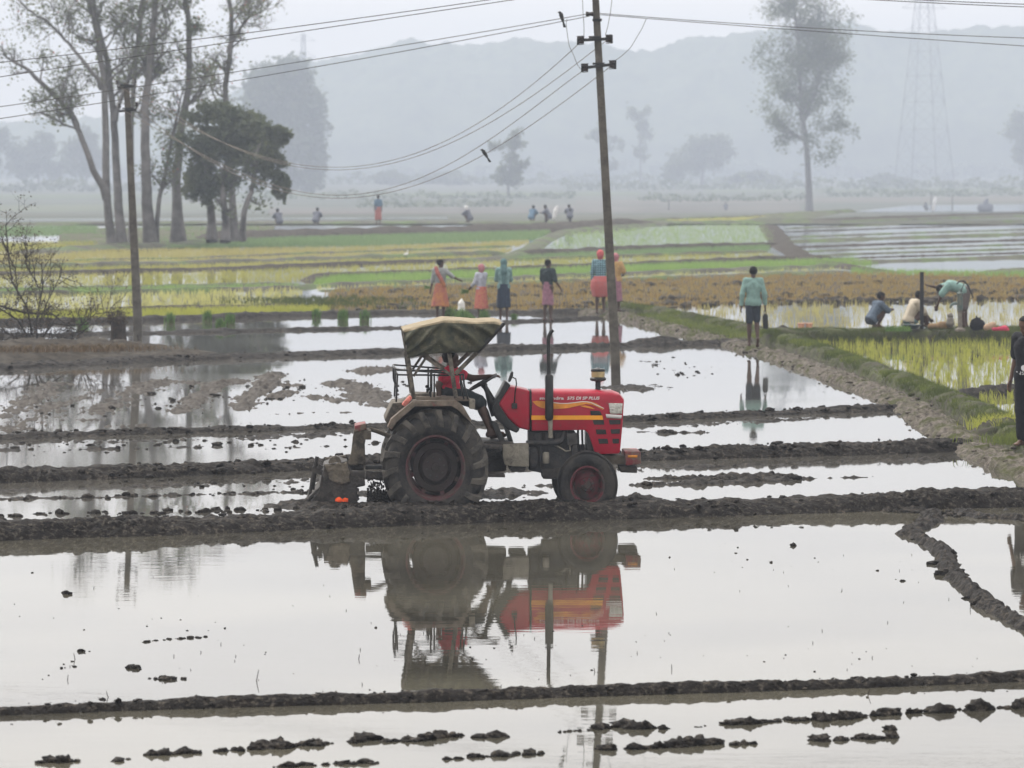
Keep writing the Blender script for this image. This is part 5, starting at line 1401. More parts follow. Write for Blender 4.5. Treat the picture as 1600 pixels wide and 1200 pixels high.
def drongo(px, py, d, tilt, label, sc=1.0):
    o = empty('bird', P(px, py, d), 0, label, 'bird')
    ax_ = Vector((math.sin(tilt), 0, -math.cos(tilt)))
    V, Q = isosurface([('rc', (0, 0, .0), tuple(ax_ * .085), .034, .024), ('rc', tuple(ax_ * -.045 + Vector((-.008, 0, 0))), tuple(ax_ * -.02), .022, .026), ('rc', tuple(ax_ * -.05 + Vector((-.015, 0, 0))), tuple(ax_ * -.05 + Vector((-.05, 0, 0))), .010, .003)], .006, .02)
    link('body', np_mesh('body', V * sc, Q), M_black, o)
    for s_ in (-1, 1):
        a = ax_ * .075; b = ax_ * .20 + Vector((.012 * s_, .004 * s_, 0))
        MB().obox(a * sc, b * sc, .022 * sc, .008 * sc, (0, 1, 0)).build('tail_feather', M_black, o)
    return o
drongo(877, 24, D1 - .3, .28, 'black bird perched on the wire left of the tall pole top', 1.15)
drongo(756.5, 238, 86.4, .55, 'black bird perched on the lowest sagging wire in mid air', 1.1)

# ------------------------------------------------------------------ pylons far off
M_pyl = mat('galvanised_lattice', (0.10, 0.105, 0.11), .6, .2)
def pylon(px, yb, d, ytop, hw0, hw1, label, lanes=9):
    b = FG(px, yb) if d is None else P(px, yb, d)
    root = empty('transmission_tower', b, .3, label, 'tower')
    H_ = (yb - ytop) / FPX * b.y; k0 = hw0 / FPX * b.y; k1 = hw1 / FPX * b.y; t = .20
    cs = [(-1, -1), (1, -1), (1, 1), (-1, 1)]
    for c in cs:
        MB().obox((c[0] * k0, c[1] * k0, 0), (c[0] * k1, c[1] * k1, H_), t, t).build('leg', M_pyl, root)
    ws = lambda f_: k0 + (k1 - k0) * f_
    lv = [1 - (1 - i / lanes) ** 1.25 for i in range(lanes + 1)]
    for i in range(lanes):
        f0, f1 = lv[i], lv[i + 1]
        m = MB()
        for j in range(4):
            a, b2 = cs[j], cs[(j + 1) % 4]
            m.obox((a[0] * ws(f0), a[1] * ws(f0), H_ * f0), (b2[0] * ws(f1), b2[1] * ws(f1), H_ * f1), t * .5, t * .5)
            m.obox((b2[0] * ws(f0), b2[1] * ws(f0), H_ * f0), (a[0] * ws(f1), a[1] * ws(f1), H_ * f1), t * .5, t * .5)
            m.obox((a[0] * ws(f1), a[1] * ws(f1), H_ * f1), (b2[0] * ws(f1), b2[1] * ws(f1), H_ * f1), t * .5, t * .5)
        m.build('bracing', M_pyl, root)
    for f_ in (.72, .84, .95):
        w = ws(f_) + H_ * .075
        MB().obox((-w, 0, H_ * f_), (w, 0, H_ * f_), t, t * .8).obox((-w, 0, H_ * f_), (-ws(f_), 0, H_ * (f_ + .04)), t * .6, t * .6).obox((w, 0, H_ * f_), (ws(f_), 0, H_ * (f_ + .04)), t * .6, t * .6).build('tower_arm', M_pyl, root)
    return root
pylon(1444, 291, None, -40, 36, 7, 'tall lattice transmission tower fading into the haze on the right')
pylon(474, 283, None, 52, 9, 2, 'small distant lattice tower fading above the misty trees on the left', 7)
# ------------------------------------------------------------------ trees
def leaf_mat(name, c, c2, tl=.35, ns=.6):
    return mat(name, c, .7, col2=c2, nscale=ns, spec=.25, transl=tl)
L_grove = leaf_mat('grove_leaf', (0.09, 0.115, 0.06), (0.17, 0.19, 0.09))
L_dark = leaf_mat('dense_leaf', (0.085, 0.11, 0.068), (0.19, 0.21, 0.12), .5)
L_far = leaf_mat('far_leaf', (0.08, 0.105, 0.065), (0.16, 0.185, 0.10), ns=.2)
L_brown = leaf_mat('withered_leaf', (0.05, 0.038, 0.026), (0.11, 0.08, 0.05), .2, 8)
L_bud = leaf_mat('red_flower', (0.30, 0.05, 0.03), (0.36, 0.10, 0.04), .2, 3)
K_bark = mat('grey_bark', (0.09, 0.085, 0.082), .9, col2=(0.18, 0.17, 0.165), nscale=1.6, spec=.2, bump=.5, bscale=12)
K_twig = mat('dark_twig', (0.028, 0.022, 0.019), .85, .4, 8, spec=.2)

class Tubes:
    """many tapered twigs gathered quickly"""
    def __init__(s): s.v = []; s.f = []; s.n = 0; s.tips = []
    def add(s, pts, r0, r1, n=6):
        pts = np.asarray(pts, float); m = len(pts)
        t = np.gradient(pts, axis=0); t /= np.linalg.norm(t, axis=1)[:, None] + 1e-9
        a = np.cross(t, np.array([0.12, 1.0, 0.07])); a /= np.linalg.norm(a, axis=1)[:, None] + 1e-9
        b = np.cross(t, a)
        r = np.linspace(r0, r1, m)[:, None, None]
        g = np.arange(n) * 2 * np.pi / n
        v = pts[:, None, :] + r * (a[:, None, :] * np.cos(g)[None, :, None] + b[:, None, :] * np.sin(g)[None, :, None])
        s.v.append(v.reshape(-1, 3)); s.f.append(grid_faces(m, n, True) + s.n); s.n += m * n
    def mesh(s, name): return np_mesh(name, np.concatenate(s.v), np.concatenate(s.f))

def leaves_mesh(pts, size, r, flat=.5, quad=True):
    """a small bent leaf blade (two triangles) at every point"""
    n = len(pts); pts = np.asarray(pts, float)
    d = r.normal(size=(n, 3)); d[:, 2] *= .7; d /= np.linalg.norm(d, axis=1)[:, None]
    e = r.normal(size=(n, 3)); e -= d * (e * d).sum(1)[:, None]; e /= np.linalg.norm(e, axis=1)[:, None]
    s = size * r.uniform(.6, 1.4, n)[:, None]
    v = np.stack([pts - d * s, pts + e * s * flat + np.cross(d, e) * s * .15, pts + d * s, pts - e * s * flat + np.cross(d, e) * s * .15], 1)
    f = np.arange(n * 4).reshape(n, 4)
    return v.reshape(-1, 3), f

def grow(tb, p, d, L, r, lvl, rg, tips, upb=.12, spread=.75, kids=(3, 6), n=6):
    m = 5 if lvl > 1 else 3
    pts = [np.array(p)]; dd = np.array(d, float)
    for k in range(m):
        dd = dd + rg.normal(0, .14, 3) + np.array([0, 0, upb * .4]); dd /= np.linalg.norm(dd)
        pts.append(pts[-1] + dd * L / m)
    tb.add(pts, r, r * .45, n if lvl > 1 else (4 if lvl == 1 else 3))
    tips += [pts[-1], pts[-2], pts[-3]]
    if lvl <= 0: return
    for k in range(rg.integers(*kids)):
        f_ = rg.uniform(.3, 1.0); q = np.array(pts[min(m, int(f_ * m))])
        s = rg.normal(size=3); s -= dd * (s @ dd); s /= np.linalg.norm(s) + 1e-9
        nd = dd * (1 - spread * .5) + s * spread + np.array([0, 0, upb]); nd /= np.linalg.norm(nd)
        grow(tb, q, nd, L * rg.uniform(.45, .72), r * .5, lvl - 1, rg, tips, upb, spread, kids, n)

def tree(label, d, trunks, seed, name='tree', group=None, leafn=1500, leaf=.12, lm=None, bl=(60, 2), blobs=(), blob_leaf=None, f0=.4, nb=9, bark=None, spread=.8, upb=.15, dz=None, base=None, jitter=.25, extra=None, flare=1.5):
    """trunks: [(pixel polyline from the base up, r0 px, r1 px)], bl = (branch px length, twig levels), blobs = (cx, cy, rx, ry, leaves) in pixels"""
    rg = np.random.default_rng(seed)
    s = d / FPX
    b = base if base is not None else P(*trunks[0][0][0], d)
    root = empty(name, b, 0, label, 'tree', group)
    tb = Tubes(); tips = []
    loc = lambda px, py, dy=0.0: np.array(P(px, py, d)) + np.array([0, dy, 0]) - np.array(b)
    for (pts, r0, r1) in trunks:
        q = np.array(pts, float); k = np.r_[0, np.cumsum(np.linalg.norm(np.diff(q, axis=0), axis=1))]
        u_ = np.linspace(0, k[-1], 22)
        xs = np.interp(u_, k, q[:, 0]); ys = np.interp(u_, k, q[:, 1])
        off = rg.normal(0, 1) * .4
        W = np.array([loc(x_, y_, off + .6 * math.sin(i * .35 + seed)) for i, (x_, y_) in enumerate(zip(xs, ys))])
        W[0, 2] -= .3
        W += rg.normal(0, .04, W.shape) * np.linspace(0, 1, 22)[:, None]
        m = len(W)
        rr = np.linspace(r0, r1, m) * s * .8
        # flare at the foot
        t = np.gradient(W, axis=0)
        sv = len(tb.v)
        tb.add(W, 1, 1, 9)
        vv = tb.v[-1].reshape(m, 9, 3); rad = rr * (1 + (flare - 1) * np.exp(-np.arange(m) * .9))
        tb.v[-1] = (W[:, None, :] + (vv - W[:, None, :]) * rad[:, None, None] * (1 + .12 * rg.normal(size=(1, 9, 1)))).reshape(-1, 3)
        for _ in range(nb):
            i = int(rg.uniform(f0, 1) * (m - 1)); dr = t[i] / np.linalg.norm(t[i])
            sd_ = rg.normal(size=3); sd_ -= dr * (sd_ @ dr); sd_ /= np.linalg.norm(sd_)
            nd = dr * .55 + sd_ * .8 + np.array([0, 0, upb]); nd /= np.linalg.norm(nd)
            grow(tb, W[i], nd, bl[0] * s * rg.uniform(.5, 1.1) * (1.15 - .45 * i / m), rr[i] * .45, bl[1], rg, tips, upb, spread)
        if f0 < 1: grow(tb, W[-1], t[-1] / np.linalg.norm(t[-1]), bl[0] * s * .8, rr[-1], bl[1], rg, tips, upb, spread)
    link('trunk', tb.mesh('trunk'), bark or K_bark, root)
    LP = []
    if leafn and tips:
        tp_ = np.array(tips); LP.append(tp_[rg.integers(len(tp_), size=leafn)] + rg.normal(0, jitter, (leafn, 3)))
    bl_ = []
    for (cx, cy, rx, ry, n) in blobs:
        if name == 'bushy_tree':
            for _ in range(7): bl_.append((cx + np.clip(rg.normal(0, rx * .45), -rx * .7, rx * .7), cy + np.clip(rg.normal(0, ry * .45), -ry * .7, ry * .7), rx * rg.uniform(.3, .6), ry * rg.uniform(.3, .55), int(n * .22)))
        else: bl_.append((cx, cy, rx, ry, n))
    for (cx, cy, rx, ry, n) in bl_:
        c = loc(cx, cy, rg.normal(0, rx * s * .3)); R = np.array([rx * s, rx * s * .8, ry * s])
        nc = max(6, n // 75)
        cd = rg.normal(size=(nc, 3)); cd /= np.linalg.norm(cd, axis=1)[:, None]
        cc = c + cd * R * (rg.uniform(.25, 1, nc) ** .45)[:, None]
        LP.append(cc[rg.integers(nc, size=n)] + rg.normal(size=(n, 3)) * R * (.26 if name == 'bushy_tree' else .2))
    if LP:
        v, f = leaves_mesh(np.concatenate(LP), leaf, rg)
        link('crown', np_mesh('crown', v, f), lm or L_grove, root, False)
    if extra:
        e = np.array(tips); e = e[rg.integers(len(e), size=extra)] + rg.normal(0, .15, (extra, 3))
        v, f = leaves_mesh(e, leaf * .9, rg); link('blossom', np_mesh('blossom', v, f), L_bud, root, False)
    return root

gt = 'trees of the grove on the left'
tree('leftmost straight grey trunk of the grove with a broken limb leaning left', 219, [([(173, 387), (168, 340), (165, 285), (163, 200), (158, 120), (148, 60), (138, 0), (132, -60)], 7, 4), ([(167, 300), (150, 272), (135, 230), (112, 182), (88, 152), (58, 122)], 6, 4), ([(160, 130), (120, 80), (80, 40), (40, 10)], 3.2, 1.6)], 3, group=gt, leafn=4200, leaf=.085, bl=(80, 3), f0=.45, nb=10, extra=60)
tree('second trunk of the grove, slim and forked high above the short pole', 222, [([(193, 382), (186, 320), (180, 240), (176, 160), (168, 90), (150, 20), (140, -50)], 9, 4), ([(180, 180), (200, 120), (214, 60), (224, -20)], 4, 2.5)], 5, group=gt, leafn=3200, leaf=.085, bl=(70, 3), nb=9, extra=60)
tree('slim grove trunk just behind the short pole', 226, [([(206, 380), (205, 300), (206, 200), (212, 110), (220, 30), (226, -40)], 7, 3)], 7, group=gt, leafn=2200, leaf=.085, bl=(64, 3), nb=8, f0=.5, extra=40)
tree('thick grove trunk with buttressed foot to the right of the short pole', 221, [([(236, 378), (232, 330), (230, 250), (228, 170), (236, 80), (244, 0), (248, -60)], 12, 5), ([(243, 372), (252, 300), (262, 240), (276, 190)], 4.5, 2.5)], 9, group=gt, leafn=3000, leaf=.085, bl=(66, 3), nb=9, extra=70)
tree('tall grove trunk with wide foot rising behind the dark bushy crown', 224, [([(280, 372), (278, 330), (275, 280), (282, 200), (293, 140), (298, 60), (292, 0), (288, -60)], 10, 4)], 11, group=gt, leafn=2600, leaf=.085, bl=(66, 3), nb=9, f0=.5, flare=1.9, extra=60)
tree('dark bushy evergreen tree in the middle of the grove', 220, [([(327, 368), (326, 330), (322, 290), (318, 240)], 9, 5), ([(352, 368), (352, 320), (348, 270)], 7, 4)], 13, name='bushy_tree', group=gt, leafn=600, leaf=.11, lm=L_dark, bl=(40, 1), nb=6, blobs=[(320, 215, 48, 55, 3000), (300, 265, 34, 40, 1700), (365, 235, 45, 50, 2300), (340, 175, 40, 28, 1300), (335, 290, 40, 26, 1100), (385, 215, 36, 36, 1500)])
tree('grove tree at the right end leaning right under a dark drooping crown', 219, [([(379, 366), (384, 330), (394, 298), (402, 250)], 6, 4)], 15, name='bushy_tree', group=gt, leafn=500, leaf=.11, lm=L_dark, bl=(35, 1), nb=6, blobs=[(415, 235, 36, 42, 2300), (435, 205, 22, 22, 1300), (430, 275, 18, 32, 1300), (395, 205, 28, 24, 1500), (445, 290, 8, 24, 350)])
tree('tall bare tree rising above the right half of the grove', 228, [([(366, 368), (362, 300), (352, 200), (350, 130), (362, 70), (362, 20), (352, -40)], 8, 4), ([(360, 75), (375, 45), (392, 25)], 4, 2)], 17, group=gt, leafn=1200, leaf=.085, bl=(66, 3), nb=9, f0=.5, extra=50)

rt = FG(1265, 331)
tree('tall slender airy tree standing alone on the right', rt.y, [([(1265, 334), (1264, 290), (1260, 230), (1252, 170), (1250, 110), (1246, 50), (1240, 0)], 6.5, 2.2), ([(1256, 185), (1272, 150), (1285, 100), (1290, 50)], 3, 1.4)], 21, base=rt, leafn=9500, leaf=.25, bl=(66, 3), nb=22, f0=.32, lm=L_far, jitter=.5,
     blobs=[(1250, 25, 58, 34, 1300), (1215, 90, 42, 45, 1100), (1288, 85, 45, 55, 1300), (1250, 130, 55, 45, 1000), (1295, 165, 36, 40, 900), (1288, 225, 40, 40, 800), (1210, 155, 32, 40, 700), (1225, 205, 26, 30, 320), (1312, 205, 24, 26, 420)])
def misty(px, yb, trunks, blobs, seed, label, leaf=1.0, name='tree', lm=None, nb=5):
    b_ = FG(px, yb)
    return tree(label, b_.y, trunks, seed, name=name, base=b_, leafn=200, leaf=leaf, bl=(14, 1), nb=nb, blobs=blobs, lm=lm or L_far, jitter=.6)
misty(450, 302, [([(455, 304), (452, 240), (448, 160)], 6, 3)], [(425, 150, 40, 48, 2600), (455, 130, 36, 34, 1800), (470, 200, 36, 55, 2600), (435, 230, 40, 50, 2200), (490, 255, 22, 40, 1000), (400, 200, 28, 60, 1400), (468, 280, 40, 22, 1000)], 31, 'big misty dome of foliage behind the right end of the grove', 1.0, 'misty_tree')
misty(795, 309, [([(795, 310), (794, 285), (798, 250), (806, 215)], 2.6, 1.4)], [(793, 272, 24, 17, 900), (808, 220, 18, 12, 220), (778, 228, 14, 10, 120), (815, 250, 14, 16, 220)], 33, 'misty tree with a dark low crown left of the tall pole', .7)
misty(948, 290, [([(950, 291), (948, 250), (942, 205)], 2.2, 1.2)], [(942, 208, 22, 10, 380), (958, 225, 16, 12, 260), (952, 258, 14, 14, 260)], 35, 'faint misty tree close behind the tall pole', .8)
misty(1000, 290, [([(1001, 291), (1001, 240), (1000, 190)], 1.8, 1)], [(1000, 185, 18, 18, 420), (1004, 215, 13, 18, 220)], 37, 'thin faint tree with small round crown far behind the fields', .8)
misty(1096, 291, [([(1096, 292), (1098, 262), (1100, 235)], 3, 2)], [(1100, 240, 38, 28, 2200), (1115, 228, 26, 20, 900), (1075, 252, 26, 20, 900)], 39, 'broad rounded misty tree in the middle distance', .8)
misty(1050, 292, [([(1050, 293), (1048, 275)], 2, 1.4)], [(1048, 264, 22, 14, 800), (1064, 262, 14, 10, 300)], 41, 'low misty bush left of the broad rounded tree', .8, 'bush')
misty(1600, 291, [([(1602, 292), (1600, 240), (1600, 200)], 2.5, 1.6)], [(1600, 205, 26, 34, 1200), (1610, 240, 22, 22, 600)], 43, 'misty tree crown at the far right edge', .9)
for k, (x_, yb, w, h) in enumerate(((-20, 292, 60, 60), (60, 292, 48, 46), (135, 293, 40, 50), (610, 290, 30, 12), (700, 290, 44, 10), (1385, 290, 40, 8), (1180, 291, 40, 12))):
    misty(x_, yb, [([(x_, yb + 1), (x_ + 2, yb - h)], 2.5, 1.4)], [(x_ - w * .3, yb - h, w * .6, h * .6, 900), (x_ + w * .35, yb - h * .85, w * .6, h * .55, 900), (x_, yb - h * 1.4, w * .45, h * .5, 700)], 50 + k,
          ('misty wood edge at the far left edge', 'second misty tree mass from the left edge', 'misty tree mass just left of the grove', 'low misty hedge right of the big dome of foliage', 'low misty hedge under the sagging wires', 'low misty hedge under the lattice tower', 'low misty hedge left of the airy tree')[k], 1.0, 'tree' if h > 30 else 'bush')

def hedge(px0, px1, py, h, n, seed):
    rg = np.random.default_rng(seed); A = FG(px0, py); B = FG(px1, py - 1.5)
    t = rg.random(n); hh = h * (.35 + .65 * np.clip(.5 + fbm(np.c_[t * 40, t * 0, t * 0], 1.0, 3, seed), 0, 1.2))
    p = np.array(A)[None] + (np.array(B) - np.array(A))[None] * t[:, None] + np.c_[rg.normal(0, .5, n), rg.normal(0, 2, n), hh * rg.random(n) ** .7]
    v, f = leaves_mesh(p, h * .22, rg); o = link('far_scrub', np_mesh('far_scrub', v, f), L_far, None, False); o['kind'] = 'stuff'
for k, (a, b, y, h, n) in enumerate(((-200, 1800, 281, 9, 3600), (500, 1250, 289, 5, 1500), (-200, 420, 300, 4, 1400), (880, 1800, 297, 4, 1600), (380, 900, 312, 2.2, 1100), (1000, 1260, 316, 2.0, 700), (560, 800, 325, 1.6, 600), (1290, 1700, 308, 2.4, 900))):
    hedge(a, b, y, h, n, 900 + k)
# wooded hill closing the view
def hill():
    xs = np.linspace(-460, 460, 620); ys = np.linspace(2260, 2520, 60)
    X, Y = np.meshgrid(xs, ys, indexing='ij'); p = np.stack([X.ravel(), Y.ravel(), np.zeros(X.size)], 1)
    topy = np.interp(X.ravel() / 2360 * FPX + 800, [-500, 0, 300, 400, 500, 560, 640, 720, 800, 900, 1000, 1080, 1160, 1250, 1340, 1450, 1600, 2100], [200, 195, 180, 130, 100, 92, 70, 78, 64, 70, 88, 70, 60, 52, 46, 56, 44, 50])
    H_ = (HOR - topy) / FPX * 2400 + HC
    t = np.clip((Y.ravel() - 2260) / 120, 0, 1)
    z = -4 + (H_ + 4) * np.sqrt(t) * (.9 + .1 * t) + 4.0 * fbm(p, 1 / 34., 2, 71) + 3.6 * fbm(p, 1 / 12., 3, 77, .6, True) * (.3 + .7 * t)
    z = np.where(Y.ravel() < 2266, -5, z)
    o = link('wooded_hill', np_mesh('wooded_hill', np.stack([p[:, 0] + 2 * vnoise(p, .2, 5), p[:, 1], z], 1), grid_faces(620, 60)), mat('forest_canopy', (0.06, 0.08, 0.05), .9, col2=(0.12, 0.145, 0.08), nscale=.12, spec=.1))
    o['kind'] = 'structure'
hill()

# ------------------------------------------------------------------ rice and grass
def in_poly(x, y, poly):
    r = np.zeros(x.shape, bool); n = len(poly)
    for i in range(n):
        x1, y1 = poly[i]; x2, y2 = poly[(i + 1) % n]
        if y1 == y2: continue
        c = ((y1 > y) != (y2 > y)) & (x < (x2 - x1) * (y - y1) / (y2 - y1) + x1)
        r ^= c
    return r
def blades(c, nb, h, w, lean, rg, segs=2, spread=.03):
    """c (N,3) clump feet -> blade strips"""
    n = len(c) * nb
    b = np.repeat(c, nb, 0) + np.c_[rg.normal(0, spread, (n, 2)), np.zeros(n)]
    a = rg.uniform(0, 2 * np.pi, n); hh = h * rg.uniform(.55, 1.2, n); ln = lean * rg.uniform(.2, 1.3, n) * hh
    dx, dy = np.cos(a) * ln, np.sin(a) * ln
    fa = rg.uniform(0, np.pi, n); wx, wy = np.cos(fa) * w / 2, np.sin(fa) * w / 2 * .5
    z0 = b[:, 2] - .02
    p0 = np.stack([b[:, 0] - wx, b[:, 1] - wy, z0], 1); p1 = np.stack([b[:, 0] + wx, b[:, 1] + wy, z0], 1)
    tip = np.stack([b[:, 0] + dx, b[:, 1] + dy, b[:, 2] + hh], 1)
    if segs == 1:
        return np.stack([p0, p1, tip], 1).reshape(-1, 3), np.arange(n * 3).reshape(n, 3), None
    m0 = np.stack([b[:, 0] - wx * .8 + dx * .3, b[:, 1] - wy * .8 + dy * .3, b[:, 2] + hh * .62], 1); m1 = np.stack([b[:, 0] + wx * .8 + dx * .3, b[:, 1] + wy * .8 + dy * .3, b[:, 2] + hh * .62], 1)
    v = np.stack([p0, p1, m1, m0, tip], 1).reshape(-1, 3); k = np.arange(n) * 5
    return v, np.stack([k, k + 1, k + 2, k + 3], 1), np.stack([k + 3, k + 2, k + 4], 1)
def rice(poly, sp, h, nb, w, m, seed, lean=.35, segs=2, name='rice_seedlings', drop=.15, z=0.0, rows=True, spread=.03, patch=0.0):
    rg = np.random.default_rng(seed)
    wp = [tuple(G(a, b, z)[:2]) for a, b in poly]; A = np.array(wp)
    x0, y0 = A.min(0); x1, y1 = A.max(0)
    sx, sy = (sp if isinstance(sp, tuple) else (sp, sp))
    X, Y = np.meshgrid(np.arange(x0, x1, sx), np.arange(y0, y1, sy), indexing='ij')
    x = X.ravel() + rg.normal(0, sx * (.16 if rows else .5), X.size); y = Y.ravel() + rg.normal(0, sy * (.16 if rows else .5), X.size)
    k = in_poly(x, y, wp) & (rg.random(X.size) > drop)
    if patch: k &= (fbm(np.c_[x, y * .5, x * 0], .35, 3, seed) > -patch)
    c = np.c_[x[k], y[k], np.full(k.sum(), z)]
    v, f1, f2 = blades(c, nb, h, w, lean, rg, segs, spread)
    o = link(name, np_mesh(name, v, [f1] if f2 is None else [f1, f2]), m, None, False)
    o['kind'] = 'stuff'
    return o
def rm(name, a, b, ns=.8, tl=.45): return mat(name, a, .6, col2=b, nscale=ns, spec=.3, transl=tl)
R_yg = rm('yellow_green_rice', (0.26, 0.29, 0.05), (0.38, 0.38, 0.08)); R_pale = rm('pale_yellow_rice', (0.42, 0.42, 0.13), (0.50, 0.48, 0.18)); R_green = rm('green_rice', (0.17, 0.30, 0.08), (0.27, 0.38, 0.11))
R_lg = rm('light_green_rice', (0.24, 0.36, 0.15), (0.33, 0.42, 0.18)); R_yel = rm('yellow_rice', (0.30, 0.31, 0.06), (0.42, 0.40, 0.12), .15); R_tan = rm('tan_rice', (0.36, 0.32, 0.10), (0.43, 0.40, 0.17), .3); R_och = rm('ochre_stubble', (0.25, 0.165, 0.05), (0.33, 0.26, 0.10), .5, .3); R_bg = rm('blue_green_rice', (0.15, 0.24, 0.11), (0.21, 0.30, 0.13))
RF = [  # polygon, spacing, height, blades, width, material, drop
    ([(1235, 541), (1300, 536), (1800, 530), (1800, 604), (1620, 607), (1490, 613), (1420, 600), (1340, 573)], (.31, .36), .17, 6, .012, R_yg, .2, 2),
    ([(1510, 622), (1600, 616), (1800, 606), (1800, 672), (1600, 676), (1560, 672)], (.31, .36), .17, 6, .012, R_yg, .2, 2),
    ([(1040, 492), (1110, 480), (1330, 474), (1600, 470), (1800, 467), (1800, 514), (1600, 517), (1200, 520), (1150, 512), (1090, 502)], (.42, .55), .18, 6, .014, R_tan, .45, 2),
    ([(510, 486), (512, 456), (640, 449), (1000, 437), (1320, 428), (1600, 432), (1800, 430), (1800, 466), (1330, 472), (1100, 479), (1000, 486), (800, 487)], .36, .15, 6, .02, R_och, .3, 2),
    ([(-100, 492), (224, 489), (455, 483), (515, 484), (510, 490), (240, 499.5), (-100, 506)], .3, .28, 6, .016, R_yg, .1, 2),
    ([(-100, 465), (224, 458.5), (455, 452), (470, 458), (450, 478), (224, 483), (-100, 489)], .60, .20, 5, .016, R_pale, .35, 2),
    ([(-100, 457), (224, 451), (470, 445.5), (470, 448.5), (224, 455), (-100, 461)], .4, .24, 5, .018, R_green, .2, 1),
    ([(-100, 434), (300, 426), (560, 416), (1050, 400), (1200, 396), (1215, 402), (1050, 410), (560, 428), (500, 431), (480, 440), (300, 445), (-100, 453)], .62, .22, 5, .02, R_yel, .3, 1),
    ([(-100, 424), (300, 415.5), (560, 407), (770, 401), (765, 404), (560, 411.5), (300, 420), (-100, 428)], .5, .24, 5, .022, R_yel, .2, 1),
    ([(-100, 413), (300, 406), (560, 396.5), (800, 389), (790, 394), (560, 402), (300, 411), (-100, 418)], .5, .24, 5, .022, R_tan, .2, 1),
    ([(-100, 398), (60, 394), (300, 390), (560, 387), (830, 377), (815, 383), (560, 392.5), (300, 402), (-100, 410)], .55, .24, 5, .024, R_tan, .2, 1),
    ([(-100, 382), (40, 380), (150, 379), (150, 386), (40, 392), (-100, 395)], .55, .24, 5, .024, R_yel, .15, 1),
    ([(260, 380), (400, 373), (860, 361), (835, 374), (560, 384.5), (400, 386), (260, 389)], .55, .26, 5, .024, R_bg, .1, 1),
    ([(-150, 356), (150, 354), (150, 366), (-150, 372)], .7, .25, 5, .03, R_bg, .1, 1),
    ([(492, 440), (520, 433), (1050, 414), (1330, 406), (1370, 412), (1050, 424), (560, 443), (497, 446)], .4, .28, 5, .02, R_green, .1, 1),
    ([(493, 449), (560, 446.5), (1050, 428), (1320, 419), (1320, 424), (1050, 434.5), (560, 452), (502, 454)], .7, .20, 5, .018, R_pale, .4, 1),
    ([(805, 401), (1050, 389.5), (1200, 385), (1200, 391.5), (1050, 397), (798, 406)], .5, .26, 5, .022, R_bg, .1, 1),
    ([(848, 391), (888, 365), (1050, 353), (1190, 349), (1208, 362), (1205, 381.5), (1050, 384)], .9, .22, 5, .022, R_lg, .35, 1),
    ([(1040, 345.5), (1245, 336), (1235, 341), (1045, 349)], .7, .25, 5, .03, R_pale, .2, 1),
    ([(1330, 420), (1400, 424), (1600, 427), (1800, 425), (1800, 430), (1600, 433), (1330, 428)], .4, .25, 5, .02, R_green, .3, 1),
]
for k, (pl, sp, h, nb, w, m, dr, sg) in enumerate(RF):
    if k < 2: rice(pl, sp, h, nb, w, m, 500 + k, segs=sg, drop=dr)
    elif k in (2, 3): rice(pl, sp, h, nb, w, m, 500 + k, segs=sg, drop=dr, rows=False, spread=.06, patch=(.28 if k == 2 else .55))
    else: rice(pl, sp * .50, h * .66, 4, w, m, 500 + k, segs=sg, drop=dr, rows=False, spread=.08)
sheet('stubble_ground', [G(a, b, .012) for a, b in [(512, 487), (514, 457), (640, 450), (1000, 438), (1320, 429), (1600, 433), (1900, 430), (1900, 462), (1330, 469), (1100, 475), (1000, 485), (800, 487)]], .012, mat('stubble_soil', (0.03, 0.026, 0.02), .9, col2=(.085, .066, .04), nscale=.9, bump=.8, bscale=8, spec=.05))
for k, (a, n) in enumerate((([(540, 470), (800, 462), (1050, 455)], 90), ([(530, 480), (900, 478), (1000, 476)], 110), ([(1050, 468), (1300, 462), (1600, 456)], 150), ([(1050, 476), (1300, 471), (1600, 466)], 150), ([(1050, 447), (1300, 443), (1600, 444)], 80), ([(600, 455), (1000, 445)], 60))):
    clods(a, n, .11, .55, 0.03, 600 + k, M_mud_dry)
sheet('grove_ground', [G(a, b, .035) for a, b in [(95, 357), (430, 352.5), (420, 371), (330, 383), (250, 391), (150, 391), (90, 382)]], .035, mat('grove_soil', (.05, .058, .035), .95, col2=(.11, .105, .07), nscale=.4, spec=.05))
rice([(95, 358), (430, 354), (420, 371), (260, 388), (100, 382)], .6, .16, 4, .03, R_bg, 560, segs=1, drop=.5, rows=False, spread=.1, z=.035, patch=.1)
# turf on the banks
M_turf = rm('turf_blade', (0.075, 0.10, 0.024), (0.155, 0.185, 0.045), 1.2); M_turf2 = rm('dark_turf_blade', (0.04, 0.056, 0.016), (0.09, 0.11, 0.03), 1.2)
def bank_grass(info, n, h, m, seed, umin=-.75, umax=.75, name='bank_grass', zh=.82, x_from=None, w=.011, flat=.5, patch=.25):
    q, nor, wd, hg = info; rg = np.random.default_rng(seed)
    i = rg.integers(len(q), size=n); u = rg.uniform(umin, umax, n)
    p = q[i, :2] + nor[i] * (wd * u)[:, None] + rg.normal(0, .03, (n, 2))
    pr = np.clip(1 - np.abs(u) ** 2, 0, 1); pr = pr * (1 - flat) + np.clip(pr * 2.2, 0, 1) * flat
    c = np.c_[p, hg * zh * pr]
    k = fbm(np.c_[p, p[:, 0] * 0], 1.3, 3, seed) > -patch
    v, f1, f2 = blades(c[k], 3, h, w, .8, rg, 1, .04)
    o = link(name, np_mesh(name, v, [f1]), m, None, False); o['kind'] = 'stuff'
bank_grass(gb_info, 24000, .075, M_turf, 701, -.9, .55, patch=.15); bank_grass(gb_info, 9000, .11, M_turf2, 702, -.5, .9, patch=.1)
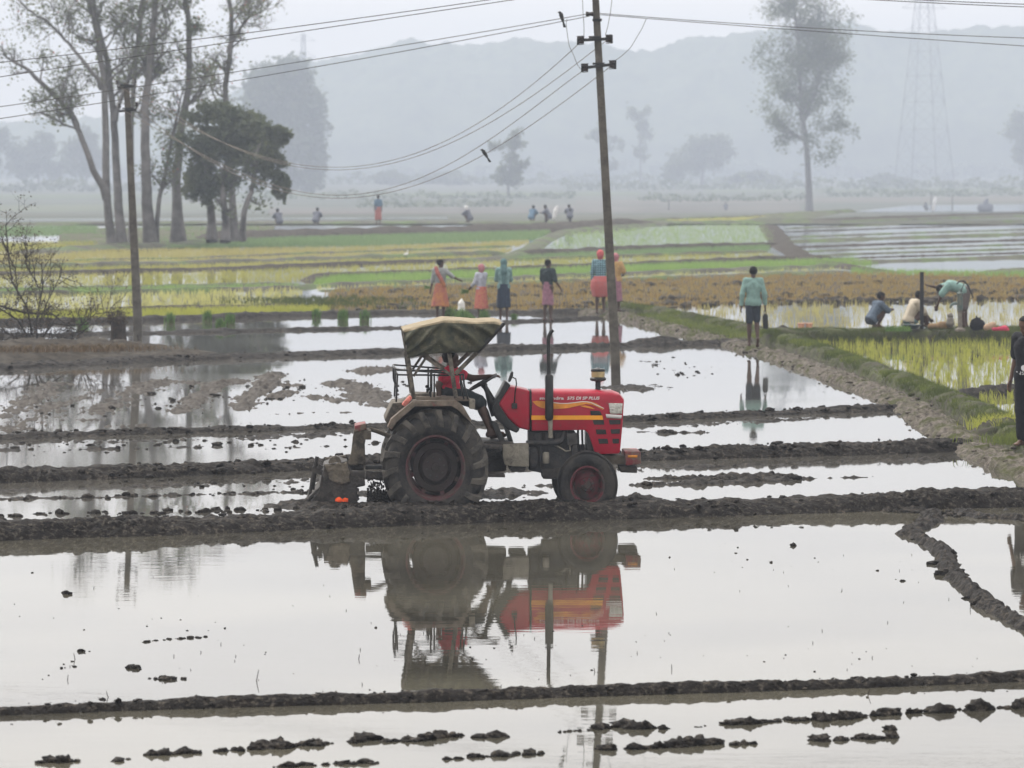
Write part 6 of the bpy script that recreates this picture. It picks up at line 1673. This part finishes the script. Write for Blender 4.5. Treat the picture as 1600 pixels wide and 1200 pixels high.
bank_grass(hb_info, 9000, .08, M_turf, 703, -.9, .3, flat=.75, patch=.1); bank_grass(hb_info, 9000, .11, M_turf2, 704, -.2, .98, flat=.75, patch=.3)
def tuft_field(px_pts, n, h, m, seed, spread, z, name='dry_grass', w=.008, lean=1.2, nb=4):
    rg = np.random.default_rng(seed); q, _, _ = resample([list(G(a, b, z)) for a, b in px_pts], .05)
    c = q[rg.integers(len(q), size=n)] + np.c_[rg.normal(0, spread, (n, 2)), np.zeros(n)]
    v, f1, f2 = blades(c, nb, h, w, lean, rg, 2, .04); o = link(name, np_mesh(name, v, [f1, f2]), m, None, False); o['kind'] = 'stuff'
pass
tuft_field([(20, 548), (200, 545)], 450, .11, mat('dead_stalk', (.12, .085, .05), .9, .4, 4), 714, .6, .2, w=.012)
tuft_field([(1575, 690), (1640, 690)], 200, .12, M_turf, 715, .22, .14, 'bank_grass', .014, .8); tuft_field([(1010, 492), (1100, 512), (1180, 528)], 700, .10, M_turf, 716, .3, .1, 'bank_grass', .012, .8)
tuft_field([(1560, 673), (1590, 668)], 160, .22, R_yg, 717, .25, .08, 'bank_grass', .014, .6); tuft_field([(460, 470), (500, 468), (512, 480)], 700, .12, M_turf2, 718, 1.2, .05, 'bank_grass', .02, .8)

# seedling bundles stood in the water
BUN = ('seedling bundle in the water nearest to the right of the short pole', 'seedling bundle, back one of three close together right of the short pole', 'seedling bundle, front one of three close together right of the short pole', 'seedling bundle, right one of three close together right of the short pole',
       'small seedling bundle at the end of the green verge left of two taller bundles', 'left one of two tall seedling bundles in front of the ochre stubble', 'right one of two tall seedling bundles in front of the ochre stubble', 'big seedling bundle half hidden behind the dry bush', 'seedling bundle at the feet of the woman in orange sari',
       'seedling bundle at the feet of the woman in red flowered skirt', 'seedling bundle touching the left side of the wide seedling heap', 'tiny tuft of seedlings right of the navy skirt')
M_bun = rm('seedling_green', (0.055, 0.12, 0.03), (0.13, 0.22, 0.05), 6, .3)
for k, (x_, y_, sz) in enumerate(((266, 505, 1), (324, 502, 1), (344, 513, .9), (360, 508, 1.05), (494, 497, .9), (536, 502, 1.15), (570, 502, 1.15), (128, 522, 1.5), (703, 499, 1.2), (757, 503, 1.1), (715, 502, 1.0), (803, 500, .6))):
    rg = np.random.default_rng(800 + k); r_ = .13 * sz
    c = np.c_[rg.normal(0, r_ * .33, (150, 2)), np.zeros(150)]
    v, f1, f2 = blades(c, 1, .27 * sz, .02, .32, rg, 2, .02)
    root = empty('seedling_bundle', G(x_, y_), 0, BUN[k], 'seedlings', 'seedling bundles')
    link('leaves', np_mesh('leaves', v, [f1, f2]), M_bun, root, False)
    MB().lathe([(r_ * .85, .0), (r_ * .7, .06 * sz), (r_ * .55, .10 * sz), (r_ * .6, .13 * sz)], 'z', (0, 0, -.02), 14).build('stems', M_turf2, root)
# broad heap of seedlings by the sack
rg = np.random.default_rng(830); c = np.c_[rg.uniform(-.22, .30, 420), rg.normal(0, .14, 420), np.zeros(420)]
v, f1, f2 = blades(c, 1, .33, .02, .5, rg, 2, .02); v[:, 2] *= np.clip(1.15 - np.abs(v[:, 0] + .05) * 2.4, .25, 1)
hp_ = empty('seedling_heap', G(726, 503), 0, 'wide heap of rice seedlings between the orange sari and red skirt', 'seedlings')
link('leaves', np_mesh('leaves', v, [f1, f2]), M_bun, hp_, False)
V, Q = isosurface([('rc', (-.12, 0, .02), (.16, 0, .02), .09, .06)], .02, .02); link('stems', np_mesh('stems', V, Q), M_turf2, hp_)

# ------------------------------------------------------------------ bare bush, stump and stick on the left bank
def bush():
    rg = np.random.default_rng(77); d = 98.0; b = P(55, 548, d); s = d / FPX
    root = empty('dry_bush', b, 0, 'dry half bare bush with tangled dark twigs on the left bank', 'bush')
    tb = Tubes(); tips = []
    loc = lambda x_, y_, dy=0: np.array(P(x_, y_, d)) - np.array(b) + np.array([0, dy, 0])
    stems = [([(57, 545), (58, 500), (62, 450), (68, 410)], 1.6), ([(55, 545), (42, 480), (22, 440), (12, 400), (14, 350)], 1.7), ([(52, 545), (28, 500), (0, 480), (-30, 470)], 1.7), ([(58, 540), (85, 505), (108, 508), (155, 505)], 1.5), ([(0, 478), (40, 488), (80, 492), (108, 510)], 1.8), ([(58, 520), (75, 470), (95, 430)], 1.2), ([(50, 545), (10, 520), (-40, 500)], 1.6), ([(60, 545), (100, 528), (118, 532)], 1.6), ([(120, 512), (150, 490), (175, 488)], 1.0), ([(30, 470), (25, 420), (5, 380)], 1.1), ([(60, 450), (40, 410), (45, 380)], .9)]
    for pts, r_ in stems:
        W = [loc(x_, y_, rg.normal(0, .25)) for x_, y_ in pts]
        tb.add(W, r_ * s, r_ * s * .5, 6)
        for _ in range(15):
            i = rg.integers(1, len(W)); a = W[i - 1] + (W[i] - W[i - 1]) * rg.random(); dr = W[i] - W[i - 1]; dr /= np.linalg.norm(dr)
            nd = dr * .6 + rg.normal(0, .6, 3) + np.array([0, 0, .25]); nd /= np.linalg.norm(nd)
            grow(tb, a, nd, rg.uniform(.25, .8), .009, 2, rg, tips, .1, .8, (2, 4), 4)
    for _ in range(150):                                  # tangle at the foot
        a = loc(rg.uniform(-40, 125), rg.uniform(515, 556), rg.normal(0, .5)); nd = rg.normal(size=3) * np.array([1, .6, .5]); nd /= np.linalg.norm(nd)
        tb.add([a, a + nd * .25 + rg.normal(0, .04, 3), a + nd * .55 + rg.normal(0, .08, 3)], .011, .005, 4)
    link('branches', tb.mesh('branches'), K_twig, root)
    tp_ = np.array(tips); pts = tp_[rg.integers(len(tp_), size=3400)] + rg.normal(0, .04, (3400, 3))
    v, f = leaves_mesh(pts, .025, rg); link('leaves', np_mesh('leaves', v, f), L_brown, root, False)
bush()
sb_ = P(184, 536, 101.0)
stp = empty('tree_stump', sb_, 0, 'short rotten stump topped with dry twigs beside the short pole', 'stump')
def stump():
    v = []; n = 20; rg = np.random.default_rng(5)
    for i, (z, r) in enumerate(((-.15, .24), (0, .21), (.15, .185), (.30, .175), (.42, .18), (.50, .17))):
        for k in range(n):
            g = 2 * math.pi * k / n; rr = r * (1 + .12 * math.sin(5 * g + 1) + .06 * math.sin(11 * g) + rg.normal(0, .02))
            v.append((rr * math.cos(g) * .95, rr * math.sin(g), z + (.05 * math.sin(3 * g) + rg.normal(0, .03) if i == 5 else 0)))
    f = list(map(tuple, grid_faces(6, n, True))) + [tuple(5 * n + k for k in range(n))]
    MB().add(v, f).build('stump_wood', mat('rotten_wood', (.035, .027, .022), .9, .5, 6, bump=.9, bscale=25), stp)
    tb = Tubes(); tips = []
    for _ in range(26):
        nd = rg.normal(0, .7, 3) + np.array([-.1, 0, .45]); nd /= np.linalg.norm(nd)
        grow(tb, np.array([rg.uniform(-.35, .15), 0, rg.uniform(.4, .5)]), nd, rg.uniform(.15, .38), .008, 1, rg, tips, .1, .8, (2, 4), 4)
    link('twigs', tb.mesh('twigs'), K_twig, stp)
    t_ = np.array(tips); v, f = leaves_mesh(t_[rg.integers(len(t_), size=700)] + rg.normal(0, .03, (700, 3)), .026, rg); link('leaves', np_mesh('leaves', v, f), L_brown, stp, False)
stump()
a = P(219, 552, 97.5); b = P(215, 523, 97.5)
tag(MB().tube([a - Vector((0, 0, .1)), (a + b) / 2 + Vector((.01, 0, 0)), b], [.022, .02, .016], 7).build('stick', K_twig), 'short dark stick planted in the bank below the short pole', 'stick')

# old stalks and straw bits standing in the front plot
def stalks(seed=41):
    rg = np.random.default_rng(seed); V = []; F = []; k = 0
    spots = [(400, 1064, .09), (170, 1090, .05), (105, 1062, .04), (118, 1030, .05), (1244, 1072, .06), (1050, 1046, .04), (560, 1030, .04), (930, 1050, .03), (1516, 952, .05), (1355, 1086, .07), (490, 1094, .05), (505, 1093, .07)]
    spots += [(rg.uniform(0, 1600), rg.uniform(860, 1080), rg.uniform(.006, .02)) for _ in range(60)]
    for x_, y_, h in spots:
        b = np.array(G(x_, y_, Z_FRONT)); t = b + np.array([rg.normal(0, .25) * h, 0, h]); w = .004
        V += [b + [-w, 0, -.02], b + [w, 0, -.02], t + [w * .6, 0, 0], t + [-w * .6, 0, 0], b + [0, -w, -.02], b + [0, w, -.02], t + [0, w, 0], t + [0, -w, 0]]; F += [(k, k + 1, k + 2, k + 3), (k + 4, k + 5, k + 6, k + 7)]; k += 8
    o = link('old_stalks', np_mesh('old_stalks', np.array(V), np.array(F)), K_twig, None, False); o['kind'] = 'stuff'
stalks()
# ------------------------------------------------------------------ pump, bundles and other small things
def blob(name, prims, m, loc, label=None, cat=None, parent=None, h=.012, k=.03, amp=.010, sq=SXQ):
    V, Q = isosurface(prims, h, k, None, 0, lambda p: amp * fbm(p, 14, 2, 4))
    V[:, 0] *= sq
    o = link(name, np_mesh(name, V, Q), m, parent)
    if parent is None: o.location = loc
    return tag(o, label, cat)
ZB = .29
pb = G(1500, 515.5, ZB)
pump = empty('hand_pump', pb, 0, 'green cast iron hand pump with curved handle on the bank', 'pump')
M_pump = mat('faded_green_iron', (0.09, 0.13, 0.12), .6, .3, 8, dirt=(.16, .14, .11), dirt_amt=.35, dscale=8)
MB().lathe([(.13, -.03), (.13, .02), (.075, .04), (.055, .06), (.052, .40), (.07, .42), (.075, .44)], 'z', (0, 0, 0), 18, SXQ).build('stand', mat('scaled_iron', (.17, .15, .125), .8, .3, 10), pump)
MB().lathe([(.06, .44), (.072, .47), (.068, .78), (.085, .80), (.085, .83), (.04, .86), (.02, .93), (0, .94)], 'z', (0, 0, 0), 18, SXQ).build('barrel', M_pump, pump)
MB().tube([(-.04, 0, .60), (-.14, 0, .60), (-.20, 0, .56), (-.22, 0, .49)], [.034, .034, .030, .028], 10).build('spout', M_pump, pump)
MB().tube([(.30, -.03, .72), (.24, -.03, .86), (.17, -.03, 1.02), (.08, -.03, 1.11), (-.02, -.03, 1.10), (-.08, -.03, 1.04)], [.016, .018, .02, .022, .02, .014], 10).build('handle', M_black, pump)
MB().obox((.02, -.02, .86), (.10, -.03, 1.08), .03, .02).build('handle_bracket', M_black, pump)
b = G(1440, 514, ZB)
tag(MB().obox((b.x, b.y - .05, b.z - .3), (b.x, b.y - .05, b.z + 1.30), .085, .085, (0, 1, 0)).build('wooden_post', mat('tarred_post', (.016, .016, .018), .7, .3, 5), None, .008), 'black square post standing between the sitting man and the pump', 'post')
blob('burlap_sack', [('rc', (-.26, 0, .06), (.22, .02, .08), .06, .085), ('rc', (.0, 0, .09), (.2, 0, .14), .08, .04)], mat('burlap', (.24, .16, .085), .9, .2, 12, bump=.3), G(1469, 514, ZB), 'brown burlap sack lying at the foot of the hand pump', 'sack')
blob('metal_pot', [('rc', (0, 0, .08), (0, 0, .14), .11, .09), ('rc', (0, 0, .2), (0, 0, .24), .06, .08)], mat('dull_metal_pot', (.17, .155, .13), .5, .3, 9, metallic=.3), G(1484, 514, ZB) + Vector((0, -.1, .06)), 'dull metal pot standing below the pump spout', 'pot', amp=.0)
blob('black_bag', [('rc', (-.06, 0, .10), (.08, 0, .11), .13, .12), ('rc', (-.1, 0, .18), (.02, 0, .22), .06, .05), ('rc', (.06, 0, .22), (.10, 0, .32), .02, .008), ('rc', (-.03, 0, .24), (-.02, 0, .31), .018, .007)], K_black, G(1527, 514.5, ZB), 'black bag with upright straps right of the pump', 'bag')
blob('tan_bundle', [('rc', (-.08, 0, .06), (.10, 0, .11), .07, .075)], cloth('tan_cloth', (.40, .28, .19)), G(1545, 515, ZB) + Vector((0, -.12, 0)), 'tan cloth bundle leaning on the black bag', 'bundle')
blob('pink_cloth', [('rc', (-.18, 0, .03), (.14, .0, .055), .035, .055), ('rc', (.1, 0, .06), (.2, 0, .02), .05, .03)], cloth('crimson_cloth', (.48, .05, .10)), G(1562, 516, ZB) + Vector((0, -.14, 0)), 'crimson cloth heap at the right end of the pile', 'cloth')
bs = G(1422, 514, ZB) + Vector((0, -.28, 0))
bsn = empty('basin', bs, 0, 'dark shallow basin in front of the sitting man', 'basin')
MB().lathe([(.0, .01), (.15, .012), (.20, .06), (.26, .10), (.265, .11), (.24, .105), (.18, .05), (.0, .03)], 'z', (0, 0, 0), 24, SXQ).build('bowl', mat('dark_enamel', (.03, .045, .05), .35, .2), bsn)
MB().tube([(-.24 * SXQ, 0, .10), (-.20, -.04, .15), (-.05, -.06, .17), (.08, -.06, .16)], .012, 6).build('rim_handle', M_black, bsn)
rg = np.random.default_rng(9); c = np.c_[rg.uniform(-.25, .3, 160), rg.normal(0, .08, 160), np.zeros(160)]
v, f1, f2 = blades(c, 1, .11, .022, 1.0, rg, 2, .02)
lg = link('cut_greens', np_mesh('cut_greens', v, [f1, f2]), M_bun, None, False); lg.location = G(1399, 515.5, ZB) + Vector((0, -.3, 0)); tag(lg, 'heap of fresh cut green leaves left of the basin', 'leaves')
K_peach = mat('peach_plastic', (.58, .30, .19), .55, .2, 8)
for k, (x_, lab) in enumerate(((1254, 'left one of two peach plastic tubs beside the grassy bank'), (1266, 'right one of two peach plastic tubs beside the grassy bank'))):
    o = empty('plastic_tub', G(x_ - 2, 515.5, .25), 0, lab, 'tub', 'peach tubs')
    MB().lathe([(.075, 0), (.085, .15), (.078, .155), (.06, .02), (0, .015)], 'z', (0, 0, 0), 18, SXQ).build('tub_body', K_peach, o)
    MB().lathe([(.085, .13), (.10, .14), (.10, .155), (.083, .158)], 'z', (0, 0, 0), 18, SXQ).build('tub_rim', K_peach, o)
wsk = blob('white_sack', [('rc', (0, 0, .10), (0, 0, .26), .115, .10), ('rc', (0, 0, .30), (.005, 0, .40), .08, .025)], mat('white_woven_plastic', (.62, .62, .60), .6, .1, 10, bump=.3), G(721, 491, .05), 'white sack standing on the bund behind the seedling heap', 'sack', h=.014)
# seedlings held in hands
for (x_, y_, d_, lab, sz) in ((671, 449, 116.6, 'small bunch of seedlings held low by the woman in orange', .8), (731, 455, 116.2, 'bunch of seedlings held out by the woman in red skirt', 1.1)):
    rg = np.random.default_rng(int(x_)); c = np.c_[rg.normal(0, .02, (60, 2)), np.zeros(60)]
    v, f1, f2 = blades(c, 1, .20 * sz, .016, .8, rg, 2, .01); v = v[:, [2, 1, 0]] * np.array([-1, 1, .8])
    o = link('held_seedlings', np_mesh('held_seedlings', v, [f1, f2]), M_bun, None, False); o.location = P(x_, y_, d_); tag(o, lab, 'seedlings')
eg = G(634, 403, 0); ego = empty('egret', eg, 0, 'tiny white egret standing on a far field bund', 'bird')
V, Q = isosurface([('rc', (-.12, 0, .30), (.12, 0, .36), .07, .09), ('rc', (.14, 0, .42), (.16, 0, .62), .04, .03), ('rc', (.16, 0, .64), (.26, 0, .63), .035, .01)], .03, .03)
V *= .5
link('body', np_mesh('body', V, Q), mat('white_feather', (.75, .75, .74), .8, .05), ego)
for s_ in (-.03, .03): MB().tube([(s_, 0, 0), (s_, 0, .15)], .01, 5).build('leg', M_black, ego)
# people far off, small in the haze
FV = .032
K_far_b = cloth('faded_blue', (.10, .17, .24)); K_far_r = cloth('faded_red', (.34, .12, .10)); K_far_w = cloth('white_cloth', (.66, .66, .66)); K_far_d = cloth('dull_dark', (.13, .14, .17))
gf = 'far field workers'
person(FG(591, 352, 0), math.radians(20), {}, 1.95, 'far person in blue shirt and red lungi standing on the long bank', [('shirt', K_far_b, dict(sleeve=.4)), ('skirt', K_far_r, dict(rings=sk(1.0, .3, .15, .18)))], M_skin_dark, 'short', FV, gf)
for k, (x_, y_, m, lab, an) in enumerate(((436, 361, K_far_d, 'leftmost far figure crouching on the long bank', 30), (494, 359, K_far_d, 'second far figure crouching on the long bank', -20), (733, 355, K_far_d, 'far crouching figure with white cap right of the egret', 60),
                                      (831, 353, K_far_b, 'far crouching figure in faded blue left of the white cloth', -30), (857, 352, K_far_d, 'far dark crouching figure touching the white cloth', 80), (890, 351, K_far_d, 'far dark figure right of the white cloth', 10), (1134, 332, K_far_d, 'tiny far figure crouching between the broad tree and airy tree', 0),
                                      (1448, 333, K_far_d, 'far figure left of the white upright cloth on the right', 40))):
    person(FG(x_, y_, .3), math.radians(an), SQ, 2.0 if x_ < 1100 else 2.6, lab, [('shirt', m, dict(sleeve=.6, infl=.03))] + ([('scarf', K_far_w, {})] if x_ == 733 else []), M_skin_dark, 'short' if x_ != 733 else None, FV * 1.2, gf)
for x_, y_, lab in ((868, 350, 'white upright cloth among the far crouching workers'), (1460, 331, 'white bent cloth among the far plots on the right')):
    b = FG(x_, y_, .3); s_ = b.y / 300
    blob('white_bundle', [('rc', (-.1 * s_, 0, .1), (0, 0, .55 * s_), .13 * s_, .15 * s_), ('rc', (0, 0, .55 * s_), (.12 * s_, 0, .85 * s_), .15 * s_, .08 * s_)], K_far_w, b, lab, 'cloth', h=.05 * s_, k=.08)
for x_, y_, yt, lab in ((853, 352, 322, 'thin far post left of the white upright cloth'), (891, 351, 325, 'thin far post right of the white upright cloth'), (1488, 331, 306, 'thin far post among the flooded plots on the right'), (1455, 331, 300, 'thin far post beside the white bent cloth'), (1045, 330, 310, 'thin far post standing alone in the dry field')):
    b = FG(x_, y_, .2); t = P(x_, yt, b.y)
    tag(MB().tube([b, (b + t) / 2 + Vector((.03, 0, 0)), t], [.10, .085, .06], 7).build('far_post', M_black), lab, 'post', 'far thin posts')
b = FG(1540, 331, .2); s_ = b.y / 300
blob('dark_heap', [('rc', (-.35 * s_, 0, .2 * s_), (.3 * s_, 0, .2 * s_), .28 * s_, .3 * s_), ('rc', (0, 0, .5 * s_), (.1 * s_, 0, .75 * s_), .22 * s_, .12 * s_)], K_far_d, b, 'dark rounded heap among the flooded plots at far right', 'heap', h=.08 * s_, k=.2, amp=.05)
# driver -----------------------------------------------------------------
dv = Vector((TX0, TY, 0)); sp_ = T3(702, 617, -.02)
dr_loc = dv + Matrix.Rotation(TYAW, 3, 'Z') @ Vector((sp_.x, sp_.y, sp_.z - .10))
kk = lambda px, py, y: (lambda v_: (-(v_.y) , (v_.x - sp_.x) / SXQ, v_.z - sp_.z + .10))(T3(px, py, y))
DR = dict(pelvis=(0, 0, .12), chest=kk(704, 592, -.02), neck=kk(703, 576, -.02), head=kk(704, 561, -.02), sr=kk(701, 581, -.20), sl=kk(706, 580, .15), er=kk(685, 602, -.26), wr=kk(686, 622, -.30), el=kk(738, 591, .16), wl=kk(764, 588, .12),
          hr=kk(708, 613, -.12), hl=kk(708, 613, .08), kr=kk(748, 628, -.20), kl=kk(750, 630, .16), ar=kk(766, 673, -.20), al=kk(772, 676, .14), look=(0, 1, -.05), fr=(0, 1, .15), fl=(0, 1, .15))
person(dr_loc, math.radians(-90), DR, 1.65, 'tractor driver in crimson shirt steering with one outstretched arm', [('shirt', K_crim, dict(sleeve=.27, hem=.12, infl=.012)), ('shorts', K_lungi, dict(len=1.0, infl=.02))], M_skin_dark, 'short', .0105, parent_rot=TYAW)
# ------------------------------------------------------------------ haze
hz = MB().box(-1000, 1000, -80, 2660, -6.5, 88).build('haze', None, None, smooth=False)
hz.data.materials.clear()
mh = bpy.data.materials.new('haze_air'); mh.use_nodes = True
nt = mh.node_tree
nt.nodes.remove(nt.nodes['Principled BSDF'])
pv = nt.nodes.new('ShaderNodeVolumePrincipled')
pv.inputs['Color'].default_value = (0.68, 0.76, 0.90, 1)
pv.inputs['Density'].default_value = 0.00066
pv.inputs['Anisotropy'].default_value = 0.0
nt.links.new(pv.outputs[0], nt.nodes['Material Output'].inputs['Volume'])
hz.data.materials.append(mh)
hz['kind'] = 'stuff'
